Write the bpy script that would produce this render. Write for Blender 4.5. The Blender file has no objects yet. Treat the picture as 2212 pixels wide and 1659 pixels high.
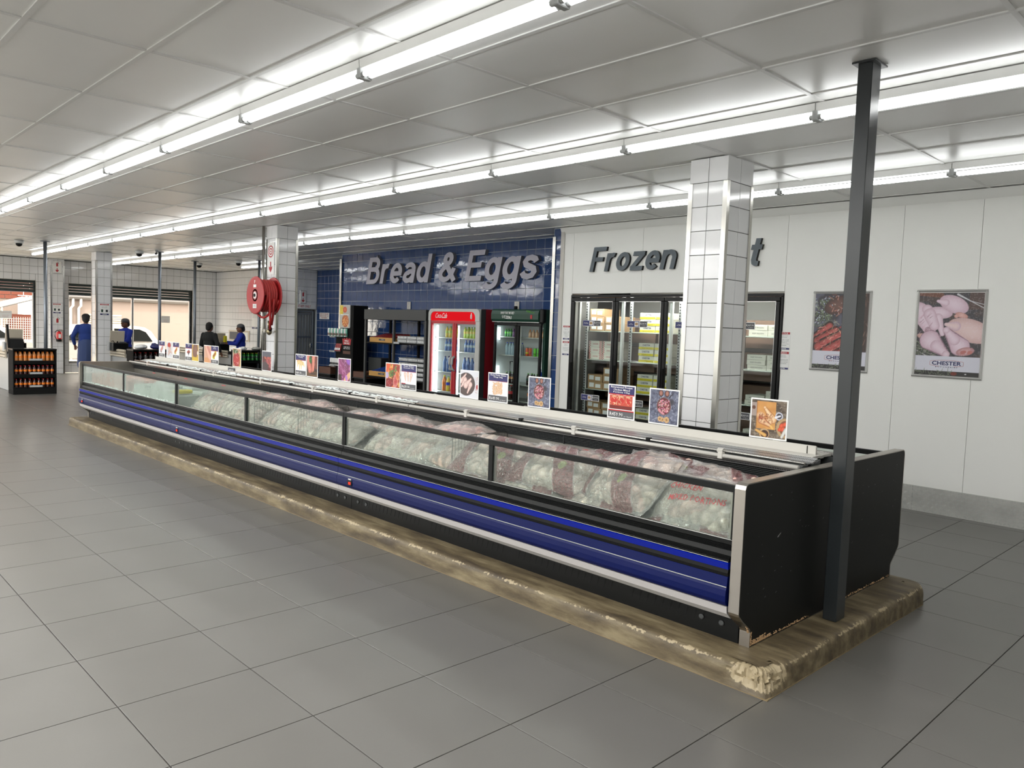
import bpy, bmesh, math, random
import numpy as np
from mathutils import Vector, Matrix, noise

sc = bpy.context.scene
COL = sc.collection
rnd = random.Random(7)
PI = math.pi

# ------------------------------------------------------------------ camera
def basis(yaw, pitch, roll):
    fw = Vector((math.cos(pitch)*math.sin(yaw), math.cos(pitch)*math.cos(yaw), math.sin(pitch)))
    rt = Vector((math.cos(yaw), -math.sin(yaw), 0))
    up = rt.cross(fw)
    c, s = math.cos(roll), math.sin(roll)
    return c*rt + s*up, -s*rt + c*up, fw
RT, UP, FW = basis(-0.80180, -0.069883, 0.036010)
EYE = Vector((0, 0, 1.69))
cd = bpy.data.cameras.new('camera')
cam = bpy.data.objects.new('camera', cd)
COL.objects.link(cam)
mw = Matrix((RT, UP, -FW)).transposed().to_4x4()
mw.translation = EYE
cam.matrix_world = mw
cd.sensor_width = 36.0
cd.lens = 36*1682.07/2212
cd.clip_start = 0.05
cd.clip_end = 200
sc.camera = cam

def project(p):
    q = Vector(p) - EYE
    d = q.dot(FW)
    if d < .05: return None
    return 1106 + 1682.07*q.dot(RT)/d, 829.5 - 1682.07*q.dot(UP)/d, d
def in_view(p, m=60):
    r = project(p)
    return r is not None and -m < r[0] < 2212+m and -m < r[1] < 1659+m

# ------------------------------------------------------------------ world, sun, exposure
w = bpy.data.worlds.new('world'); sc.world = w; w.use_nodes = True
bg = w.node_tree.nodes['Background']
bg.inputs[0].default_value = (1.0, .92, .82, 1)
bg.inputs[1].default_value = 4.6
sl = bpy.data.lights.new('sun', 'SUN'); sl.energy = 2.4; sl.angle = math.radians(4); sl.color = (1, .90, .78)
so = bpy.data.objects.new('sun', sl); COL.objects.link(so)
so.rotation_euler = Vector((-.45, .35, -.82)).to_track_quat('-Z', 'Y').to_euler()
TUBE = 5.8
def strip(x0, x1, y, z, p):          # unseen tube rows behind and beside the camera as area lights, boosted as fill
    l = bpy.data.lights.new('tube_row_fill', 'AREA'); l.shape = 'RECTANGLE'; l.size = x1-x0; l.size_y = .09
    l.energy = p*(x1-x0); l.color = (1, 1, .985)
    o = bpy.data.objects.new('tube_row_fill', l); COL.objects.link(o); o.location = ((x0+x1)/2, y, z)
for yy in (.15, -2.2, -4.5): strip(-22, .5, yy, 3.07, 19)
strip(-.6, 2, 2.5, 3.07, 11)
sc.view_settings.view_transform = 'Standard'
sc.view_settings.look = 'None'
sc.view_settings.gamma = 1
sc.view_settings.use_curve_mapping = False
sc.view_settings.exposure = 0.95
sc.cycles.max_bounces = 7
sc.cycles.diffuse_bounces = 4
sc.cycles.glossy_bounces = 4
sc.cycles.transparent_max_bounces = 24
sc.cycles.caustics_reflective = False
sc.cycles.caustics_refractive = False
sc.cycles.use_denoising = True
sc.cycles.sample_clamp_indirect = 4
sc.cycles.use_adaptive_sampling = True
sc.cycles.adaptive_threshold = .02

# ------------------------------------------------------------------ materials
def lin(c):
    return tuple((v/255/12.92 if v/255 <= .04045 else ((v/255+.055)/1.055)**2.4) for v in c)
def nd(nt, t, **kw):
    n = nt.nodes.new(t)
    for k, v in kw.items(): setattr(n, k, v)
    return n
def mat(name, rgb, rough=.5, metal=0, spec=.5, coat=0, var=0, nscale=5, bump=0, bscale=40, bdist=.002, emit=0, alpha=1, trans=0, aniso=0, objvar=0, stretch=None):
    m = bpy.data.materials.new(name); m.use_nodes = True
    nt = m.node_tree; b = nt.nodes['Principled BSDF']
    c = lin(rgb)
    b.inputs['Base Color'].default_value = (*c, 1)
    b.inputs['Roughness'].default_value = rough
    b.inputs['Metallic'].default_value = metal
    b.inputs['Specular IOR Level'].default_value = spec
    b.inputs['Coat Weight'].default_value = coat
    b.inputs['Coat Roughness'].default_value = .08
    b.inputs['Transmission Weight'].default_value = trans
    if emit:
        b.inputs['Emission Color'].default_value = (*c, 1); b.inputs['Emission Strength'].default_value = emit
    if var or bump or objvar:
        tc = nd(nt, 'ShaderNodeNewGeometry')
        src = tc.outputs['Position']
        if stretch:
            mp = nd(nt, 'ShaderNodeMapping'); mp.inputs['Scale'].default_value = stretch
            nt.links.new(src, mp.inputs[0]); src = mp.outputs[0]
    if var or objvar:
        n = nd(nt, 'ShaderNodeTexNoise'); n.inputs['Scale'].default_value = nscale; n.inputs['Detail'].default_value = 6
        nt.links.new(src, n.inputs[0])
        mr = nd(nt, 'ShaderNodeMapRange'); mr.inputs[1].default_value = .3; mr.inputs[2].default_value = .7
        mr.inputs[3].default_value = 1-var; mr.inputs[4].default_value = 1+var
        nt.links.new(n.outputs[0], mr.inputs[0])
        fac = mr.outputs[0]
        if objvar:
            oi = nd(nt, 'ShaderNodeObjectInfo')
            m2 = nd(nt, 'ShaderNodeMapRange'); m2.inputs[3].default_value = 1-objvar; m2.inputs[4].default_value = 1+objvar
            nt.links.new(oi.outputs['Random'], m2.inputs[0])
            mm = nd(nt, 'ShaderNodeMath', operation='MULTIPLY'); nt.links.new(fac, mm.inputs[0]); nt.links.new(m2.outputs[0], mm.inputs[1]); fac = mm.outputs[0]
        vm = nd(nt, 'ShaderNodeVectorMath', operation='SCALE'); vm.inputs[0].default_value = c
        nt.links.new(fac, vm.inputs['Scale']); nt.links.new(vm.outputs[0], b.inputs['Base Color'])
    if bump:
        n = nd(nt, 'ShaderNodeTexNoise'); n.inputs['Scale'].default_value = bscale; n.inputs['Detail'].default_value = 4
        nt.links.new(src, n.inputs[0])
        bp = nd(nt, 'ShaderNodeBump'); bp.inputs['Strength'].default_value = bump; bp.inputs['Distance'].default_value = bdist
        nt.links.new(n.outputs[0], bp.inputs['Height']); nt.links.new(bp.outputs[0], b.inputs['Normal'])
    return m
def glass_mat(name, tint=(.93, .97, .95), rough=.02, fog=0, fogc=(.75, .8, .76), boost=1.0):
    m = bpy.data.materials.new(name); m.use_nodes = True
    nt = m.node_tree; nt.nodes.clear()
    out = nd(nt, 'ShaderNodeOutputMaterial')
    tr = nd(nt, 'ShaderNodeBsdfTransparent'); tr.inputs[0].default_value = (*tint, 1)
    gl = nd(nt, 'ShaderNodeBsdfGlossy'); gl.inputs['Roughness'].default_value = rough
    fr = nd(nt, 'ShaderNodeFresnel'); fr.inputs[0].default_value = 1.45
    mu = nd(nt, 'ShaderNodeMath', operation='MULTIPLY'); mu.inputs[1].default_value = boost
    mx = nd(nt, 'ShaderNodeMixShader')
    bf = nd(nt, 'ShaderNodeNewGeometry'); inv = nd(nt, 'ShaderNodeMath', operation='SUBTRACT'); inv.inputs[0].default_value = 1; nt.links.new(bf.outputs['Backfacing'], inv.inputs[1])
    m3 = nd(nt, 'ShaderNodeMath', operation='MULTIPLY'); nt.links.new(mu.outputs[0], m3.inputs[0]); nt.links.new(inv.outputs[0], m3.inputs[1])
    nt.links.new(fr.outputs[0], mu.inputs[0]); nt.links.new(m3.outputs[0], mx.inputs[0])
    src = tr.outputs[0]
    if fog:
        df = nd(nt, 'ShaderNodeBsdfDiffuse'); df.inputs[0].default_value = (*fogc, 1)
        g = nd(nt, 'ShaderNodeNewGeometry'); n = nd(nt, 'ShaderNodeTexNoise'); n.inputs['Scale'].default_value = 2.5; n.inputs['Detail'].default_value = 5
        nt.links.new(g.outputs['Position'], n.inputs[0])
        mr = nd(nt, 'ShaderNodeMapRange'); mr.inputs[1].default_value = .3; mr.inputs[2].default_value = .7; mr.inputs[3].default_value = fog*.75; mr.inputs[4].default_value = min(1, fog*1.2)
        nt.links.new(n.outputs[0], mr.inputs[0])
        m4 = nd(nt, 'ShaderNodeMath', operation='MULTIPLY'); nt.links.new(mr.outputs[0], m4.inputs[0]); nt.links.new(inv.outputs[0], m4.inputs[1])
        m2 = nd(nt, 'ShaderNodeMixShader'); nt.links.new(m4.outputs[0], m2.inputs[0]); nt.links.new(tr.outputs[0], m2.inputs[1]); nt.links.new(df.outputs[0], m2.inputs[2])
        src = m2.outputs[0]
    nt.links.new(src, mx.inputs[1]); nt.links.new(gl.outputs[0], mx.inputs[2]); nt.links.new(mx.outputs[0], out.inputs[0])
    return m
def emit_mat(name, rgb, s):
    m = bpy.data.materials.new(name); m.use_nodes = True
    nt = m.node_tree; nt.nodes.clear()
    e = nd(nt, 'ShaderNodeEmission'); e.inputs[0].default_value = (*lin(rgb), 1); e.inputs[1].default_value = s
    nt.links.new(e.outputs[0], nd(nt, 'ShaderNodeOutputMaterial').inputs[0])
    return m
def attr_mat(name, rough=.35, spec=.4, bump=0, bscale=60, coat=0):
    m = mat(name, (200, 200, 200), rough=rough, spec=spec, bump=bump, bscale=bscale, coat=coat)
    nt = m.node_tree; a = nd(nt, 'ShaderNodeAttribute'); a.attribute_name = 'Col'
    nt.links.new(a.outputs['Color'], nt.nodes['Principled BSDF'].inputs['Base Color'])
    return m

M = {}
def DM(key, *a, **k): M[key] = mat(key, *a, **k)
DM('floor_tile', (90, 88, 84), rough=.31, spec=.5, var=.05, nscale=2.2, objvar=.03, bump=.12, bscale=160, bdist=.001)
DM('floor_grout', (72, 66, 58), rough=.9)
DM('ceiling_panel', (240, 240, 238), rough=.33, spec=.55, var=.012, nscale=2, objvar=.018)
DM('ceiling_bar', (222, 222, 220), rough=.35, spec=.4)
DM('ceiling_void', (120, 120, 120), rough=.8)
DM('white_tile', (236, 236, 237), rough=.09, spec=.55, objvar=.012, bump=.10, bscale=4, bdist=.012)
DM('white_grout', (96, 96, 92), rough=.9)
DM('blue_tile', (42, 68, 116), rough=.06, spec=.75, objvar=.05, var=.04, nscale=3, bump=.22, bscale=5, bdist=.012)
DM('blue_grout', (176, 184, 190), rough=.85)
DM('cold_panel', (240, 240, 236), rough=.42, spec=.35, var=.012, nscale=1.2)
DM('seam', (176, 176, 172), rough=.7)
DM('steel', (190, 188, 182), rough=.24, metal=1, bump=.12, bscale=60, bdist=.001, stretch=(8, 8, .4))
DM('steel_trim', (172, 166, 158), rough=.3, metal=1, bump=.1, bscale=40, bdist=.001)
DM('steel_inner', (150, 147, 140), rough=.38, metal=.85, var=.06, nscale=6)
DM('alum', (190, 190, 185), rough=.42, metal=.4, var=.08, nscale=8)
DM('alum_frame', (214, 214, 212), rough=.25, metal=.55)
DM('galv', (128, 134, 142), rough=.4, metal=.7, var=.06, nscale=4)
DM('black_panel', (19, 20, 19), rough=.5, spec=.22, bump=.15, bscale=260, bdist=.0006)
DM('black_trim', (11, 12, 12), rough=.34, spec=.25)
DM('black_matte', (13, 13, 13), rough=.7, spec=.2)
DM('post_black', (34, 38, 40), rough=.3, spec=.5, var=.1, nscale=5)
DM('blue_panel', (0, 13, 68), rough=.32, spec=.22, bump=.06, bscale=200, bdist=.0005)
DM('blue_bright', (4, 24, 128), rough=.3, spec=.25)
DM('bumper', (214, 212, 212), rough=.4)
DM('bumper_grey', (170, 166, 164), rough=.45)
DM('white_paint', (198, 195, 188), rough=.35, spec=.4)
DM('white_plain', (236, 236, 236), rough=.5)
DM('batten', (232, 232, 230), rough=.35)
DM('grey_plastic', (170, 172, 172), rough=.4)
DM('dark_grey', (58, 60, 60), rough=.45)
DM('frost', (226, 232, 230), rough=.75, bump=.6, bscale=70, bdist=.01)
DM('wire', (120, 120, 116), rough=.3, metal=.9)
DM('red', (196, 26, 34), rough=.35)
DM('cooler_red', (190, 22, 34), rough=.28, coat=.3)
DM('side_red', (146, 30, 40), rough=.4)
DM('cooler_silver', (196, 196, 192), rough=.3)
DM('cooler_green', (26, 64, 50), rough=.35)
DM('white_print', (240, 240, 238), rough=.5)
DM('navy', (44, 48, 104), rough=.45)
DM('navy_print', (46, 44, 96), rough=.5)
DM('red_print', (178, 42, 50), rough=.5)
DM('charcoal', (74, 74, 78), rough=.45)
DM('black_print', (30, 30, 32), rough=.5)
DM('letter_light', (186, 184, 196), rough=.55)
DM('letter_side', (120, 118, 122), rough=.5)
DM('letter_dark', (62, 68, 72), rough=.22, metal=.6)
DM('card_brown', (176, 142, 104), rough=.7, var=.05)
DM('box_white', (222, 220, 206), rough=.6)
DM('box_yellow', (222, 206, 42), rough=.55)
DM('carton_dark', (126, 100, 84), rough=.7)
DM('wood', (196, 148, 78), rough=.6, var=.12, nscale=4, stretch=(1, 1, 14))
DM('dark_wood', (92, 60, 46), rough=.55, var=.15, nscale=4, stretch=(1, 1, 14))
DM('dark_sealant', (120, 104, 74), rough=.8)
DM('bread', (206, 176, 116), rough=.6)
DM('pack_blue', (40, 72, 150), rough=.3)
DM('pack_red', (150, 46, 44), rough=.3)
DM('pack_teal', (96, 168, 150), rough=.3)
DM('yellow', (226, 214, 40), rough=.4)
DM('cream', (198, 188, 170), rough=.35)
DM('hose', (178, 44, 42), rough=.45)
DM('reel_red', (176, 40, 44), rough=.34, coat=.2)
DM('brass', (150, 140, 112), rough=.35, metal=.8)
DM('skin', (118, 78, 58), rough=.55)
DM('hair', (26, 24, 24), rough=.8)
DM('cloth_blue', (30, 56, 126), rough=.85)
DM('cloth_royal', (22, 48, 160), rough=.8)
DM('cloth_denim', (58, 74, 116), rough=.85)
DM('cloth_black', (28, 30, 30), rough=.85)
DM('car_white', (160, 158, 158), rough=.2, coat=.6)
DM('car_silver', (146, 150, 160), rough=.22, coat=.6)
DM('car_glass', (14, 17, 18), rough=.08)
DM('rubber', (24, 24, 24), rough=.8)
DM('render_wall', (122, 110, 104), rough=.8, bump=.2, bscale=30)
DM('brickred', (104, 52, 38), rough=.8)
DM('asphalt', (172, 160, 142), rough=.9, var=.06)
DM('gutter', (88, 86, 86), rough=.5)
DM('shutter', (72, 80, 78), rough=.5)
DM('rust', (110, 70, 50), rough=.9)
M['glass'] = glass_mat('glass')
M['glass_freezer'] = glass_mat('glass_freezer', tint=(.93, .96, .94), fog=.07, fogc=(.42, .50, .45), boost=.9)
M['glass_frost'] = glass_mat('glass_frost', tint=(.86, .92, .88), fog=.50, fogc=(.40, .46, .42), boost=.9)
M['glass_cold'] = glass_mat('glass_cold', tint=(.90, .93, .92), boost=1.1)
M['glass_shop'] = glass_mat('glass_shop', tint=(.97, .98, .97))
M['tube'] = emit_mat('tube', (251, 253, 252), TUBE)
M['tube_cool'] = emit_mat('tube_cool', (226, 232, 255), TUBE)
M['led'] = emit_mat('led', (235, 248, 255), 6)
M['led_header'] = emit_mat('led_header', (214, 24, 32), .55)
M['led_small'] = emit_mat('led_small', (255, 30, 20), 3)
M['led_warm'] = emit_mat('led_warm', (255, 236, 205), 5)
M['print'] = attr_mat('print', rough=.42)
M['meat'] = attr_mat('meat', rough=.5, spec=.4, bump=.3, bscale=90)

def conc():
    m = mat('concrete', (112, 102, 78), rough=.6, bump=.5, bscale=30, bdist=.004); nt = m.node_tree; b = nt.nodes['Principled BSDF']
    g = nd(nt, 'ShaderNodeNewGeometry')
    mp = nd(nt, 'ShaderNodeMapping'); mp.inputs['Scale'].default_value = (1.1, 5, 5); nt.links.new(g.outputs['Position'], mp.inputs[0])
    n = nd(nt, 'ShaderNodeTexNoise'); n.inputs['Scale'].default_value = 2.2; n.inputs['Detail'].default_value = 9; n.inputs['Roughness'].default_value = .65
    nt.links.new(mp.outputs[0], n.inputs[0])
    r = nd(nt, 'ShaderNodeValToRGB'); e = r.color_ramp.elements
    e[0].position = .34; e[0].color = (*lin((60, 50, 36)), 1)
    e[1].position = .68; e[1].color = (*lin((122, 110, 84)), 1)
    x = r.color_ramp.elements.new(.5); x.color = (*lin((90, 78, 56)), 1)
    nt.links.new(n.outputs[0], r.inputs[0])
    a = nd(nt, 'ShaderNodeAttribute'); a.attribute_name = 'Chip'
    n2 = nd(nt, 'ShaderNodeTexNoise'); n2.inputs['Scale'].default_value = 55; n2.inputs['Detail'].default_value = 5; nt.links.new(g.outputs['Position'], n2.inputs[0])
    ad = nd(nt, 'ShaderNodeMath', operation='ADD'); nt.links.new(a.outputs['Fac'], ad.inputs[0]); nt.links.new(n2.outputs[0], ad.inputs[1])
    m5 = nd(nt, 'ShaderNodeMapRange'); m5.inputs[1].default_value = .98; m5.inputs[2].default_value = 1.08; nt.links.new(ad.outputs[0], m5.inputs[0])
    mx = nd(nt, 'ShaderNodeMixRGB'); nt.links.new(m5.outputs[0], mx.inputs[0]); nt.links.new(r.outputs[0], mx.inputs[1]); mx.inputs[2].default_value = (*lin((148, 134, 106)), 1)
    nt.links.new(mx.outputs[0], b.inputs['Base Color'])
    return m
M['concrete'] = conc()
def perf():
    m = mat('perforated', (170, 170, 170), rough=.35, metal=.8); nt = m.node_tree; b = nt.nodes['Principled BSDF']
    g = nd(nt, 'ShaderNodeNewGeometry'); v = nd(nt, 'ShaderNodeTexVoronoi'); v.inputs['Scale'].default_value = 95; v.inputs['Randomness'].default_value = .1
    nt.links.new(g.outputs['Position'], v.inputs[0])
    r = nd(nt, 'ShaderNodeValToRGB'); r.color_ramp.elements[0].position = .32; r.color_ramp.elements[0].color = (.03, .03, .03, 1); r.color_ramp.elements[1].position = .42; r.color_ramp.elements[1].color = (.5, .5, .5, 1)
    nt.links.new(v.outputs['Distance'], r.inputs[0]); nt.links.new(r.outputs[0], b.inputs['Base Color'])
    return m
M['perforated'] = perf()
def film(name, tint, a_plain):
    m = bpy.data.materials.new(name); m.use_nodes = True
    nt = m.node_tree; nt.nodes.clear(); out = nd(nt, 'ShaderNodeOutputMaterial')
    g = nd(nt, 'ShaderNodeTexCoord'); n = nd(nt, 'ShaderNodeTexNoise'); n.inputs['Scale'].default_value = 24; n.inputs['Detail'].default_value = 4; n.inputs['Distortion'].default_value = 2.2
    nt.links.new(g.outputs['Object'], n.inputs[0])
    bp = nd(nt, 'ShaderNodeBump'); bp.inputs['Strength'].default_value = .85; bp.inputs['Distance'].default_value = .03; nt.links.new(n.outputs[0], bp.inputs['Height'])
    tr = nd(nt, 'ShaderNodeBsdfTransparent')
    pr = nd(nt, 'ShaderNodeBsdfPrincipled'); pr.inputs['Roughness'].default_value = .13; pr.inputs['Base Color'].default_value = (*tint, 1)
    nt.links.new(bp.outputs[0], pr.inputs['Normal'])
    at = nd(nt, 'ShaderNodeAttribute'); at.attribute_name = 'Print'
    ac = nd(nt, 'ShaderNodeAttribute'); ac.attribute_name = 'Col'
    mc = nd(nt, 'ShaderNodeMixRGB'); nt.links.new(at.outputs['Fac'], mc.inputs[0]); mc.inputs[1].default_value = (*tint, 1); nt.links.new(ac.outputs['Color'], mc.inputs[2])
    nt.links.new(mc.outputs[0], pr.inputs['Base Color'])
    mr = nd(nt, 'ShaderNodeMapRange'); mr.inputs[3].default_value = a_plain; mr.inputs[4].default_value = .95; nt.links.new(at.outputs['Fac'], mr.inputs[0])
    mx = nd(nt, 'ShaderNodeMixShader'); nt.links.new(mr.outputs[0], mx.inputs[0]); nt.links.new(tr.outputs[0], mx.inputs[1]); nt.links.new(pr.outputs[0], mx.inputs[2])
    gl = nd(nt, 'ShaderNodeBsdfGlossy'); gl.inputs['Roughness'].default_value = .10; nt.links.new(bp.outputs[0], gl.inputs['Normal'])
    lw = nd(nt, 'ShaderNodeLayerWeight'); lw.inputs[0].default_value = .28; nt.links.new(bp.outputs[0], lw.inputs['Normal'])
    mg = nd(nt, 'ShaderNodeMapRange'); mg.inputs[3].default_value = .13; mg.inputs[4].default_value = .5; nt.links.new(lw.outputs['Facing'], mg.inputs[0])
    m9 = nd(nt, 'ShaderNodeMixShader'); nt.links.new(mg.outputs[0], m9.inputs[0]); nt.links.new(mx.outputs[0], m9.inputs[1]); nt.links.new(gl.outputs[0], m9.inputs[2])
    nt.links.new(m9.outputs[0], out.inputs[0])
    return m
M['film'] = film('film', (.90, .88, .85), .18)

# ------------------------------------------------------------------ mesh helpers
WL = {}
def wloc(o):
    v = Vector((0, 0, 0))
    while o is not None:
        v = v + o.location; o = o.parent
    return v
def link(name, me, parent=None, at=None):
    """link mesh data authored in world coordinates (at=None) or around its own origin (at = world position)"""
    o = bpy.data.objects.new(name, me); COL.objects.link(o)
    if parent is not None: o.parent = parent
    base = wloc(parent) if parent is not None else Vector((0, 0, 0))
    if at is None:
        if base.length: me.transform(Matrix.Translation(-base))
    else: o.location = Vector(at) - base
    return o
class MB:
    def __init__(s): s.v = []; s.f = []; s.mi = []; s.m = 0; s.sm = []
    def add(s, vs, fs, smooth=False):
        k = len(s.v); s.v += [tuple(p) for p in vs]
        for f in fs: s.f.append([k+i for i in f]); s.mi.append(s.m); s.sm.append(smooth)
        return s
    def box(s, x0, x1, y0, y1, z0, z1):
        if x0 > x1: x0, x1 = x1, x0
        if y0 > y1: y0, y1 = y1, y0
        if z0 > z1: z0, z1 = z1, z0
        return s.add([(x0,y0,z0),(x1,y0,z0),(x1,y1,z0),(x0,y1,z0),(x0,y0,z1),(x1,y0,z1),(x1,y1,z1),(x0,y1,z1)],
                     [(0,3,2,1),(4,5,6,7),(0,1,5,4),(1,2,6,5),(2,3,7,6),(3,0,4,7)])
    def cbox(s, x0, x1, y0, y1, z0, z1, c=.003):
        """box with chamfered edges"""
        if x0 > x1: x0, x1 = x1, x0
        if y0 > y1: y0, y1 = y1, y0
        if z0 > z1: z0, z1 = z1, z0
        c = min(c, (x1-x0)*.45, (y1-y0)*.45, (z1-z0)*.45)
        bm = bmesh.new(); bmesh.ops.create_cube(bm, size=1)
        for v in bm.verts: v.co = ((x0+x1)/2+v.co.x*(x1-x0), (y0+y1)/2+v.co.y*(y1-y0), (z0+z1)/2+v.co.z*(z1-z0))
        bmesh.ops.bevel(bm, geom=bm.edges[:], offset=c, segments=1, affect='EDGES')
        bm.verts.index_update()
        s.add([v.co[:] for v in bm.verts], [[v.index for v in f.verts] for f in bm.faces]); bm.free()
        return s
    def prism(s, prof, a, b, axis='x', caps=True, smooth=False, closed=True):
        """extrude a profile; axis x: profile (y,z); axis y: (x,z); axis z: (x,y)"""
        def P(p, t):
            return (t, p[0], p[1]) if axis == 'x' else ((p[0], t, p[1]) if axis == 'y' else (p[0], p[1], t))
        n = len(prof); vs = [P(p, a) for p in prof] + [P(p, b) for p in prof]
        fs = [(i, (i+1) % n, n+(i+1) % n, n+i) for i in range(n if closed else n-1)]
        s.add(vs, fs, smooth)
        if caps and closed: s.add(vs, [list(range(n))[::-1], list(range(n, 2*n))])
        return s
    def tube(s, pts, r, n=8, caps=True, smooth=True, radii=None):
        pts = [Vector(p) for p in pts]; vs = []; k = len(pts)
        d0 = (pts[1]-pts[0]).normalized()
        ref = Vector((0, 0, 1)) if abs(d0.z) < .9 else Vector((1, 0, 0))
        for i, p in enumerate(pts):
            d = (pts[min(i+1, k-1)]-pts[max(i-1, 0)]).normalized()
            a = d.cross(ref)
            if a.length < 1e-4: a = d.orthogonal()
            a.normalize(); b = d.cross(a); rr = radii[i] if radii else r
            for j in range(n):
                t = 2*PI*j/n; vs.append(p + (a*math.cos(t)+b*math.sin(t))*rr)
        fs = [(i*n+j, (i+1)*n+j, (i+1)*n+(j+1) % n, i*n+(j+1) % n) for i in range(k-1) for j in range(n)]
        s.add(vs, fs, smooth)
        if caps: s.add(vs, [list(range(n)), list(range((k-1)*n, k*n))[::-1]])
        return s
    def lathe(s, prof, c, n=16, axis='z', smooth=True):
        """prof: (r, h)"""
        vs = []; fs = []
        for r, h in prof:
            for j in range(n):
                t = 2*PI*j/n; a, b = r*math.cos(t), r*math.sin(t)
                vs.append((c[0]+a, c[1]+b, c[2]+h) if axis == 'z' else ((c[0]+a, c[1]-h, c[2]+b) if axis == 'y' else (c[0]+h, c[1]+a, c[2]+b)))
        for i in range(len(prof)-1):
            for j in range(n):
                fs.append((i*n+j, i*n+(j+1) % n, (i+1)*n+(j+1) % n, (i+1)*n+j))
        s.add(vs, fs, smooth)
        s.add(vs, [list(range(n))[::-1], list(range((len(prof)-1)*n, len(prof)*n))])
        return s
    def ball(s, c, r, n=10, sc=(1, 1, 1)):
        prof = [(max(1e-4, r*math.sin(PI*i/n)), -r*math.cos(PI*i/n)) for i in range(n+1)]
        k = len(s.v); s.lathe(prof, (0, 0, 0), n+4)
        for i in range(k, len(s.v)): v = s.v[i]; s.v[i] = (c[0]+v[0]*sc[0], c[1]+v[1]*sc[1], c[2]+v[2]*sc[2])
        return s
    def mesh(s, name, mats, fix=True):
        me = bpy.data.meshes.new(name); me.from_pydata(s.v, [], s.f)
        if not isinstance(mats, (list, tuple)): mats = [mats]
        for m in mats: me.materials.append(M[m] if isinstance(m, str) else m)
        me.polygons.foreach_set('material_index', s.mi); me.polygons.foreach_set('use_smooth', s.sm)
        if fix:
            bm = bmesh.new(); bm.from_mesh(me); bmesh.ops.remove_doubles(bm, verts=bm.verts, dist=1e-6)
            bmesh.ops.recalc_face_normals(bm, faces=bm.faces); bm.to_mesh(me); bm.free()
        me.update(); return me
    def build(s, name, mats, parent=None, at=None, fix=True):
        return link(name, s.mesh(name, mats, fix), parent, at)
def thing(name, label, cat, loc, group=None):
    o = bpy.data.objects.new(name, None); COL.objects.link(o); o.location = loc; o.empty_display_size = .1
    return tag(o, label, cat, group)
def tag(o, label, cat, group=None):
    o['label'] = label; o['category'] = cat
    if group: o['group'] = group
    return o
def structure(name, mb, mats, at=None):
    o = mb.build(name, mats, None, at); o['kind'] = 'structure'; return o
def copy_tree(o, parent=None):
    c = o.copy(); COL.objects.link(c); c.parent = parent
    for ch in [x for x in bpy.data.objects if x.parent == o]: copy_tree(ch, c)
    return c
X1, Y1, Z1 = Vector((1, 0, 0)), Vector((0, 1, 0)), Vector((0, 0, 1))
def frame(face):                      # right, up of a surface that faces -Y, +X or +Y as seen by someone looking at it
    return {'-y': (X1, Z1), '+x': (Y1, Z1), '+y': (-X1, Z1), '+z': (X1, Y1)}[face]
def text_mesh(s, size, bold=0, shear=0, ext=0, res=2, spacing=1.0, lines=1.0, bevel=0):
    cu = bpy.data.curves.new('text', 'FONT'); cu.body = s; cu.size = size; cu.offset = bold; cu.shear = shear
    cu.extrude = ext; cu.resolution_u = res; cu.space_character = spacing; cu.space_line = lines; cu.align_x = 'CENTER'; cu.bevel_depth = bevel
    o = bpy.data.objects.new('text', cu); COL.objects.link(o)
    dg = bpy.context.evaluated_depsgraph_get()
    me = bpy.data.meshes.new_from_object(o.evaluated_get(dg)); bpy.data.objects.remove(o); bpy.data.curves.remove(cu)
    return me
def text(parent, s, at, face, m, width=None, height=None, name='lettering', bold=0, shear=0, ext=.0005, res=1, off=.0012, spacing=1.0, lines=1.0, anchor='c', rot=0):
    """lettering fitted into width x height, centred on at"""
    me = text_mesh(s, 1.0, bold, shear, 0, res, spacing, lines)
    n = len(me.vertices)
    if n == 0: return None
    co = np.empty(n*3); me.vertices.foreach_get('co', co); co = co.reshape(-1, 3)
    lo, hi = co.min(0), co.max(0); sx = sy = None
    if width: sx = width/(hi[0]-lo[0])
    if height: sy = height/(hi[1]-lo[1])
    sx = sx or sy; sy = sy or sx
    cx, cy = (lo[0]+hi[0])/2, (lo[1]+hi[1])/2
    U, V = frame(face); N = U.cross(V); c, sn = math.cos(rot), math.sin(rot)
    a = (co[:, 0]-cx)*sx; b = (co[:, 1]-cy)*sy
    a, b = a*c-b*sn, a*sn+b*c
    P = np.array(at)+np.outer(a, np.array(U))+np.outer(b, np.array(V))+np.array(N)*off
    me.vertices.foreach_set('co', P.ravel()); me.materials.clear(); me.materials.append(M[m]); me.update()
    return link(name, me, parent)

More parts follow.
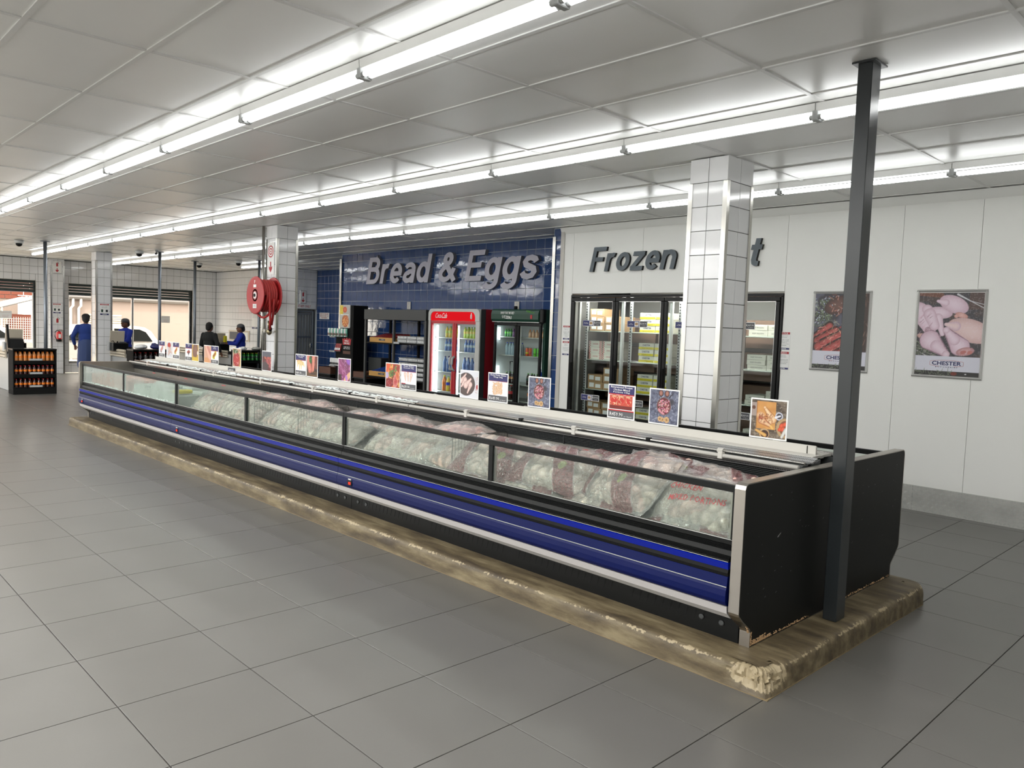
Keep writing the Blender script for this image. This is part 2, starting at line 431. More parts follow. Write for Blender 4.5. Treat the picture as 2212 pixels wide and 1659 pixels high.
# ------------------------------------------------------------------ pictures painted on a grid of vertices (flat print)
def vnoise(h, w, cells, seed):
    r = np.random.RandomState(seed); gy = max(2, int(cells*h/w)+2); gx = int(cells)+2
    g = r.rand(gy+1, gx+1)
    y = np.linspace(0, gy-1.001, h); x = np.linspace(0, gx-1.001, w)
    yi = y.astype(int); xi = x.astype(int); fy = (y-yi)[:, None]; fx = (x-xi)[None]
    fy = fy*fy*(3-2*fy); fx = fx*fx*(3-2*fx)
    a = g[yi][:, xi]; b = g[yi][:, xi+1]; c = g[yi+1][:, xi]; d = g[yi+1][:, xi+1]
    return (a*(1-fx)+b*fx)*(1-fy)+(c*(1-fx)+d*fx)*fy
class Pic:
    def __init__(s, w, h, n, bg):
        s.w, s.h = w, h; s.n = n; s.m = max(2, int(n*h/w)); s.a = h/w
        s.X, s.Y = np.meshgrid(np.linspace(0, 1, n), np.linspace(0, s.a, s.m))
        s.C = np.ones((s.m, n, 3))*np.array(bg, float); s.px = 1.0/n
    def mixin(s, al, c):
        s.C = s.C*(1-al[..., None])+np.array(c, float)*al[..., None] if np.ndim(c) == 1 else s.C*(1-al[..., None])+c*al[..., None]
    def noise(s, cells, seed): return vnoise(s.m, s.n, cells, seed)
    def rect(s, x0, y0, x1, y1, c):
        s.mixin(((s.X >= x0)&(s.X <= x1)&(s.Y >= y0*s.a)&(s.Y <= y1*s.a)).astype(float), c)
    def ell(s, cx, cy, rx, ry, ang=0, c=(255,)*3, e=None, soft=None, pw=2, wob=0, seed=1):
        cy = cy*s.a; t = math.radians(ang); dx = s.X-cx; dy = s.Y-cy
        u = (dx*math.cos(t)+dy*math.sin(t))/rx; v = (-dx*math.sin(t)+dy*math.cos(t))/ry
        d = np.sqrt(u*u+v*v)
        if wob: d = d+wob*(s.noise(9, seed)-.5)
        al = np.clip((1-d)*min(rx, ry)/(s.px*1.2)+.5, 0, 1)
        e = c if e is None else e; k = np.clip(d, 0, 1)[..., None]**pw
        s.mixin(al, np.array(c, float)*(1-k)+np.array(e, float)*k)
    def cap(s, x0, y0, x1, y1, r0, r1, c, e=None):
        y0 *= s.a; y1 *= s.a; dx, dy = x1-x0, y1-y0; L2 = dx*dx+dy*dy+1e-9
        t = np.clip(((s.X-x0)*dx+(s.Y-y0)*dy)/L2, 0, 1); r = r0+(r1-r0)*t
        d = np.hypot(s.X-x0-t*dx, s.Y-y0-t*dy)/r
        al = np.clip((1-d)*r/(s.px*1.2)+.5, 0, 1); e = c if e is None else e; k = np.clip(d, 0, 1)[..., None]**2
        s.mixin(al, np.array(c, float)*(1-k)+np.array(e, float)*k)
    def leg(s, x0, y0, x1, y1, r, c=(236, 204, 204), e=(190, 150, 152)):
        """a drumstick: thick end at 0, bone knob at 1"""
        s.cap(x0, y0, x1, y1, r*1.06, r*.36, (e[0]-50, e[1]-50, e[2]-50))
        s.cap(x0, y0, x0+(x1-x0)*.45, y0+(y1-y0)*.45, r, r*.62, c, e)
        s.cap(x0+(x1-x0)*.4, y0+(y1-y0)*.4, x1, y1, r*.6, r*.3, c, e); s.ell(x1, y1, r*.36, r*.36, 0, c, e)
    def mott(s, c, amt, cells, seed, lo=.55, hi=.75):
        s.mixin(np.clip((s.noise(cells, seed)-lo)/(hi-lo), 0, 1)*amt, c)
    def specks(s, c, n, r, seed, box=(0, 0, 1, 1), amt=1):
        q = random.Random(seed)
        for i in range(n): s.ell(q.uniform(box[0], box[2]), q.uniform(box[1], box[3]), r*q.uniform(.6, 1.5), r*q.uniform(.4, 1), q.uniform(0, 180), tuple(v*amt+q.uniform(-14, 14) for v in c))
    def strokes(s, c, n, l, r, seed, box=(0, 0, 1, 1), ang=None):
        q = random.Random(seed)
        for i in range(n):
            x, y = q.uniform(box[0], box[2]), q.uniform(box[1], box[3]); t = math.radians(q.uniform(*(ang or (0, 180)))); ll = l*q.uniform(.5, 1.3); k = q.uniform(.75, 1.2)
            s.cap(x, y, x+ll*math.cos(t), y+ll*math.sin(t)/s.a, r, r*.5, tuple(min(255, v*k) for v in c))
    def build(s, parent, at, face, name='printed_picture', off=.001, mt='print'):
        """at: world position of the lower-left corner seen from the front"""
        U, V = frame(face); N = U.cross(V); m, n = s.m, s.n
        gx = np.linspace(0, s.w, n); gy = np.linspace(0, s.h, m); GX, GY = np.meshgrid(gx, gy)
        P = np.array(at)+np.array(N)*off+GX.reshape(-1, 1)*np.array(U)+GY.reshape(-1, 1)*np.array(V)
        i = np.arange(m*n).reshape(m, n); F = np.stack([i[:-1, :-1], i[:-1, 1:], i[1:, 1:], i[1:, :-1]], -1).reshape(-1, 4)
        me = bpy.data.meshes.new(name); me.vertices.add(m*n); me.vertices.foreach_set('co', P.ravel())
        me.loops.add(F.size); me.loops.foreach_set('vertex_index', F.ravel()); me.polygons.add(len(F)); me.polygons.foreach_set('loop_start', np.arange(0, F.size, 4))
        me.update(calc_edges=True)
        c = np.clip(s.C/255, 0, 1); c = np.where(c <= .04045, c/12.92, ((c+.055)/1.055)**2.4).reshape(-1, 3)
        at_ = me.attributes.new('Col', 'FLOAT_COLOR', 'POINT'); at_.data.foreach_set('color', np.c_[c, np.ones(len(c))].ravel())
        me.materials.append(M[mt]); return link(name, me, parent)
CEIL = 3.185
# ------------------------------------------------------------------ tiled surfaces: each piece a part of its own, the rest joined
_tcache = {}
def tile_mesh(name, w, h, th, m, ch=.0022):
    k = (name, round(w, 3), round(h, 3), m)
    if k not in _tcache:
        a, b = w/2, h/2
        vs = [(-a,-b,0),(a,-b,0),(a,b,0),(-a,b,0),(-a,-b,th-ch),(a,-b,th-ch),(a,b,th-ch),(-a,b,th-ch),(-a+ch,-b+ch,th),(a-ch,-b+ch,th),(a-ch,b-ch,th),(-a+ch,b-ch,th)]
        fs = [(0,1,5,4),(1,2,6,5),(2,3,7,6),(3,0,4,7),(4,5,9,8),(5,6,10,9),(6,7,11,10),(7,4,8,11),(8,9,10,11)]
        me = bpy.data.meshes.new(name); me.from_pydata(vs, [], fs); me.materials.append(M[m]); me.update(); _tcache[k] = me
    return _tcache[k]
def sub_rects(r, holes):
    out = [r]
    for h in holes:
        nx = []
        for a in out:
            if a[1] <= h[0]+1e-4 or a[0] >= h[1]-1e-4 or a[3] <= h[2]+1e-4 or a[2] >= h[3]-1e-4: nx.append(a); continue
            if a[0] < h[0]-1e-3: nx.append((a[0], h[0], a[2], a[3]))
            if a[1] > h[1]+1e-3: nx.append((h[1], a[1], a[2], a[3]))
            u0, u1 = max(a[0], h[0]), min(a[1], h[1])
            if a[2] < h[2]-1e-3: nx.append((u0, u1, a[2], h[2]))
            if a[3] > h[3]+1e-3: nx.append((u0, u1, h[3], a[3]))
        out = nx
    return [a for a in out if a[1]-a[0] > .02 and a[3]-a[2] > .02]
def tiles(parent, name, rest, O, U, V, u0, u1, v0, v1, pu, pv, fu, fv, gap, th, m, holes=(), cap=300, tilt=0, seen=None, ch=.0022):
    U, V, O = Vector(U), Vector(V), Vector(O); N = U.cross(V)
    R = Matrix((U, V, N)).transposed()
    cells = []
    i0 = math.floor((u0-fu)/pu); i1 = math.ceil((u1-fu)/pu); j0 = math.floor((v0-fv)/pv); j1 = math.ceil((v1-fv)/pv)
    for i in range(i0, i1):
        for j in range(j0, j1):
            r = (max(u0, fu+i*pu), min(u1, fu+(i+1)*pu), max(v0, fv+j*pv), min(v1, fv+(j+1)*pv))
            if r[1]-r[0] < .02 or r[3]-r[2] < .02: continue
            cells += sub_rects(r, holes)
    info = []
    for r in cells:
        c = O+U*((r[0]+r[1])/2)+V*((r[2]+r[3])/2); p = project(c)
        vis = in_view(c, 40) and (seen is None or seen(c))
        ang = abs((c-EYE).normalized().dot(N))
        info.append((-(ang/(p[2]**2)*(r[1]-r[0])*(r[3]-r[2])) if vis else 1, r, c))
    info.sort(key=lambda t: t[0])
    q = random.Random(11); mb = MB(); base = wloc(parent)
    for k, (sc_, r, c) in enumerate(info):
        w, h = r[1]-r[0]-gap, r[3]-r[2]-gap
        if k < cap and sc_ < 0:
            o = bpy.data.objects.new(name, tile_mesh(name, w, h, th, m, ch)); COL.objects.link(o); o.parent = parent
            mt = R.to_4x4()
            if tilt: mt = mt @ Matrix.Rotation(q.uniform(-tilt, tilt), 4, 'X') @ Matrix.Rotation(q.uniform(-tilt, tilt), 4, 'Y')
            mt.translation = c-base; o.matrix_local = mt
        else:
            me = tile_mesh(name, w, h, th, m, ch)
            mb.add([c+R@v.co for v in me.vertices], [tuple(p.vertices) for p in me.polygons])
    if mb.v:
        o = mb.build(rest, m, parent, fix=False); o['kind'] = 'stuff'

# floor
F = structure('floor', MB().box(-24.75, 4, -6, 12.5, -.2, -.0085), 'floor_grout')
def seen_floor(c): return not (-12.6 < c.x < -2 and 3.2 < c.y < 6.6) and not (c.y > 5.2 and c.x < -2.9)
tiles(F, 'floor_tile', 'floor_tiles', (0, 0, -.0085), X1, Y1, -24.7, 4, -6, 11.6, .601, .6015, -2.291, 1.0775, .0050, .0085, 'floor_tile', cap=300, seen=seen_floor, ch=.0006)
# ceiling: panels on a grid of bars
CE = structure('ceiling', MB().box(-24.9, 4, -6, 12.5, CEIL+.02, CEIL+.2), 'ceiling_void')
GX, GY, FX, FY = 1.2225, .610, -3.51, 1.62
tiles(CE, 'ceiling_panel', 'ceiling_panels', (0, 0, CEIL+.016), X1, -Y1, -24.8, 4, -11.7, 6, GX, GY, FX, -FY, .020, .009, 'ceiling_panel', cap=300, tilt=.0012)
mb0 = MB()
k = -40
while FY+k*GY < 11.7:
    y = FY+k*GY; k += 1
    if y < -6: continue
    MB().box(-24.8, 4, y-.0135, y+.0135, CEIL, CEIL+.02).build('ceiling_bar', 'ceiling_bar', CE)
k = -18
while FX+k*GX < 4:
    x = FX+k*GX; k += 1
    if x < -24.8: continue
    MB().box(x-.0135, x+.0135, -6, 11.7, CEIL+.0008, CEIL+.02).build('ceiling_bar', 'ceiling_bar', CE)

# blue tiled wall behind the bread and drinks
WB = structure('wall_back', MB().box(-15.0, -7.7, 9.21, 11.65, 0, CEIL+.02), 'blue_grout')
def seen_b(c): return c.z > 1.9 or (c.z > .9 and (-12.9 < c.x < -11.05 or c.x < -13.1))
tiles(WB, 'tile', 'wall_tiles', (0, 9.21, 0), X1, Z1, -14.99, -7.72, 0, CEIL, .2045, .2115, -9.065-.2045*40, 2.172-.2115*20, .0065, .004, 'blue_tile', cap=300, tilt=.0018, seen=seen_b)
MB().prism([(-15.03, 9.17), (-14.955, 9.17), (-14.955, 9.178), (-15.022, 9.178), (-15.022, 9.24), (-15.03, 9.24)], .0, 3.09, 'z').build('corner_guard', 'steel', WB)
# pilaster between the blue wall and the cold room
PI_ = structure('wall_return', MB().box(-7.96, -7.79, 8.462, 9.215, 0, CEIL+.02), 'blue_grout')
tiles(PI_, 'tile', 'wall_tiles', (0, 8.462, 0), X1, Z1, -7.955, -7.79, 0, CEIL, .2045, .2115, -7.955, 2.172-.2115*20, .0065, .004, 'blue_tile', cap=40, tilt=.002)
MB().prism([(-7.968, 8.442), (-7.91, 8.442), (-7.91, 8.449), (-7.961, 8.449), (-7.961, 8.52), (-7.968, 8.52)], 0, 3.07, 'z').build('corner_guard', 'steel', PI_)
# far blue wall and the staff door wall
WF = structure('wall_far', MB().box(-20.75, -14.9, 11.66, 11.9, 0, CEIL+.02), 'blue_grout')
tiles(WF, 'tile', 'wall_tiles', (0, 11.66, 0), X1, Z1, -20.3, -14.9, 0, CEIL, .2045, .2115, -20.3, 2.172-.2115*20, .0065, .004, 'blue_tile', cap=220, tilt=.0018, seen=lambda c: c.x < -18.4)
WS = structure('wall_left', MB().box(-20.6, -20.31, 11.02, 11.65, 2.06, CEIL+.02).box(-20.6, -20.55, 10.2, 11.06, 0, CEIL+.02).box(-20.7, -20.44, 11.6, 11.665, 0, 2.06).box(-20.75, -20.6, 10.2, 11.7, 0, CEIL+.02), 'white_grout')
tiles(WS, 'tile', 'wall_tiles', (-20.31, 0, 0), Y1, Z1, 11.03, 11.65, 2.06, CEIL, .2045, .2115, 11.03, 2.06, .006, .010, 'white_tile', cap=60)
tiles(WS, 'tile', 'wall_tiles', (-20.55, 0, 0), Y1, Z1, 10.2, 11.04, 0, CEIL, .2045, .2115, 10.2, .06, .006, .010, 'white_tile', cap=60)
# corner wall with white tiles and shopfront wall
WC = structure('wall_corner', MB().box(-24.9, -20.56, 10.61, 10.9, 0, CEIL+.02), 'white_grout')
tiles(WC, 'tile', 'wall_tiles', (0, 10.61, 0), X1, Z1, -24.79, -20.56, 0, CEIL, .2045, .2115, -24.79, .0, .006, .010, 'white_tile', cap=260, seen=lambda c: c.x < -21 and c.z > .9)
OPEN = [(1.5, 5.52, 0, 2.56), (6.34, 9.84, .28, 2.54)]
def wall_with(x0, x1, ys, holes, z1):
    mb = MB(); 
    for r in sub_rects((ys[0], ys[1], 0, z1), holes): mb.box(x0, x1, r[0], r[1], r[2], r[3])
    return mb
WL_ = structure('wall_front', wall_with(-25.1, -24.81, (-6, 10.7), OPEN, CEIL+.02), 'white_grout')
tiles(WL_, 'tile', 'wall_tiles', (-24.81, 0, 0), Y1, Z1, -6, 10.6, 0, CEIL, .2045, .2115, .06, .0, .006, .010, 'white_tile', holes=OPEN, cap=240)
# reveals of the openings
rv = MB()
for a, b, c, d in OPEN:
    rv.box(-25.1, -24.80, a-.012, a, c, d).box(-25.1, -24.80, b, b+.012, c, d).box(-25.1, -24.80, a, b, d, d+.012)
    if c > 0: rv.box(-25.1, -24.79, a, b, c-.012, c)
rv.build('reveal', 'white_paint', WL_)
# outer shell: behind and beside the camera
structure('wall_right', MB().box(4, 4.2, -6, 8.6, 0, CEIL+.02), 'cold_panel')
structure('wall_rear', MB().box(-25, 4.2, -6.2, -6, 0, CEIL+.02), 'cold_panel')

# cold room wall: insulated panels round the glass doors
WCR = structure('wall_cold_room', MB().box(-7.79, 4, 8.452, 8.47, 2.23, CEIL+.02).box(-7.79, -7.56, 8.452, 8.47, 0, 2.23).box(-4.30, 4, 8.452, 8.47, 0, 2.23)
      .box(-7.79, -7.7, 8.47, 10.1, 0, CEIL).box(-7.7, -4.15, 10.0, 10.1, 0, 2.8).box(-4.25, -4.15, 8.47, 10, 0, 2.8).box(-7.7, -4.2, 8.47, 10.05, 2.7, 2.8), 'seam')
for a, b in ((-7.79, -7.548), (-7.545, -6.323), (-6.320, -5.00), (-4.997, -3.70)):
    MB().cbox(a, b, 8.44, 8.452, 2.235 if b > -7.54 and a < -4.4 else 0, CEIL, .0015).build('wall_panel', 'cold_panel', WCR) if not (a == -4.997) else MB().cbox(-4.997, -4.30, 8.44, 8.452, 2.235, CEIL, .0015).build('wall_panel', 'cold_panel', WCR)
for a, b in ((-4.297, -3.05), (-3.047, -2.333), (-2.330, -1.11), (-1.107, .11), (.113, 1.33), (1.333, 2.55), (2.553, 4)):
    MB().cbox(a, b, 8.44, 8.452, 0, CEIL, .0015).build('wall_panel', 'cold_panel', WCR)
MB().prism([(8.40, CEIL), (8.44, CEIL-.09), (8.44, CEIL)], -7.79, 4, 'x').build('cove', 'cold_panel', WCR)
MB().box(-7.79, -7.72, 8.425, 8.44, 0, CEIL).build('corner_strip', 'white_paint', WCR)
# diamond plate skirting
BB = structure('baseboard_back', MB().box(-7.7, -2.785, 8.432, 8.4395, 0, .255).box(-2.782, 4, 8.432, 8.4395, 0, .255), 'alum')
tr = MB()
pitch = .0375
for i in range(int(6.2/pitch)):
    for j in range(int(.25/pitch)+1):
        cx, cz = -3.6+i*pitch, .02+j*pitch; d = 1 if (i+j) % 2 else -1
        for k in range(-2, 3):
            ox, oz = k*.0066*(-d)*.7071, k*.0066*.7071
            l = .0135; ux, uz = d*.7071*-1, .7071
            # bar direction perpendicular to the stacking direction
            ux, uz = .7071, .7071*d
            px, pz = -uz, ux
            c0 = (cx+px*k*.0066, cz+pz*k*.0066)
            if not (.004 < c0[1] < .251): continue
            a = (c0[0]-ux*l, c0[1]-uz*l); b = (c0[0]+ux*l, c0[1]+uz*l)
            if min(a[1], b[1]) < .001 or max(a[1], b[1]) > .2545: continue
            wv = (px*.0017, pz*.0017)
            tr.add([(a[0], 8.432, a[1]), (c0[0]+wv[0], 8.432, c0[1]+wv[1]), (b[0], 8.432, b[1]), (c0[0]-wv[0], 8.432, c0[1]-wv[1]), (c0[0], 8.4302, c0[1])],
                   [(0, 1, 4), (1, 2, 4), (2, 3, 4), (3, 0, 4)])
t = tr.build('tread_pattern', 'alum_frame', BB, fix=False); t['kind'] = 'stuff'

# ------------------------------------------------------------------ tiled columns
def column(x0, x1, y0, y1, label_, h=CEIL, guard=2.98, faces=('-y', '+x')):
    o = structure('column', MB().box(x0+.011, x1-.011, y0+.011, y1-.011, 0, h), 'white_grout')
    w = x1-x0; d = y1-y0
    for f in faces:
        if f == '-y': tiles(o, 'tile', 'column_tiles', (0, y0+.011, 0), X1, Z1, x0, x1, 0, h, w/2, .2025, x0, h-.2025*16, .005, .010, 'white_tile')
        else: tiles(o, 'tile', 'column_tiles', (x1-.011, 0, 0), Y1, Z1, y0, y1, 0, h, d/2, .2025, y0, h-.2025*16, .005, .010, 'white_tile')
    g = .042; t = .004
    for (cx, cy, sx, sy) in ((x0, y0, 1, 1), (x1, y0, -1, 1), (x1, y1, -1, -1), (x0, y1, 1, -1)):
        prof = [(0, 0), (g*sx, 0), (g*sx, t*sy), (t*sx, t*sy), (t*sx, g*sy), (0, g*sy)]
        prof = [(cx-sx*.005+a, cy-sy*.005+b) for a, b in prof]
        MB().prism(prof, 0, guard, 'z').build('corner_guard', 'steel', o)
    return o
column(-3.855, -3.487, 5.76, 6.17, '')
column(-11.77, -11.42, 5.84, 6.20, '')
column(-20.75, -20.39, 5.80, 6.16, '')
column(-24.85, -24.50, 5.82, 6.16, '', guard=3.0)

# ------------------------------------------------------------------ steel posts
def post(x, y, r, label, z0=0, square=None, m='galv'):
    t = thing('steel_post', label, 'post', (x, y, z0))
    if square:
        a, b = square
        MB().cbox(x-a/2, x+a/2, y-b/2, y+b/2, z0, CEIL, .003).build('shaft', m, t)
        MB().cbox(x-a*.8, x+a*.8, y-b*.75, y+b*.75, CEIL-.006, CEIL+.004, .001).build('top_plate', m, t)
    else:
        MB().tube([(x, y, z0), (x, y, CEIL)], r, 16).build('shaft', m, t)
        MB().lathe([(r*2.6, 0), (r*2.6, .012), (r*1.1, .014)], (x, y, CEIL-.014), 16).build('top_plate', m, t)
        MB().lathe([(r*2, 0), (r*2, .01), (r, .012)], (x, y, z0), 16).build('base_plate', m, t)
    return t
bp = post(-1.806, 4.352, 0, 'black square steel post at the near end of the island freezer', .12, (.078, .112), 'post_black')
bp.rotation_euler = (0, 0, 0)
post(-18.73, 4.35, .035, 'grey round post beside the rack of brown sauce bottles')
post(-18.76, 6.69, .034, 'grey round post in front of the white pickup, second post from the left')
post(-20.73, 8.29, .036, 'grey round post by the right end of the shop window')
p5 = post(-18.5, 9.0, .032, 'grey round post behind the red hose reel')

# ------------------------------------------------------------------ fluorescent rows
def batten():
    t = thing('tube_light', 'x', 'light', (0, 0, CEIL))
    z = CEIL
    MB().prism([(-.038, z), (-.034, z-.052), (.034, z-.052), (.038, z)], -.757, .757, 'x').build('housing', 'batten', t)
    for s in (-1, 1):
        MB().tube([(-.735, s*.021, z-.085), (.735, s*.021, z-.085)], .0145, 8).build('tube', 'tube', t)
    for s in (-1, 1):
        mb = MB().cbox(s*.752-.011, s*.752+.011, -.042, .042, z-.106, z-.045, .004)
        for q in (-1, 1): mb.tube([(s*.722, q*.021, z-.085), (s*.748, q*.021, z-.085)], .0165, 8)
        mb.build('lamp_holder', 'grey_plastic', t)
    return t
L0 = batten(); first = True
ORD = 'first second third fourth fifth sixth seventh eighth ninth tenth eleventh twelfth thirteenth fourteenth fifteenth sixteenth'.split()
def row(y, xs, where, grp):
    global first
    for i, x in enumerate(xs):
        o = L0 if first else copy_tree(L0)
        first = False
        o.location = (x, y, CEIL)
        o['label'] = 'twin fluorescent batten, %s of the %s counted from the right' % (ORD[i], where); o['category'] = 'light'; o['group'] = grp
row(2.515, [-1.62-1.52*i for i in range(13)], 'ceiling row nearest the camera', 'fluorescent battens of the near row')
row(4.87, [-1.57-1.52*i for i in range(14)], 'ceiling row above the island freezer', 'fluorescent battens above the freezer')
row(7.13, [-1.46-1.52*i for i in range(15)], 'ceiling row along the coloured walls', 'fluorescent battens of the back row')
row(9.50, [-18.28, -19.8], 'short row by the staff door', 'fluorescent battens by the staff door')
for y, xa in ((2.515, -1.62-1.52*14), (4.87, -1.57-1.52*14), (7.13, -1.46-1.52*15)):
    pass
# ------------------------------------------------------------------ cameras on the ceiling
for x, y, lab, kind in ((-19.18, 3.97, 'white dome camera on the ceiling left of the leftmost post', 0), (-19.1, 6.35, 'white dome camera on the ceiling beside the round post with a bullet camera', 0),
                  (-18.39, 6.49, 'small dark bullet camera fixed by the top of a round post', 1), (-21.4, 8.67, 'white dome camera near the white tiled corner', 0), (-19.34, 8.84, 'white dome camera left of the hose reel column', 0)):
    t = thing('security_camera', lab, 'camera', (x, y, CEIL))
    if kind == 0:
        MB().lathe([(.088, 0), (.092, -.02), (.086, -.06)], (x, y, CEIL), 18).build('housing', 'batten', t)
        MB().lathe([(.064, -.058), (.06, -.09), (.038, -.118), (.004, -.128)], (x, y, CEIL), 16).build('dome', 'black_trim', t)
    else:
        MB().lathe([(.035, 0), (.03, -.03), (.012, -.035), (.012, -.06)], (x, y, CEIL), 12).build('mount', 'grey_plastic', t)
        MB().tube([(x, y, CEIL-.07), (x+.09, y-.05, CEIL-.085)], .024, 10).build('body', 'dark_grey', t)
# ------------------------------------------------------------------ concrete plinth under the island freezer
PX0, PX1, PY0, PY1, PH = -13.15, -1.675, 3.35, 5.53, .12
def plinth():
    # ring outline with chamfered far-right corner, subdivided so the arrises can be worn and chipped
    out = []
    def seg(a, b, n):
        for i in range(n): out.append((a[0]+(b[0]-a[0])*i/n, a[1]+(b[1]-a[1])*i/n))
    def arc(cx, cy, r, a0, a1, n):
        for i in range(n): t = math.radians(a0+(a1-a0)*i/n); out.append((cx+r*math.cos(t), cy+r*math.sin(t)))
    r = .05; rb = .13
    arc(PX0+r, PY0+r, r, 180, 270, 5); seg((PX0+r, PY0), (-6.6, PY0), 200); seg((-6.6, PY0), (-6.25, PY0), 40); seg((-6.25, PY0), (-2.1, PY0), 260); seg((-2.1, PY0), (PX1-r, PY0), 60); arc(PX1-r, PY0+r, r, 270, 360, 16)
    seg((PX1, PY0+r), (PX1, PY0+.4), 50); seg((PX1, PY0+.4), (PX1, PY1-rb), 110); arc(PX1-rb, PY1-rb, rb, 0, 90, 10); seg((PX1-rb, PY1), (PX0+r, PY1), 60); arc(PX0+r, PY1-r, r, 90, 180, 5); seg((PX0, PY1-r), (PX0, PY0+r), 30)
    n = len(out); C = Vector(((PX0+PX1)/2, (PY0+PY1)/2, 0))
    # rings: (z, inset)
    rings = [(0, -.003), (.022, 0), (.045, 0), (.066, .001), (.084, .003), (.098, .006), (.108, .011), (.115, .019), (.119, .032), (.1205, .05), (.12, .08), (.12, .115), (.12, .17)]
    vs = []; chip = []
    def fbm(x, y, z, s): return noise.fractal(Vector((x*s, y*s, z*s)), .8, 2.1, 4)
    for ri, (z, ins) in enumerate(rings):
        for (x, y) in out:
            nx = -1 if x < PX0+.06 else (1 if x > PX1-.06 else 0); ny = -1 if y < PY0+.06 else (1 if y > PY1-.06 else 0)
            if x > PX1-.14 and y > PY1-.14: nx, ny = (x-(PX1-rb)), (y-(PY1-rb)); l = math.hypot(nx, ny) or 1; nx, ny = nx/l, ny/l
            l = math.hypot(nx, ny) or 1; nx, ny = nx/l, ny/l
            px, py, pz = x-nx*ins, y-ny*ins, z
            arris = max(0, 1-abs(ri-6.2)/2.6)
            wv = fbm(x, y, 0, 2.4)*.003+fbm(x, y, z, 22)*.0016
            c = 0.0
            wear = .5+.5*noise.noise(Vector((x*1.7, y*1.7, 3)))
            edge = arris*(.001+.014*wear*max(0, fbm(x, y, z*.4, 19)+.12))
            c = min(.66, arris*(.42+.5*max(0, fbm(x, y, 5, 6)+.3)))*(1 if ri >= 4 else .6)
            # the broken near corner
            dc = math.hypot(x-PX1, (y-PY0)*1.0)
            if dc < .24:
                k = (1-dc/.24)**.8*max(0, min(1, (z-.012)/.05))*max(0, 1-ins/.115)
                k = k*(1+.8*fbm(x, y, z, 40)); edge += .042*k; c = max(c, min(1, k*2.4)); pz -= .030*k*(1 if ri > 3 else .5)
            d2 = abs(x+6.42)
            if d2 < .10 and y < PY0+.2:
                k = (1-d2/.10)*arris; edge += .022*k*(1+1.3*fbm(x, y, z, 46)); c = max(c, k); pz -= .01*k
            px -= nx*(edge-wv); py -= ny*(edge-wv)
            if ri > 8: pz += fbm(x, y, 1, 3)*.0015
            vs.append((px, py, pz)); chip.append(c)
    fs = [(i*n+j, i*n+(j+1) % n, (i+1)*n+(j+1) % n, (i+1)*n+j) for i in range(len(rings)-1) for j in range(n)]
    fs.append([(len(rings)-1)*n+j for j in range(n)])
    me = bpy.data.meshes.new('concrete_plinth'); me.from_pydata(vs, [], fs); me.materials.append(M['concrete'])
    a = me.attributes.new('Chip', 'FLOAT', 'POINT'); a.data.foreach_set('value', chip)
    me.polygons.foreach_set('use_smooth', [max(chip[v] for v in f) < .63 for f in fs[:-1]]+[False]); me.update()
    me.set_sharp_from_angle(angle=math.radians(32))
    o = link('concrete_plinth', me); MB().box(PX0, PX1+.006, PY0-.005, PY0+.004, -.001, .003).box(PX1-.004, PX1+.005, PY0, PY1-.12, -.001, .004).build('sealant_line', 'dark_sealant', o); tag(o, 'long worn concrete plinth with a chipped corner under the island freezer', 'plinth')
plinth()

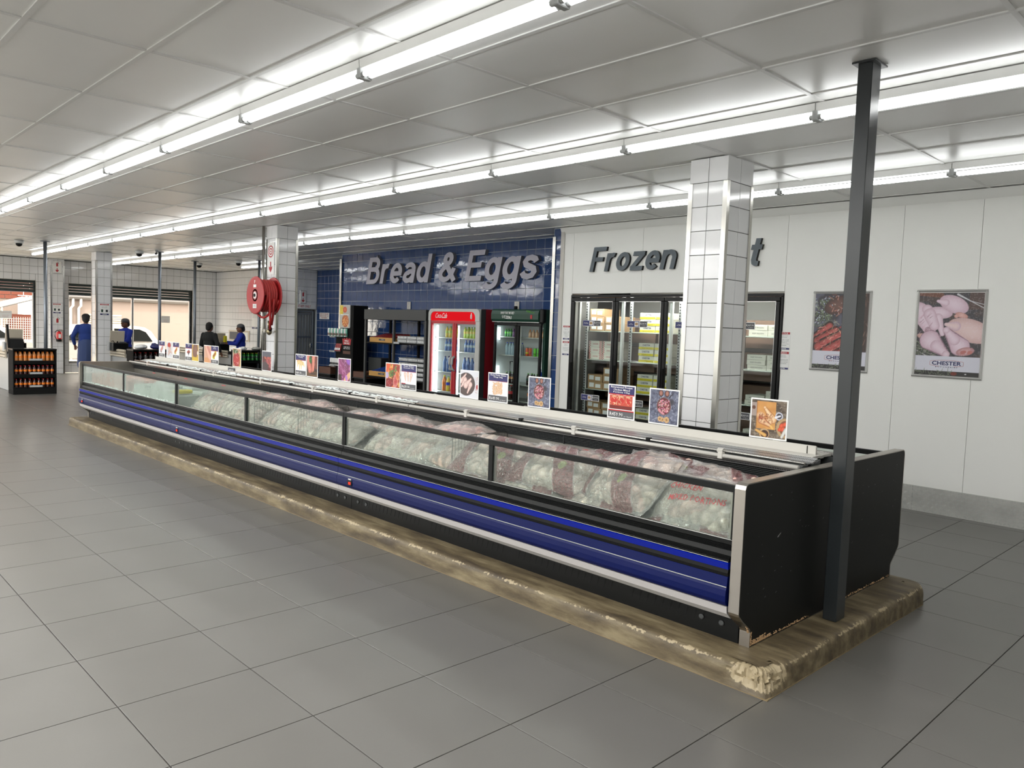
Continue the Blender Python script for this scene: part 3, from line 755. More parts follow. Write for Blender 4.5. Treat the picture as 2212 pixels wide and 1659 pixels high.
# ------------------------------------------------------------------ island freezer: six units back to back
XS = [-1.965, -5.61, -9.27, -12.94]
FLOORZ = .50
def unit(k, side):
    x1, x0 = XS[k], XS[k+1]; back = side == 'back'
    my = (lambda y: 9.02-y) if back else (lambda y: y)
    def P(prof, nm, m, parent, a=x0+.002, b=x1-.002, smooth=False):
        return MB().prism([(my(y), z) for y, z in prof], a, b, 'x', smooth=smooth).build(nm, m, parent)
    def B(xa, xb, ya, yb, za, zb, nm, m, parent, c=.002):
        return MB().cbox(xa, xb, my(ya), my(yb), za, zb, c).build(nm, m, parent)
    pos = ['nearest the camera, beside the black post', 'in the middle of the island', 'at the far left end of the island'][k]
    lab = ('glass-fronted blue chest freezer %s, facing the aisle' % pos) if not back else ('chest freezer behind the price cards, %s' % pos)
    t = thing('chest_freezer', lab, 'freezer', ((x0+x1)/2, my(3.85), PH), 'chest freezers of the island')
    # kick panel with slots
    kick = P([(3.585, PH), (3.585, .29), (3.60, .29), (3.60, PH)], 'kick_panel', 'black_trim', t)
    if not back:
        sl = MB(); n = int((x1-x0-.3)/.052)
        for i in range(n):
            if i % 18 in (16, 17): continue
            x = x0+.15+i*.052; sl.add([(x, 3.5845, .178), (x+.009, 3.5845, .178), (x+.022, 3.5845, .232), (x+.013, 3.5845, .232)], [(0, 1, 2, 3)])
        s_ = sl.build('slot', 'black_matte', kick, fix=False); s_['kind'] = 'stuff'
        for dx in (.10, .22):
            for e, sg in ((x0, 1), (x1, -1)): MB().lathe([(.016, 0), (.016, .004), (.009, .005)], (e+sg*dx, 3.5845, .20), 14, 'y').build('bolt', 'dark_grey', kick)
    # painted panels
    P([(3.452, .343), (3.459, .306), (3.60, .306), (3.60, .343)], 'bumper_upper', 'bumper_grey', t)
    P([(3.459, .306), (3.500, .272), (3.585, .29), (3.60, .306)], 'bumper', 'bumper', t)
    pr = [(3.60, .343), (3.462, .343), (3.446, .352), (3.437, .370), (3.434, .40), (3.437, .43), (3.446, .443), (3.60, .443)]
    if back: P(pr, 'lower_panel', 'blue_panel', t, smooth=False)
    else:
        lp = P(pr, 'lower_panel', 'blue_panel', t, smooth=False)
        MB().box(x0+.004, x1-.004, 3.440, 3.447, .4435, .4465).build('groove_line', 'alum', lp)
        ls = thing_part = None
        ctrl = MB().cbox(x0+.17, x0+.235, 3.428, 3.437, .372, .415, .003).build('controller', 'black_trim', t)
        MB().cbox(x0+.192, x0+.220, 3.4262, 3.4282, .384, .402, .0005).build('display', 'led_small', ctrl)
        MB().cbox(x0+.185, x0+.225, 3.4275, 3.432, .420, .430, .0005).build('tag', 'white_paint', ctrl)
    P([(3.60, .447), (3.444, .447), (3.448, .497), (3.60, .497)], 'middle_panel', 'blue_panel', t)
    P([(3.60, .4975), (3.451, .4975), (3.446, .515), (3.451, .533), (3.60, .533)], 'rubber_band', 'black_matte', t)
    P([(3.60, .5335), (3.449, .5335), (3.444, .563), (3.452, .569), (3.60, .569)], 'upper_panel', 'blue_bright', t)
    # ridged ledge: fine metal ribs running lengthwise
    prof = [(3.60, .5695)]
    y, z = 3.446, .5695
    for i in range(5):
        prof += [(y, z), (y-.0015, z+.0035), (y+.001, z+.0045)]; y += .0035; z += .0052
    prof += [(3.472, .598), (3.477, .622)]
    y, z = 3.478, .623
    for i in range(4):
        prof += [(y, z), (y-.0015, z+.003), (y+.001, z+.004)]; y += .0035; z += .005
    prof += [(3.494, .645), (3.60, .645)]
    P(prof, 'ledge', 'black_trim', t)
    MB().box(x0+.003, x1-.003, my(3.4445), my(3.4475), .5715, .5735).build('chrome_line', 'alum_frame', t)
    MB().box(x0+.003, x1-.003, my(3.4485), my(3.4515), .5770, .5785).build('chrome_line', 'alum_frame', t)
    MB().box(x0+.003, x1-.003, my(3.4528), my(3.4555), .5826, .5838).build('chrome_line', 'alum_frame', t)
    # glass frame
    fr = MB().cbox(x0+.002, x1-.002, my(3.492), my(3.515), .645, .672, .004)
    fr.build('bottom_rail', 'black_trim', t)
    P([(3.488, .9165), (3.488, .943), (3.493, .950), (3.519, .950), (3.523, .943), (3.523, .9165)], 'top_rail', 'black_trim', t)
    MB().box(x0+.003, x1-.003, my(3.4915), my(3.4935), .672, .6755).build('chrome_line', 'alum', t)
    xm = (x0+x1)/2
    for xa, xb in ((x0+.002, x0+.024), (xm-.022, xm+.022), (x1-.024, x1-.002)):
        MB().cbox(xa, xb, my(3.490), my(3.512), .672, .917, .003).build('mullion', 'black_trim', t)
    for j, (xa, xb) in enumerate(((x0+.024, xm-.022), (xm+.022, x1-.024))):
        g = 'glass_frost' if (k == 2 and not back) else 'glass_freezer'
        MB().box(xa, xb, my(3.499), my(3.505), .672, .917).build('glass_pane', g, t)
        if not back:
            for xx in (xa+.004, xb-.016): MB().box(xx, xx+.012, 3.507, 3.516, .68, .90).build('pane_seal', 'steel_trim', t)
    if k == 2 and not back:
        fm = MB()
        q = random.Random(3)
        for i in range(140):
            x = q.uniform(x0+.05, x1-.05); r = q.uniform(.006, .018); fm.ball((x, 3.513, .668+q.uniform(0, .018)), r, 4, (1.6, .8, .8))
        f_ = fm.build('frost_crust', 'frost', t, fix=False); f_['kind'] = 'stuff'
    # well
    P([(3.53, FLOORZ), (3.53, .66), (3.545, .665), (3.56, FLOORZ-.01), (4.215, FLOORZ-.01), (4.215, FLOORZ-.03), (3.53, FLOORZ-.03)], 'well', 'steel_inner', t)
    P([(4.215, FLOORZ-.02), (4.235, .868), (4.25, .868), (4.25, FLOORZ-.02)], 'back_plate', 'steel_inner', t)
    if not back:
        for xx in np.arange(x1-.38, x0, -1.22):
            st = MB().box(xx-.055, xx+.055, 4.2315, 4.2335, .842, .853).build('load_limit_sticker', 'red', t)
            text(st, 'LOAD LIMIT', (xx, 4.2313, .8475), '-y', 'white_print', width=.05, height=.0045)
            for s in (-1, 1):
                for q in (.036, .048): MB().add([(xx+s*q-.003, 4.2312, .8505), (xx+s*q+.003, 4.2312, .8505), (xx+s*q, 4.2312, .8445)], [(0, 2, 1)]).build('arrow', 'white_print', st)
    # return-air louvre
    lo = MB()
    for i in range(6):
        z = .872+i*.0105
        lo.add([(x0+.004, my(4.222-i*.002), z), (x1-.004, my(4.222-i*.002), z), (x1-.004, my(4.246), z+.0075), (x0+.004, my(4.246), z+.0075), (x0+.004, my(4.222-i*.002), z+.0022), (x1-.004, my(4.222-i*.002), z+.0022)], [(0, 1, 5, 4), (4, 5, 2, 3), (0, 3, 2, 1)])
    louv = lo.build('louvre', 'dark_grey', t, fix=False); louv['kind'] = 'stuff'
    MB().box(x0+.003, x1-.003, my(4.25), my(4.26), .865, .95).build('louvre_back', 'black_matte', t)
    for xx in np.arange(x0+.9, x1-.2, .92): MB().box(xx-.002, xx+.002, my(4.212), my(4.25), .868, .937).build('louvre_post', 'dark_grey', t)
    P([(4.195, .938), (4.183, .962), (4.215, .966), (4.26, .966), (4.26, .938)], 'honeycomb_strip', 'perforated', t)
    # night blind tube, rod, clips
    MB().tube([(x0+.01, my(4.163), .977), (x1-.01, my(4.163), .977)], .0125, 12).build('blind_tube', 'white_paint', t)
    P([(4.185, .968), (4.178, .974), (4.20, .984), (4.30, .984), (4.30, .968)], 'rail', 'dark_grey', t)
    MB().tube([(x0+.01, my(4.236), .993), (x1-.01, my(4.236), .993)], .0085, 10).build('rod', 'steel', t)
    n = 3
    for i in range(n):
        xx = x1-.50-i*1.18
        cl = MB().cbox(xx-.016, xx+.016, my(4.146), my(4.181), .958, .998, .003)
        cl.prism([(my(4.150), .998), (my(4.146), 1.012), (my(4.165), 1.022), (my(4.195), 1.014), (my(4.181), 1.006), (my(4.165), 1.013), (my(4.154), 1.006)], xx-.022, xx+.016, 'x')
        cl.build('clip', 'white_paint', t)
    if not back:
        for xx in (x1-1.09, x1-2.3): MB().cbox(xx-.012, xx+.02, 4.220, 4.252, .984, 1.008, .003).build('bracket', 'black_trim', t)
    # air curtain nose: perforated aluminium
    P([(4.30, .984), (4.385, 1.0105), (4.385, 1.004), (4.31, .976)], 'perforated_canopy', 'perforated', t, x0+.004, x1-.004)
    P([(4.26, .965), (4.26, .99), (4.30, .99), (4.33, .98), (4.42, 1.0), (4.42, .90), (4.30, .90)], 'canopy_core', 'dark_grey', t)
    return t
units = {}
for k in range(3):
    for s in ('front', 'back'): units[(k, s)] = unit(k, s)
# white ledge with the price rail, one run along the island
sp = thing('price_rail', 'long white ledge and upstand carrying the price cards along the island', 'ledge', (-7.4, 4.51, 1.0))
MB().prism([(4.385, .999), (4.385, 1.0125), (4.400, 1.014), (4.487, 1.015), (4.487, 1.000)], -12.9, -2.0, 'x').build('ledge', 'white_paint', sp)
MB().prism([(9.02-4.385, .999), (9.02-4.385, 1.0125), (9.02-4.400, 1.014), (9.02-4.487, 1.015), (9.02-4.487, 1.000)], -12.9, -2.0, 'x').build('ledge', 'white_paint', sp)
MB().box(-12.9, -2.0, 4.487, 4.533, .995, 1.013).build('cap', 'white_paint', sp)
MB().cbox(-12.76, -2.03, 4.488, 4.4925, 1.013, 1.066, .001).build('upstand', 'white_paint', sp)
MB().cbox(-12.76, -2.03, 4.4985, 4.503, 1.013, 1.062, .001).build('upstand', 'white_paint', sp)
MB().cbox(-2.085, -2.08, 4.484, 4.4875, 1.013, 1.062, .001).build('end_slot', 'black_trim', sp)
# frost lying on the far part of the canopy
fz = MB(); q = random.Random(9)
for i in range(1500):
    x = -12.7+7.0*q.random()**1.25; k = q.random()**.8; d_ = noise.noise(Vector((x*1.6, 0, 0)))
    if k > .62+.5*d_: continue
    fz.ball((x, 4.304+.078*k, .9875+.0235*k+.002), q.uniform(.006, .015), 4, (2.4, .9, .45))
fo = fz.build('frost', 'frost', None, fix=False); fo['kind'] = 'stuff'; fo['label'] = 'white frost crust lying on the air grille of the far freezers'; fo['category'] = 'frost'

# end panels
def end_panel(x, outer, label):
    t = thing('freezer_end_panel', label, 'panel', (x, 4.51, PH))
    half = [(3.580, PH-.002), (3.580, .20), (3.572, .215), (3.500, .270), (3.462, .305), (3.455, .32), (3.455, .945), (3.462, .965), (3.482, .976)]
    full = half+[(9.02-y, z) for y, z in half[::-1]]
    xa, xb = (x-.058, x-.003)
    # steel trim band: a thin profile following the outline
    def inset(p, d):
        n = len(p); out = []
        for i in range(n):
            a, b, c = Vector(p[i-1]), Vector(p[i]), Vector(p[(i+1) % n])
            d1 = (b-a).normalized(); d2 = (c-b).normalized(); n1 = Vector((d1.y, -d1.x)); n2 = Vector((d2.y, -d2.x)); m_ = (n1+n2).normalized()
            out.append(tuple(b+m_*d/max(.4, m_.dot(n1))))
        return out
    inn = inset(full, .006)
    mb = MB(); n = len(full)
    o_ = [(xa, y, z) for y, z in full]+[(xb+.003, y, z) for y, z in full]; i_ = [(xa, y, z) for y, z in inn]+[(xb+.003, y, z) for y, z in inn]
    vs = o_+i_; fs = []
    for i in range(n):
        j = (i+1) % n
        fs += [(i, j, n+j, n+i), (2*n+i, 3*n+i, 3*n+j, 2*n+j), (i, 2*n+i, 2*n+j, j), (n+i, n+j, 3*n+j, 3*n+i)]
    mb.add(vs, fs); mb.build('trim', 'steel_trim', t)
    MB().prism(inset(full, .0062), xa+.004, xb+.0015, 'x').build('board', 'black_panel' if outer > 0 else 'steel_inner', t)
    return t
ep = end_panel(-1.90, 1, 'black end panel with a rounded steel edge at the near end of the island freezer')
end_panel(-12.94, -1, 'grey end panel at the far left end of the island freezer')
# worn board edge and scratches on the near end panel
q = random.Random(4); cr = MB()
for i in range(420):
    y = q.choice([q.uniform(3.585, 4.25), q.uniform(3.585, 3.80), q.uniform(4.5, 5.42)]); h = .012*q.random()**2*(2.2 if y < 3.75 else 1)
    cr.ball((-1.9015, y, PH+.010+h), q.uniform(.002, .006), 3, (.5, 1.3, .8))
for i in range(60):
    k = q.random(); cr.ball((-1.9015, 3.588+q.uniform(0, .012)-k*.05*(k > .6), PH+.02+k*.10), q.uniform(.002, .005), 3, (.5, 1, 1))
o = cr.build('chipboard_crumbs', 'card_brown', ep, fix=False); o['kind'] = 'stuff'
sc_ = MB()
for i in range(60):
    y, z = q.uniform(3.5, 5.5), q.uniform(.35, .9); l = q.uniform(.001, .012); a = q.uniform(.2, .9)
    sc_.add([(-1.9008, y, z), (-1.9008, y+l, z+l*a), (-1.9008, y+l, z+l*a+.0012), (-1.9008, y, z+.0012)], [(0, 1, 2, 3)])
o = sc_.build('scratches', 'grey_plastic', ep, fix=False); o['kind'] = 'stuff'
# ------------------------------------------------------------------ bags of frozen chicken
def bag_meshes(seed, L, Wd, T, red, tint=(0, 0, 0), lumps=1.0):
    """pillow of frozen pieces and the crinkled plastic film round it; both centred on their own origin"""
    q = random.Random(seed); n, m = (92, 66) if red else (56, 40)
    so = Vector((seed*7.3, seed*3.1, seed*1.7))
    def hgt(u, v):
        a = max(0, 1-abs(u)**3.2)**.55; b = max(0, 1-abs(v)**2.8)**.6
        return a*b
    inner = []; fil = []; col = []; pr = []; pc = []
    for side in (1, -1):
        for j in range(m+1):
            for i in range(n+1):
                u = -1+2*i/n; v = -1+2*j/m
                h = hgt(u*1.10 if abs(u) < .91 else 1, v*1.12 if abs(v) < .89 else 1)
                uu, vv = max(-.9, min(.9, u)), max(-.88, min(.88, v))
                x, y = uu*L/2*1.0, vv*Wd/2
                p = Vector((x*9, y*9, side*2.0))+so
                d = noise.voronoi(Vector((x*13, y*11, side*2.0))+so+noise.noise_vector(p*.6)*1.1)[0]; lump = (d[1]-d[0])
                amp = .022*lumps*h**.5
                z = side*(T/2)*h + side*amp*(min(1, lump*1.9)-.45)
                z = z + .02*noise.noise(Vector((x*3, y*3, 0))+so)
                inner.append((x+.01*noise.noise(p*1.3), y+.01*noise.noise(p*1.1+so), z*.93))
                k = noise.noise(p*.9+Vector((5, 5, 5)))*.5+.5; e = min(1, lump*2.2)
                base = Vector((222, 192, 178)).lerp(Vector((232, 216, 194)), k)
                if noise.noise(p*.5) > .18: base = base.lerp(Vector((216, 158, 146)), .55)
                base = base+Vector(tint); base = base*(.66+.34*e)
                col.append(lin([max(0, min(255, c)) for c in base]))
                # film
                fx, fy = u*L/2, v*Wd/2
                edge = max(0, abs(u)-.9)/.1, max(0, abs(v)-.88)/.12
                fz = side*(T/2)*h*1.10+side*.010*h**.3+.010*noise.fractal(Vector((fx*9, fy*9, side*3))+so, .8, 2, 3)*(.4+h)+.0042*(1-2*abs(noise.noise(Vector((fx*34+fy*9, fy*24, side*5))+so)))*(.5+h)
                if h < .05: fz = .02*noise.noise(Vector((fx*7, fy*7, 1))+so)+side*.001
                fx += .018*noise.noise(Vector((fy*9, side, 2))+so)*max(edge); fy += .018*noise.noise(Vector((fx*9, side, 8))+so)*max(edge)
                fil.append((fx, fy, fz))
                pv = 0; cc = (110, 24, 30)
                if red and side > 0:
                    s1 = abs(u+.32*v-.15) < .33
                    w1 = .25-abs(u+.32*v-.20); w2 = min(-.52-u, .35-v)
                    pv = max(0, min(1, max(w1, w2)/.03+.5))
                    if ((u-.26)/.09)**2+((v+.28)/.16)**2 < 1: pv = 1; cc = (150, 158, 96)
                    if s1 and abs(u+.32*v-.20) < .03 and v > .1: pv = 0
                elif red and side < 0: pv = 1 if abs(u) < .5 else 0
                pr.append(pv*.93); pc.append(lin(cc))
    def faces():
        f = []; w_ = n+1
        for s in range(2):
            o = s*(m+1)*w_
            for j in range(m):
                for i in range(n):
                    a = o+j*w_+i; t = (a, a+1, a+w_+1, a+w_); f.append(t if s == 0 else t[::-1])
        return f
    F_ = faces()
    mi = bpy.data.meshes.new('frozen_pieces'); mi.from_pydata(inner, [], F_); a = mi.attributes.new('Col', 'FLOAT_COLOR', 'POINT')
    a.data.foreach_set('color', np.c_[np.array(col), np.ones(len(col))].ravel()); mi.materials.append(M['meat']); mi.polygons.foreach_set('use_smooth', [True]*len(F_)); mi.update()
    mf = bpy.data.meshes.new('film'); mf.from_pydata(fil, [], F_); a = mf.attributes.new('Col', 'FLOAT_COLOR', 'POINT')
    a.data.foreach_set('color', np.c_[np.array(pc), np.ones(len(pc))].ravel()); b = mf.attributes.new('Print', 'FLOAT', 'POINT'); b.data.foreach_set('value', pr)
    mf.materials.append(M['film']); mf.polygons.foreach_set('use_smooth', [False]*len(F_)); mf.update()
    return mf, mi
BAGS = {'red': [bag_meshes(s, .66, .44, .165, True) for s in (1, 2, 3)],
        'clear': [bag_meshes(s, .64, .42, .165, False, (-6, 2, 0)) for s in (4, 5, 6)],
        'pink': [bag_meshes(7, .62, .40, .16, False, (14, 2, 6))]}
BAGOBJ = []
def bag(kind, i, x, y, z, rx, ry, rz, label, grp, sc_=1):
    mf, mi = BAGS[kind][i % len(BAGS[kind])]
    o = bpy.data.objects.new('chicken_bag', mf); COL.objects.link(o); o.location = (x, y, z)
    o.rotation_euler = (math.radians(rx), math.radians(ry), math.radians(rz)); o.scale = (sc_,)*3
    tag(o, label, 'bag', grp)
    p = bpy.data.objects.new('frozen_pieces', mi); COL.objects.link(p); p.parent = o
    BAGOBJ.append(o); return o
G1 = 'bags of frozen chicken in the island freezer'
def bagtext(o, s, x, y, w, rot, z=.098, m='red_print', h=None):
    me = text_mesh(s, 1.0, .01, 0, 0, 1)
    co = np.array([v.co[:] for v in me.vertices]); lo, hi = co.min(0), co.max(0); k = w/(hi[0]-lo[0]); ky = k*1.25
    a = (co[:, 0]-(lo[0]+hi[0])/2)*k; b = (co[:, 1]-(lo[1]+hi[1])/2)*ky; c, s_ = math.cos(rot), math.sin(rot)
    px, py = a*c-b*s_+x, a*s_+b*c+y
    mf = o.data; fv = np.array([v.co[:] for v in mf.vertices]); top = fv[:len(fv)//2]
    zz = [float(top[np.argmin((top[:, 0]-u)**2+(top[:, 1]-v)**2), 2]) for u, v in zip(px, py)]
    zz = np.array(zz)+.007
    me.vertices.foreach_set('co', np.c_[px, py, zz].ravel()); me.materials.clear(); me.materials.append(M[m]); me.update()
    t = bpy.data.objects.new('lettering', me); COL.objects.link(t); t.parent = o
# first bay, by the near end: printed bags, leaning on the glass
b = bag('clear', 0, -2.28, 3.735, .745, 46, 4, 3, 'clear bag lettered CHICKEN MIXED PORTIONS against the glass by the near end panel', G1)
bagtext(b, 'CHICKEN', -.12, .045, .20, .10); bagtext(b, 'MIXED PORTIONS', -.02, -.02, .34, .12)
bag('red', 1, -2.25, 3.95, .795, 22, 10, 12, 'maroon printed chicken bag behind the lettered bag at the near end', G1)
bag('red', 0, -2.86, 3.775, .79, 38, -6, -14, 'big maroon banded chicken bag with white meat showing, leaning on the nearest pane', G1, 1.08)
bag('red', 2, -3.42, 3.78, .785, 30, 3, 6, 'maroon and lime printed bag in the middle of the nearest pane', G1)
bag('red', 1, -2.72, 4.02, .835, 14, 8, 20, 'maroon striped chicken bag raised at the back below a red limit sticker', G1, .95)
bag('red', 2, -3.30, 4.02, .785, 8, -4, -10, 'maroon chicken bag at the back between two raised bags of the nearest bay', G1)
for i, (x, y, z, r) in enumerate(((-2.3, 3.74, .61, 4), (-2.95, 3.74, .61, -6), (-3.55, 3.74, .62, 3), (-2.3, 4.02, .62, 2), (-2.95, 4.02, .64, 0), (-3.5, 4.03, .62, -4))):
    bag('red', i, x, y, z, 2, 2, r, 'maroon bag in the bottom layer of the nearest bay, %s row, %s from the right' % ('front' if i < 3 else 'back', ORD[i % 3]), 'bottom layer of chicken bags in the nearest bay')
bag('red', 0, -3.98, 3.76, .775, 32, 4, 10, 'maroon printed bag with a lime emblem just left of the first glass post', G1)
names = {0: 'second', 1: 'third', 2: 'fourth'}
q = random.Random(21)
bays = [(-5.5, -3.83), (-7.35, -5.68), (-9.15, -7.5)]
side_word = ['right', 'middle', 'left']
for bi, (xa, xb) in enumerate(bays):
    for r, (y, z, rx) in enumerate(((3.72, .60, 2), (4.02, .61, 0), (3.76, .735, 30), (4.02, .70, 8))):
        for i in range(3):
            x = xb-.32-i*(xb-xa-.62)/2+q.uniform(-.03, .03)
            if bi == 0 and r == 2 and i == 0: x -= .22
            lay = 'lower' if r < 2 else 'upper'; wh = 'front' if r in (0, 2) else 'back'
            if r < 2: lab, grp = '%s clear chicken bag in the lower %s row behind the %s glass pane' % (side_word[i], wh, names[bi]), 'lower %s bags behind the %s pane' % (wh, names[bi])
            else: lab, grp = 'crinkled clear chicken bag at the %s of the upper %s row behind the %s pane' % (side_word[i], wh, names[bi]), G1
            bag('clear', i+r+bi, x, y, z, rx+q.uniform(-4, 4), q.uniform(-6, 6), q.uniform(-12, 12), lab, grp)
bag('pink', 0, -4.72, 3.98, .835, 8, -6, -6, 'pinkish chicken bag heaped above the wire divider near the second glass post', G1)
bag('pink', 0, -5.38, 3.98, .815, 6, 6, 10, 'pinkish chicken bag heaped left of the bag on the wire divider', G1)
bag('pink', 0, -6.15, 4.0, .79, 6, -8, 4, 'flat pinkish chicken bag on top at the back, right of the wire handle', G1)
bag('pink', 0, -6.85, 3.99, .80, 10, 6, -8, 'pinkish chicken bag on top at the back of the third bay', G1)
bag('pink', 0, -7.75, 4.0, .81, 8, 4, 8, 'pinkish chicken bag with a peaked top at the back of the fourth bay', G1, .9)
bag('pink', 0, -8.45, 4.0, .80, 8, -8, -4, 'small pinkish chicken bag at the far end of the fourth bay', G1, .85)
# wire dividers
def divider(x, y0, y1, z0, z1, label, yaw=0):
    t = thing('wire_divider', label, 'wire rack', (x, (y0+y1)/2, z0))
    mb = MB()
    mb.tube([(x, y0, z0), (x, y0, z1-.015), (x, y0+.015, z1), (x, y1-.015, z1), (x, y1, z1-.015), (x, y1, z0)], .0035, 6)
    n = int((y1-y0)/.028)
    mb.build('frame', 'wire', t); mb = MB()
    for i in range(1, n): mb.tube([(x, y0+i*(y1-y0)/n, z0), (x, y0+i*(y1-y0)/n, z1)], .0016, 5)
    mb.tube([(x, y0, (z0+z1)/2), (x, y1, (z0+z1)/2)], .002, 5)
    w_ = mb.build('wires', 'wire', t, fix=False); w_['kind'] = 'stuff'; return t
divider(-4.32, 3.60, 4.15, FLOORZ, .90, 'wire divider under the heaped pinkish bag in the second bay')
divider(-6.5, 3.56, 4.10, FLOORZ, .885, 'wire divider with a rounded corner near the third glass post')
divider(-7.47, 3.60, 4.10, FLOORZ, .87, 'wire divider beside the third and fourth panes')
# last two bays: pale packs and a few coloured ones under the frost
DM('pack_pale', (176, 186, 176), rough=.5); DM('pack_salmon', (208, 128, 104), rough=.5)
def pack(x, y, z, w_, d, h, m, label, grp, name='frozen_pack', rz=0):
    o = MB().cbox(-w_/2, w_/2, -d/2, d/2, 0, h, .012).build(name, m, None, at=(x, y, z)); o.rotation_euler[2] = math.radians(rz); return tag(o, label, 'pack', grp)
q = random.Random(5)
for i in range(5):
    for r in range(2):
        pack(-9.55-i*.31, 3.70+r*.28, FLOORZ, .29, .26, .26+.03*((i+r) % 3), 'pack_pale', 'pale carton under the frosted fifth pane, %s from the right, %s row' % (ORD[i], ['front', 'back'][r]), 'pale cartons in the fifth bay')
for i in range(6):
    for r in range(2):
        pack(-11.3-i*.27, 3.70+r*.28, FLOORZ, .25, .26, .31, 'pack_salmon' if r == 0 or i < 4 else 'pack_pale', 'salmon coloured pack behind the leftmost frosted pane, %s from the right, %s row' % (ORD[i], ['front', 'back'][r]), 'salmon packs in the leftmost bay')
pack(-9.5, 3.66, .775, .13, .2, .045, 'yellow', 'yellow pack lying behind the fifth pane next to the glass post', None, 'frozen_pack', 8)
pack(-8.95, 4.08, .80, .2, .10, .03, 'yellow', 'small yellow pack at the back of the fourth bay', None, 'frozen_pack', -4)
# far side of the island: a few bag tops show above the price rail
for x, z, lab in ((-11.0, .86, 'red and clear bag in the far freezer right of the green bottle cooler'), (-9.62, .90, 'clear chicken bag heaped in the far freezer left of the hose column')):
    bag('red' if x < -10 else 'pink', 0, x, 4.95, z, -6, 6, 10, lab, 'bags heaped in the far side freezers')
bag('pink', 0, -9.0, 4.98, .865, -6, -8, -14, 'clear chicken bag in the far freezer in front of the hose column', 'bags heaped in the far side freezers')

# ------------------------------------------------------------------ price and picture cards on the rail
CW, CH_ = .25, .25
def card(x0, label, yaw=0, w=CW, h=CH_, z0=1.068):
    t = thing('price_card', label, 'card', (x0+w/2, 4.4955, z0), 'cards along the island freezer')
    MB().cbox(x0, x0+w, 4.4942, 4.4970, z0, z0+h, .0006).build('sheet', 'white_print', t)
    MB().box(x0+w*.35, x0+w*.65, 4.4972, 4.4984, z0-.045, z0+.02).build('holder', 'glass', t)
    return t
def pic(w, h, n, bg): return Pic(w, h, n, bg)
BRD = .009
def picture(t, x0, P, z0=1.068): P.build(t, (x0+BRD, 4.4942, z0+BRD), '-y', off=.0008)
def newp(n, bg): return Pic(CW-2*BRD, CH_-2*BRD, n, bg)
def priced(x0, label, title, price, draw, n=60, big=True):
    t = card(x0, label)
    P = newp(n, (236, 234, 236))
    P.rect(0, .74, 1, 1, (48, 46, 100)); P.rect(0, .722, 1, .742, (176, 44, 60)); P.rect(0, 0, 1, .20, (92, 92, 96)); P.rect(0, .20, 1, .212, (50, 48, 52))
    draw(P); picture(t, x0, P)
    L = title.split('\n'); k = len(L)
    for i, s in enumerate(L):
        text(t, s, (x0+CW/2, 4.4935, 1.068+CH_*(.925-.075*i if k > 1 else .88)), '-y', 'white_print', width=min(.2, .0115*len(s)), height=.0145, bold=.012)
    text(t, price, (x0+.085 if big else x0+CW/2, 4.4935, 1.068+.033), '-y', 'white_print', width=.12, height=.026)
    if big: text(t, 'per 10kg pack', (x0+.19, 4.4935, 1.068+.022), '-y', 'white_print', width=.07, height=.010)
    return t
def d_wings(P):
    q = random.Random(2)
    for i in range(120):
        x, y = q.uniform(.26, .72), q.uniform(.26, .67)
        P.cap(x, y, x+q.uniform(-.06, .06), y+q.uniform(-.06, .06), .03, .018, (236, 206, 172), (196, 150, 118))
def d_drumettes(P):
    P.leg(.25, .62, .30, .36, .07, (238, 214, 200), (212, 168, 152)); P.leg(.45, .64, .48, .34, .075, (238, 214, 200), (212, 168, 152)); P.leg(.68, .60, .62, .34, .08, (238, 214, 200), (212, 168, 152))
    P.rect(0, .21, .3, .24, (176, 44, 60))
def d_feet(P):
    P.ell(.45, .62, .33, .12, -8, (234, 212, 160), (206, 172, 112))
    for a, b, c, d in ((.22, .6, .18, .42), (.42, .6, .38, .28), (.58, .6, .56, .30), (.75, .58, .86, .44)): P.cap(a, b, c, d, .075, .03, (236, 214, 164), (208, 174, 116))
def d_bags(P):
    P.rect(0, .21, 1, .245, (196, 36, 40)); P.rect(0, .715, 1, .74, (196, 36, 40))
    for i, x in enumerate((.58, .32, .04)[::1]):
        P.rect(x, .26, x+.36, .70, (196, 78, 60)); P.ell(x+.18, .66, .12, .06, 0, (222, 178, 140), (190, 90, 70)); P.rect(x, .26, x+.36, .38, (120, 40, 34))
        P.ell(x+.17, .53, .15, .11, 0, (206, 62, 52), (214, 96, 80)); P.ell(x+.17, .53, .125, .09, 0, (200, 52, 46))
        P.strokes((228, 190, 150), 10, .07, .012, i+3, (x+.02, .4, x+.3, .64))
def d_box(c1, c2):
    def f(P):
        P.cap(.32, .38, .62, .60, .13, .13, c2); P.cap(.36, .42, .60, .60, .08, .07, c1); P.cap(.30, .34, .50, .30, .05, .04, tuple(v*.8 for v in c2))
    return f
def d_meatbox(P):
    for x, y in ((.35, .5), (.5, .56), (.62, .5), (.48, .44)): P.ell(x, y, .12, .07, 20, (186, 84, 72), (110, 50, 46))
    P.cap(.5, .42, .5, .28, .07, .02, (40, 40, 46))
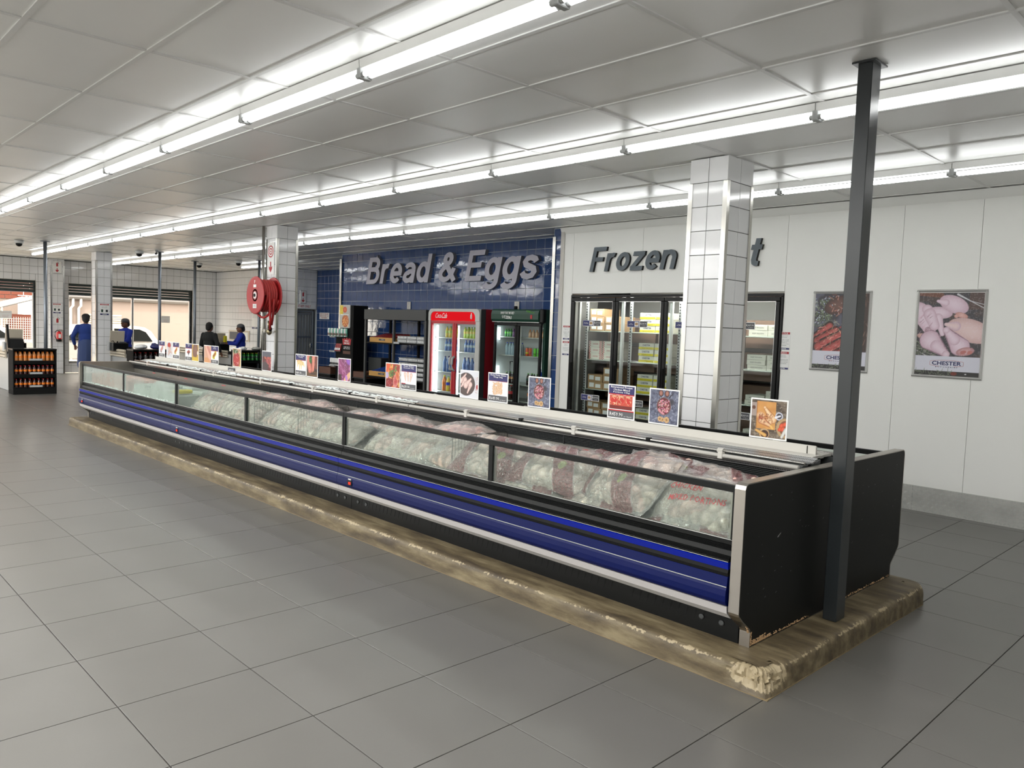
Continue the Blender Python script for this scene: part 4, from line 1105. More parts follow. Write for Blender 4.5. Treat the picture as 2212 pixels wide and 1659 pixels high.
# picture-only designs
def p_stone(n=110):
    P = newp(n, (104, 108, 128)); P.mott((70, 72, 92), .8, 14, 3); P.mott((150, 154, 172), .7, 20, 8, .6, .8); P.strokes((176, 180, 196), 16, .22, .006, 4, ang=(20, 60)); P.strokes((60, 60, 78), 30, .10, .008, 14, ang=(40, 140))
    for x in (.38, .60):
        P.ell(x, .90, .085, .10, 0, (60, 44, 44)); P.ell(x, .905, .065, .08, 0, (172, 120, 104), (130, 84, 74))
    P.cap(.80, .92, .68, .78, .014, .02, (56, 54, 62)); P.ell(.76, .66, .11, .10, 0, (60, 58, 66), (84, 84, 98))
    P.ell(.5, .52, .255, .27, 0, (74, 40, 40), (120, 96, 90)); P.ell(.5, .52, .225, .24, 0, (122, 40, 48), (92, 30, 38))
    P.specks((196, 122, 132), 60, .032, 5, (.32, .34, .68, .70)); P.specks((226, 206, 200), 46, .014, 6, (.32, .34, .68, .70)); P.specks((44, 50, 38), 40, .014, 7, (.32, .34, .68, .70))
    P.ell(.36, .38, .07, .04, -50, (206, 140, 150)); P.ell(.46, .31, .08, .035, -20, (206, 140, 150))
    for x, y, r in ((.47, .115, .07), (.38, .13, .08), (.62, .12, .095)):
        P.ell(x, y, r, r, 0, (214, 180, 128), (176, 132, 84)); P.ell(x, y, r*.86, r*.86, 0, (200, 158, 108), (214, 184, 140))
        for k in range(6): P.cap(x, y, x+math.cos(k*1.05)*r*.7, y+math.sin(k*1.05)*r*.7/P.a, .006, .004, (120, 84, 50))
    return P
def p_board(n=120):
    P = newp(n, (112, 98, 84)); P.mott((70, 58, 48), .8, 9, 3, .45, .7); P.mott((150, 140, 126), .7, 26, 5, .6, .8)
    for y in (.12, .36, .6, .86): P.rect(0, y, 1, y+.012, (66, 54, 46))
    P.rect(0, .55, .16, .92, (158, 142, 134))
    P.rect(.15, .22, .70, .96, (206, 150, 84)); P.mixin(((P.X > .15)&(P.X < .70)&(P.Y > .22*P.a)&(P.Y < .96*P.a))*np.clip(P.noise(7, 4)*1.2-.4, 0, 1)*.6, (176, 112, 54)); P.rect(.15, .22, .175, .96, (178, 120, 62))
    P.ell(.06, .78, .05, .05, 0, (96, 60, 44))
    sk, ed = (232, 204, 164), (198, 140, 92)
    P.cap(.36, .80, .44, .70, .022, .035, (214, 170, 112)); P.leg(.62, .50, .38, .80, .11, sk, ed); P.ell(.52, .43, .12, .10, 60, sk, ed); P.ell(.28, .57, .13, .11, -20, sk, ed)
    P.leg(.30, .45, .60, .30, .10, (222, 186, 146), (188, 122, 84)); P.cap(.58, .31, .63, .25, .035, .025, (226, 180, 100))
    P.specks((120, 58, 44), 70, .010, 8, (.22, .38, .62, .64)); P.specks((150, 80, 50), 30, .016, 9, (.22, .48, .34, .6))
    P.ell(.80, .60, .11, .11, 0, (210, 212, 222), (184, 186, 200)); P.ell(.80, .60, .075, .075, 0, (60, 54, 62)); P.cap(.70, .56, .83, .61, .028, .022, (222, 222, 230))
    P.ell(.98, .30, .25, .26, 0, (200, 172, 132), (170, 140, 100)); P.ell(1.0, .30, .19, .20, 0, (130, 84, 58))
    for x, y in ((.88, .36), (.84, .26), (.92, .27), (.97, .40)): P.ell(x, y, .07, .05, 40, (220, 96, 64), (190, 72, 46))
    P.cap(.90, .06, 1.0, .26, .04, .05, (214, 212, 204), (150, 150, 150))
    P.ell(.40, .10, .15, .14, 0, (214, 190, 150), (176, 140, 100)); P.ell(.41, .09, .115, .105, 0, (66, 44, 34)); P.cap(.16, .17, .42, .06, .035, .05, (214, 170, 100), (176, 124, 66))
    return P
def p_drums(n=80):
    P = newp(n, (216, 216, 222)); P.ell(.32, .50, .52, .44, 0, (92, 78, 76), (84, 72, 70)); P.specks((170, 90, 84), 60, .008, 3, (.84, .2, 1, .8)); P.ell(.96, .42, .05, .09, 0, (170, 60, 62))
    c, e = (232, 206, 198), (200, 166, 160)
    P.leg(.02, .60, .30, .88, .09, c, e); P.leg(.26, .66, .06, .40, .11, c, e); P.leg(.30, .46, .58, .70, .13, c, e); P.leg(.58, .50, .42, .18, .10, c, e)
    return P
def p_veg(n=60):
    P = newp(n, (150, 60, 50)); P.mott((206, 110, 60), .9, 7, 3); P.rect(0, .62, .5, 1, (214, 96, 60)); P.mott((222, 190, 110), .7, 12, 5, .6, .75)
    P.specks((96, 130, 70), 26, .05, 4, (.25, .45, .75, .95)); P.strokes((66, 110, 60), 26, .12, .012, 6, (.3, .4, .6, .7)); P.ell(.25, .18, .3, .2, 0, (150, 50, 52), (112, 36, 40)); P.ell(.72, .3, .18, .32, -14, (176, 66, 66), (214, 150, 140)); P.ell(.82, .52, .12, .2, 10, (196, 90, 60), (220, 150, 110)); P.ell(.08, .5, .12, .14, 0, (176, 160, 196)); P.specks((224, 196, 190), 20, .012, 9, (.1, .05, .9, .4)); return P
def p_beef(n=60):
    P = newp(n, (120, 62, 96)); P.mott((176, 96, 150), .8, 10, 3); P.cap(.0, .85, .75, .1, .30, .16, (142, 70, 112), (116, 50, 90)); P.strokes((206, 160, 196), 26, .25, .006, 5, (.0, .3, .7, .9), (110, 150))
    P.rect(0, 0, .28, .28, (60, 40, 40)); P.cap(.62, .02, .95, .30, .14, .12, (214, 168, 128)); P.ell(.85, .9, .2, .14, -30, (150, 96, 190), (120, 70, 150)); P.ell(.70, .14, .10, .14, 20, (176, 120, 190)); P.specks((206, 180, 220), 16, .014, 8); return P
def p_sausage(n=56):
    P = newp(n, (54, 40, 36)); P.ell(.55, .12, .6, .16, 0, (110, 84, 52), (80, 56, 40)); P.ell(.6, .14, .35, .05, 0, (70, 50, 40))
    P.cap(.1, .9, .3, .35, .24, .2, (206, 128, 112), (160, 86, 74)); P.cap(.62, 1, .60, .35, .17, .11, (214, 140, 122), (166, 92, 80)); P.cap(.55, .35, .52, .22, .06, .03, (196, 120, 104)); P.cap(.95, .9, .9, .5, .16, .14, (120, 66, 56)); P.ell(.34, .80, .12, .18, 20, (56, 110, 52), (40, 84, 40)); P.specks((230, 180, 168), 24, .012, 3, (.05, .3, .8, .95)); return P
def p_mince(n=36):
    P = newp(n, (90, 78, 80)); P.rect(0, 0, 1, .74, (96, 50, 50)); P.specks((186, 96, 92), 50, .05, 3, (.3, .2, 1, .72)); P.specks((214, 170, 166), 16, .016, 4, (.3, .1, 1, .7)); P.ell(.3, .2, .4, .25, 0, (78, 66, 68)); P.rect(0, .74, 1, 1, (88, 88, 96)); return P
def p_redmeat(n=36):
    P = newp(n, (170, 130, 100)); P.ell(.5, .38, .46, .38, 0, (178, 58, 56), (142, 40, 42)); P.ell(.35, .85, .3, .12, 0, (70, 96, 60)); P.specks((225, 215, 210), 14, .03, 3, (.2, .7, .9, .98)); P.strokes((236, 190, 180), 10, .12, .014, 5, (.2, .1, .8, .6)); P.rect(.9, 0, 1, .8, (214, 180, 110)); return P
def p_pinkchk(n=36):
    P = newp(n, (206, 160, 134)); P.cap(.3, 1, .8, .3, .25, .3, (222, 176, 156), (190, 140, 118)); P.cap(.5, .95, .95, .5, .12, .1, (196, 130, 118)); P.ell(.3, .1, .5, .2, 0, (206, 150, 104)); return P
def p_brown(n=36):
    P = newp(n, (196, 160, 80)); P.ell(.5, .65, .38, .5, -14, (132, 96, 82), (112, 80, 66)); P.ell(.85, .5, .09, .12, 0, (226, 216, 206)); P.ell(.4, .08, .6, .16, 0, (206, 176, 60)); return P
def p_pale(n=36):
    P = newp(n, (206, 206, 210)); P.ell(.45, .8, .28, .17, 0, (190, 60, 46), (150, 40, 36)); P.leg(.6, .5, .3, .2, .16, (216, 190, 176), (186, 150, 140)); P.cap(.4, .6, .9, .3, .10, .06, (206, 180, 170)); P.strokes((150, 110, 100), 6, .2, .012, 3, (.3, .1, .8, .5)); return P
def piccard(x0, label, P): t = card(x0, label); picture(t, x0, P); return t
piccard(-2.470, 'rightmost card, picture of chicken pieces on a wooden chopping board', p_board())
piccard(-3.250, 'card with a dark bowl of meat on slate, right of the mixed portions price', p_stone(120))
priced(-3.622, 'price card for frozen chicken mixed portions, R459.90', 'Riversmead Frozen\nChicken Mixed\nPortions 10kg', 'R459.90', d_bags, 90)
piccard(-4.453, 'card with a dark bowl of meat on slate, right of the wings price', p_stone(84))
priced(-4.940, 'price card for frozen chicken wings, R649.90', 'Chester Frozen Chicken\nWings 10kg', 'R649.90', d_wings, 76)
piccard(-5.312, 'card with raw drumsticks on a round dark plate', p_drums())
priced(-6.206, 'price card with three drumettes, R639.90, in front of the bread shelf', 'Frozen Chicken\nDrumettes 10kg', 'R639.90', d_drumettes)
piccard(-6.466, 'card with herbs, orange vegetables and red meat', p_veg())
piccard(-7.358, 'card with purple-red sliced beef', p_beef())
piccard(-8.033, 'card with pink sausages and a green leaf', p_sausage())
priced(-8.292, 'price card with pale chicken feet, left of the sausages', 'Frozen Chicken\nFeet 5kg', 'R89.90', d_feet, 50)
piccard(-9.135, 'card with dark red meat cubes against the hose column', p_mince())
piccard(-9.976, 'card with a red steak, left of the green bottle cooler', p_redmeat())
priced(-10.667, 'price card with a yellow meat tray, right of a pink chicken picture', 'Frozen\nPork 5kg', 'R99.90', d_box((150, 80, 60), (214, 206, 60)), 34, False)
piccard(-10.898, 'card with pink raw chicken, in front of the customer in black', p_pinkchk())
piccard(-11.330, 'card with a brown cooked dish on yellow', p_brown())
priced(-11.568, 'price card with dark meat chunks, left of the brown dish', 'Frozen\nBeef', 'R79.90', d_meatbox, 34, False)
priced(-12.050, 'price card with a yellow meat tray, third card from the far left', 'Frozen\nMince', 'R79.90', d_box((170, 80, 60), (220, 200, 120)), 34, False)
piccard(-12.310, 'card with a red tomato over pale chicken', p_pale())
priced(-12.622, 'leftmost price card, with a pink meat block', 'Frozen\nSteak', 'R99.90', d_box((190, 130, 120), (176, 150, 150)), 34, False)
# little grey shelf tag clipped low on the rail
t = thing('price_tag', 'small grey price tag clipped low on the white rail by the steak card', 'tag', (-9.97, 4.483, 1.02)); MB().cbox(-10.08, -9.88, 4.480, 4.484, .985, 1.05, .001).build('sheet', 'charcoal', t); text(t, 'R89.90', (-9.98, 4.480, 1.02), '-y', 'white_print', width=.12, height=.025)
# ------------------------------------------------------------------ big letters on the walls
def arcp(cx, cy, rx, ry, a0, a1, n=14): return [(cx+rx*math.cos(math.radians(a0+(a1-a0)*i/n)), cy+ry*math.sin(math.radians(a0+(a1-a0)*i/n))) for i in range(n+1)]
O_ = arcp(.30, .37, .205, .285, 0, 360, 28)
GLY = {   # bold strokes: (centre line, closed); capital height 1
 'B': (.66, [[(.10, 0), (.10, 1)], [(.02, .92), (.36, .92)]+arcp(.36, .735, .17, .185, 90, -90)+[(.1, .55)], [(.1, .55), (.38, .55)]+arcp(.38, .315, .20, .235, 90, -90)+[(.02, .08)]]),
 'E': (.66, [[(.10, 0), (.10, 1)], [(.05, .92), (.64, .92)], [(.05, .52), (.58, .52)], [(.05, .08), (.66, .08)]]),
 'F': (.62, [[(.10, 0), (.10, 1)], [(.05, .92), (.62, .92)], [(.05, .50), (.54, .50)]]),
 'M': (.86, [[(.10, 0), (.10, 1)], [(.76, 0), (.76, 1)], [(.10, .96), (.43, .06)], [(.76, .96), (.43, .06)]]),
 'r': (.40, [[(.09, 0), (.09, .73)], arcp(.29, .42, .20, .235, 180, 72, 10)]),
 'e': (.58, [arcp(.30, .37, .205, .285, 0, 318, 26), [(.09, .36), (.58, .36)]]),
 'a': (.56, [[(.49, 0), (.49, .48)], arcp(.29, .48, .20, .175, 0, 158, 12), [(.49, .43), (.27, .40)]+arcp(.25, .225, .155, .145, 90, 270, 12)+[(.36, .10), (.49, .24)]]),
 'd': (.60, [O_, [(.515, 0), (.515, 1)]]),
 'g': (.60, [O_, [(.515, .73), (.515, 0)]+arcp(.30, -.02, .215, .19, 0, -155, 14)]),
 'o': (.60, [O_]),
 'n': (.60, [[(.09, 0), (.09, .73)], arcp(.30, .42, .205, .235, 180, 0, 14)+[(.505, 0)]]),
 'z': (.52, [[(.02, .655), (.52, .655)], [(.43, .62), (.09, .12)], [(.0, .08), (.53, .08)]]),
 's': (.55, [[(.49, .53), (.43, .62), (.29, .665), (.16, .635), (.105, .54), (.15, .45), (.29, .39), (.43, .33), (.475, .225), (.42, .12), (.28, .082), (.14, .115), (.06, .22)]]),
 't': (.38, [[(.20, .95), (.20, .22), (.235, .12), (.30, .08), (.38, .085)], [(.02, .65), (.38, .65)]]),
 '&': (.74, [arcp(.33, .77, .13, .15, 0, 360, 24), [(.235, .66), (.73, .02)], [(.42, .66), (.17, .43)], arcp(.305, .27, .215, .195, 128, 332, 16)+[(.58, .28), (.64, .46)]]),
 ' ': (.26, [])}
def stroke(mb, pts, w_, z0, z1, fx):
    closed = math.hypot(pts[0][0]-pts[-1][0], pts[0][1]-pts[-1][1]) < 1e-6
    if closed: pts = pts[:-1]
    P = [Vector(p) for p in pts]; n = len(P); L = []; R = []
    for i in range(n):
        a = P[i-1] if (i or closed) else None; b = P[(i+1) % n] if (i < n-1 or closed) else None
        d1 = (P[i]-a).normalized() if a is not None else None; d2 = (b-P[i]).normalized() if b is not None else None
        d1 = d1 if d1 is not None else d2; d2 = d2 if d2 is not None else d1
        n1, n2 = Vector((-d1.y, d1.x)), Vector((-d2.y, d2.x)); m_ = (n1+n2).normalized(); k = w_/2/max(.5, m_.dot(n1)); L.append(P[i]+m_*k); R.append(P[i]-m_*k)
    o = []
    for z in (z1, z0): o += [fx(p, z) for p in L]+[fx(p, z) for p in R]
    for m_i, fs in ((0, [(i, (i+1) % n, n+(i+1) % n, n+i) for i in range(n if closed else n-1)]),
                  (1, [(2*n+i, 3*n+i, 3*n+(i+1) % n, 2*n+(i+1) % n) for i in range(n if closed else n-1)]+[(i, 2*n+i, 2*n+(i+1) % n, (i+1) % n) for i in range(n if closed else n-1)]+[(n+i, n+(i+1) % n, 3*n+(i+1) % n, 3*n+i) for i in range(n if closed else n-1)]+([] if closed else [(0, n, 3*n, 2*n), (n-1, 3*n-1, 4*n-1, 2*n-1)]))):
        mb.m = m_i; mb.add(o, fs)
def sign_letters(s, x0, x1, base, cap, y, depth, mats, name, label, shear=.20, wst=.17):
    """each letter its own part, stroked bold and slanted, fitted so that the row runs from x0 to x1"""
    tot = sum(GLY[c][0]+.085 for c in s)-.085+shear*.5; kx = (x1-x0)/tot; x = 0
    root = thing(name, label, 'sign', ((x0+x1)/2, y, base))
    for c in s:
        w_, paths = GLY[c]
        if paths:
            mb = MB(); fx = lambda p, z: (x0+(x+p[0]+shear*p[1])*kx, y-z, base+p[1]*cap)
            for i, pa in enumerate(paths): stroke(mb, pa, wst, 0, depth-.0006*i, fx)
            mb.build('letter', mats, root)
        x += w_+.085
    return root
sign_letters('Bread & Eggs', -13.935, -8.93, 2.525, .535, 9.206, .075, ['letter_light', 'letter_side'], 'wall_sign', 'raised light grey Bread & Eggs lettering on the blue tiled wall')
sign_letters('Frozen Meat', -7.21, -4.60, 2.535, .335, 8.44, .04, ['letter_dark', 'black_trim'], 'wall_sign', 'raised dark grey Frozen Meat lettering partly behind the tiled column')
# ------------------------------------------------------------------ framed posters
def poster(x0, x1, z0, z1, label, P):
    t = thing('framed_poster', label, 'poster', ((x0+x1)/2, 8.44, z0), 'framed posters on the white wall'); y = 8.438; f = .026
    for a, b, c, d in ((x0, x1, z1-f, z1), (x0, x1, z0, z0+f)):
        MB().prism([(y, c), (y-.006, c), (y-.017, (c+d)/2), (y-.006, d), (y, d)], a, b, 'x').build('frame_bar', 'alum_frame', t)
    for a in (x0, x1-f): MB().prism([(a, y), (a, y-.006), (a+f/2, y-.017), (a+f, y-.006), (a+f, y)], z0+f*.6, z1-f*.6, 'z').build('frame_bar', 'alum_frame', t)
    MB().box(x0+.01, x1-.01, y-.003, y, z0+.01, z1-.01).build('backing', 'white_print', t)
    P.build(t, (x0+f, y-.003, z0+f), '-y', off=.001)
    cx = (x0+x1)/2; zc = z0+f+(z1-z0-2*f)*.135
    lg = MB()
    pts = []
    a_, b_ = .155, .032
    for i in range(41):
        th = math.radians(250-i*320/40)
        pts.append((cx+max(-1, min(1, 1.25*math.cos(th)))*a_*.98, y-.0045, zc+.010+b_*math.sin(th)))
    lg.tube(pts, .0013, 4, caps=False); lg.build('logo_outline', 'red_print', t)
    text(t, 'CHESTER', (cx, y-.003, zc+.012), '-y', 'navy_print', width=.265, height=.040, bold=.028, res=3)
    text(t, 'BUTCHERIES', (cx, y-.003, zc-.026), '-y', 'navy_print', width=.20, height=.011, bold=.02, spacing=1.5)
    return t
def base_poster(n, bgc):
    P = Pic(.582, .818, n, bgc); return P
def finish(P, seed):
    P.rect(0, .055, 1, .235, (216, 216, 228)); P.rect(0, 0, 1, .055, (58, 56, 56)); P.strokes((120, 130, 110), 50, .05, .004, seed, (0, 0, .6, .05)); P.ell(.62, .03, .05, .03, 0, (120, 60, 50)); P.ell(.80, .03, .015, .01, 0, (220, 220, 220))
P = base_poster(190, (74, 72, 76)); P.mott((96, 80, 74), .6, 8, 4)
P.cap(.0, 1.0, .35, .97, .05, .04, (120, 84, 72)); P.cap(.78, .68, 1.0, .58, .02, .02, (150, 116, 96)); P.rect(.78, .80, 1, 1, (92, 76, 72)); P.cap(.60, .98, .80, .90, .016, .008, (206, 206, 212)); P.cap(.80, .90, 1.0, .82, .006, .005, (216, 216, 222)); P.cap(.80, .90, 1.0, .86, .006, .005, (200, 200, 208))
P.cap(0, .35, .34, .22, .02, .02, (118, 112, 116)); P.cap(0, .30, .30, .18, .008, .008, (180, 176, 180)); P.strokes((134, 140, 122), 140, .05, .005, 6, (0, .24, .30, .40)); P.strokes((70, 78, 64), 80, .04, .004, 16, (0, .24, .28, .38))
c, e, d = (232, 212, 224), (204, 172, 188), (150, 120, 130)
P.cap(.0, .78, .22, .52, .15, .08, c, e); P.ell(.10, .47, .10, .05, -10, (226, 190, 180), (180, 140, 136)); P.cap(.17, .55, .35, .47, .05, .03, e, d)
P.ell(.14, .80, .09, .08, -20, c, e); P.ell(.34, .76, .20, .10, -6, c, e); P.cap(.32, .70, .40, .50, .07, .035, c, e); P.cap(.18, .74, .27, .60, .10, .08, c, e); P.strokes((196, 160, 176), 16, .08, .005, 3, (.02, .50, .2, .72), (40, 60))
P.ell(.55, .86, .24, .14, -24, c, e); P.cap(.30, .90, .42, .88, .025, .06, c, e); P.ell(.68, .73, .10, .045, -18, (224, 178, 170), (196, 140, 132)); P.ell(.60, .72, .035, .03, 0, (214, 160, 150))
P.ell(.82, .55, .36, .19, -18, (232, 206, 204), (206, 170, 168)); P.cap(.45, .62, .6, .60, .03, .08, (232, 208, 208), e)
P.leg(.22, .42, .48, .26, .165, c, e); P.leg(.68, .36, .46, .55, .15, c, e); P.ell(.77, .30, .14, .07, 12, (214, 170, 172), (176, 128, 132)); P.ell(.74, .29, .05, .03, 20, (190, 120, 116)); P.ell(.84, .29, .04, .03, 20, (196, 126, 122)); P.mott((240, 228, 238), .18, 60, 9, .6, .8)
finish(P, 3)
poster(-2.873, -2.239, 1.361, 2.237, 'right framed poster of pale raw chicken pieces lettered CHESTER BUTCHERIES', P)
P = base_poster(150, (70, 68, 74)); P.mott((108, 110, 128), .7, 7, 5, .5, .8); P.specks((200, 206, 224), 60, .012, 7, (0, .6, .3, .95)); P.strokes((110, 124, 92), 120, .06, .006, 8, (0, .52, .35, .9)); P.strokes((170, 180, 160), 40, .06, .004, 18, (0, .5, .4, .95))
P.ell(.45, .85, .28, .16, 20, (118, 88, 80), (76, 58, 56)); P.strokes((160, 112, 100), 40, .08, .010, 9, (.3, .7, .8, 1)); P.specks((210, 200, 200), 30, .010, 12, (.3, .6, .9, 1)); P.rect(.86, .24, 1, 1, (78, 66, 62)); P.strokes((120, 96, 86), 30, .1, .008, 19, (.8, .3, 1, 1), (60, 120))
for (a, b, c2, d2, r) in ((.02, .40, .30, .58, .085), (.08, .38, .42, .52, .08), (.10, .30, .52, .47, .09), (.24, .24, .60, .40, .085), (.48, .18, .80, .38, .10)):
    P.cap(a, b, c2, d2, r*1.1, r*.9, (58, 44, 42)); P.cap(a, b-.012, c2, d2-.012, r*.9, r*.75, (196, 96, 92), (128, 72, 62))
P.strokes((226, 150, 142), 70, .05, .006, 21, (.04, .22, .6, .56), (20, 50)); P.strokes((160, 60, 60), 50, .05, .006, 22, (.04, .22, .6, .56), (20, 50)); P.strokes((206, 186, 150), 16, .10, .004, 23, (.2, .3, .6, .6))
finish(P, 5)
poster(-3.949, -3.317, 1.361, 2.233, 'framed poster of sliced grilled steak, half hidden by the black post', P)
# ------------------------------------------------------------------ notices
def notice(xr, xl_, z0, z1, head, lines, foot, label, y=8.44, face='-y', cat='notice', grp=None):
    t = thing('notice', label, cat, ((xl_+xr)/2, y, z0) if face == '-y' else (y, (xl_+xr)/2, z0), grp); w_ = xr-xl_; cx = (xl_+xr)/2
    def at(z, o=0): return (cx, y-.003-o, z) if face == '-y' else (y+.003+o, cx, z)
    def sl(a, b, z_0, z_1, m, nm, o=0):
        (MB().box(a, b, y-.003-o-.0006, y-o, z_0, z_1) if face == '-y' else MB().box(y+o, y+.003+o+.0006, a, b, z_0, z_1)).build(nm, m, t)
    sl(xl_, xr, z0, z1, 'white_print', 'sheet'); h = z1-z0
    if head: sl(xl_+.006, xr-.006, z1-h*.14, z1-h*.02, 'red_print', 'band', .0006); text(t, head, at(z1-h*.08, .0012), face, 'white_print', width=w_*.62, height=h*.075, bold=.02)
    for i, s in enumerate(lines): text(t, s, at(z1-h*(.22+.075*i), .0006), face, 'black_print', width=min(w_*.85, w_*.055*len(s)), height=h*.045)
    if foot: sl(xl_+.006, xr-.006, z0+h*.02, z0+h*.12, 'navy', 'band', .0006); text(t, foot, at(z0+h*.07, .0012), face, 'white_print', width=w_*.45, height=h*.06, bold=.02)
    return t, sl, at
nt1 = ['Do not open', 'the boxes', '', 'Consult a staff', 'member or store', 'manager to', 'inform you of the', 'contents']
nt2 = ['Ungavuli', 'amabhokisi', '', 'Thola umsebenzi noma', 'umphathi wesitolo', 'ukukwazisa ngalokhu', 'okuphakathi']
notice(-4.195, -4.348, 1.568, 1.775, 'NOTICE', nt1, 'CHESTER', 'upper notice right of the glass doors headed NOTICE')
notice(-4.195, -4.348, 1.342, 1.552, 'ISAZISO', nt2, 'CHESTER', 'lower notice right of the glass doors headed ISAZISO')
notice(-7.553, -7.690, 1.568, 1.778, 'NOTICE', nt1, 'CHESTER', 'upper notice left of the glass doors, on the white strip')
notice(-7.553, -7.690, 1.342, 1.552, 'ISAZISO', nt2, 'CHESTER', 'lower notice left of the glass doors, on the white strip')
# ------------------------------------------------------------------ cold room glass doors
CR = thing('cold_room_doors', 'row of four black framed glass doors into the frozen meat room', 'door', (-5.93, 8.45, .1))
dx0, dx1, dz0, dz1 = -7.548, -4.30, .12, 2.215
for a, b, c, d in ((dx0, dx1, dz1-.035, dz1), (dx0, dx1, dz0, dz0+.1), (dx0, dx0+.03, dz0+.1, dz1-.035), (dx1-.03, dx1, dz0+.1, dz1-.035)):
    MB().cbox(a, b, 8.425, 8.50, c, d, .004).build('outer_frame', 'black_trim', CR)
dw = (dx1-dx0-.06)/4
for i in range(4):
    a = dx0+.03+i*dw+.002; b = a+dw-.004; z0, z1 = dz0+.105, dz1-.04; f = .052
    fr = MB()
    for p, q_, r, s in ((a, b, z1-f, z1), (a, b, z0, z0+f), (a, a+f, z0+f, z1-f), (b-f, b, z0+f, z1-f)): fr.cbox(p, q_, 8.412, 8.446, r, s, .006)
    D = fr.build('door', 'black_trim', CR)
    MB().box(a+f, b-f, 8.424, 8.430, z0+f, z1-f).build('glass_pane', 'glass_cold', D)
    MB().box(a+f, b-f, 8.4225, 8.4245, z1-f-.007, z1-f).build('trim_line', 'alum_frame', D)
    MB().box(b-f-.006, b-f, 8.4225, 8.4245, z0+f, z1-f).build('trim_line', 'alum_frame', D)
    MB().prism([(a+.012, 8.412), (a+.022, 8.392), (a+.04, 8.392), (a+.045, 8.412)], .75, 1.25, 'z').build('handle', 'black_matte', D)
    # upright with slots and a lamp strip behind the joint
    MB().cbox(a-.01, a+.03, 8.56, 8.60, .15, 2.2, .003).build('mullion_lamp', 'alum_frame', CR)
    sl = MB()
    for k in range(48): sl.box(a+.076, a+.092, 8.655, 8.658, .3+k*.038, .318+k*.038)
    MB().cbox(a+.065, a+.105, 8.66, 8.68, .15, 2.2, .002).build('slotted_upright', 'grey_plastic', CR)
    s_ = sl.build('slots', 'black_matte', CR, fix=False); s_['kind'] = 'stuff'
for i in range(4):
    a = dx0+.03+i*dw
    for z in (.48, .86, 1.29, 1.70):
        MB().cbox(a+.05, a+dw-.01, 8.66, 9.15, z, z+.012, .003).build('shelf', 'alum', CR)
        MB().cbox(a+.05, a+dw-.01, 8.655, 8.661, z-.012, z+.026, .001).build('shelf_edge', 'glass', CR)
CL = bpy.data.lights.new('cold_room_lamp', 'AREA'); CL.shape = 'RECTANGLE'; CL.size = 3.0; CL.size_y = .1; CL.energy = 24; CL.color = (1, .97, .92)
co_ = bpy.data.objects.new('cold_room_lamp', CL); COL.objects.link(co_); co_.location = (-5.93, 8.60, 2.19); co_.rotation_euler = (math.radians(22), 0, 0)
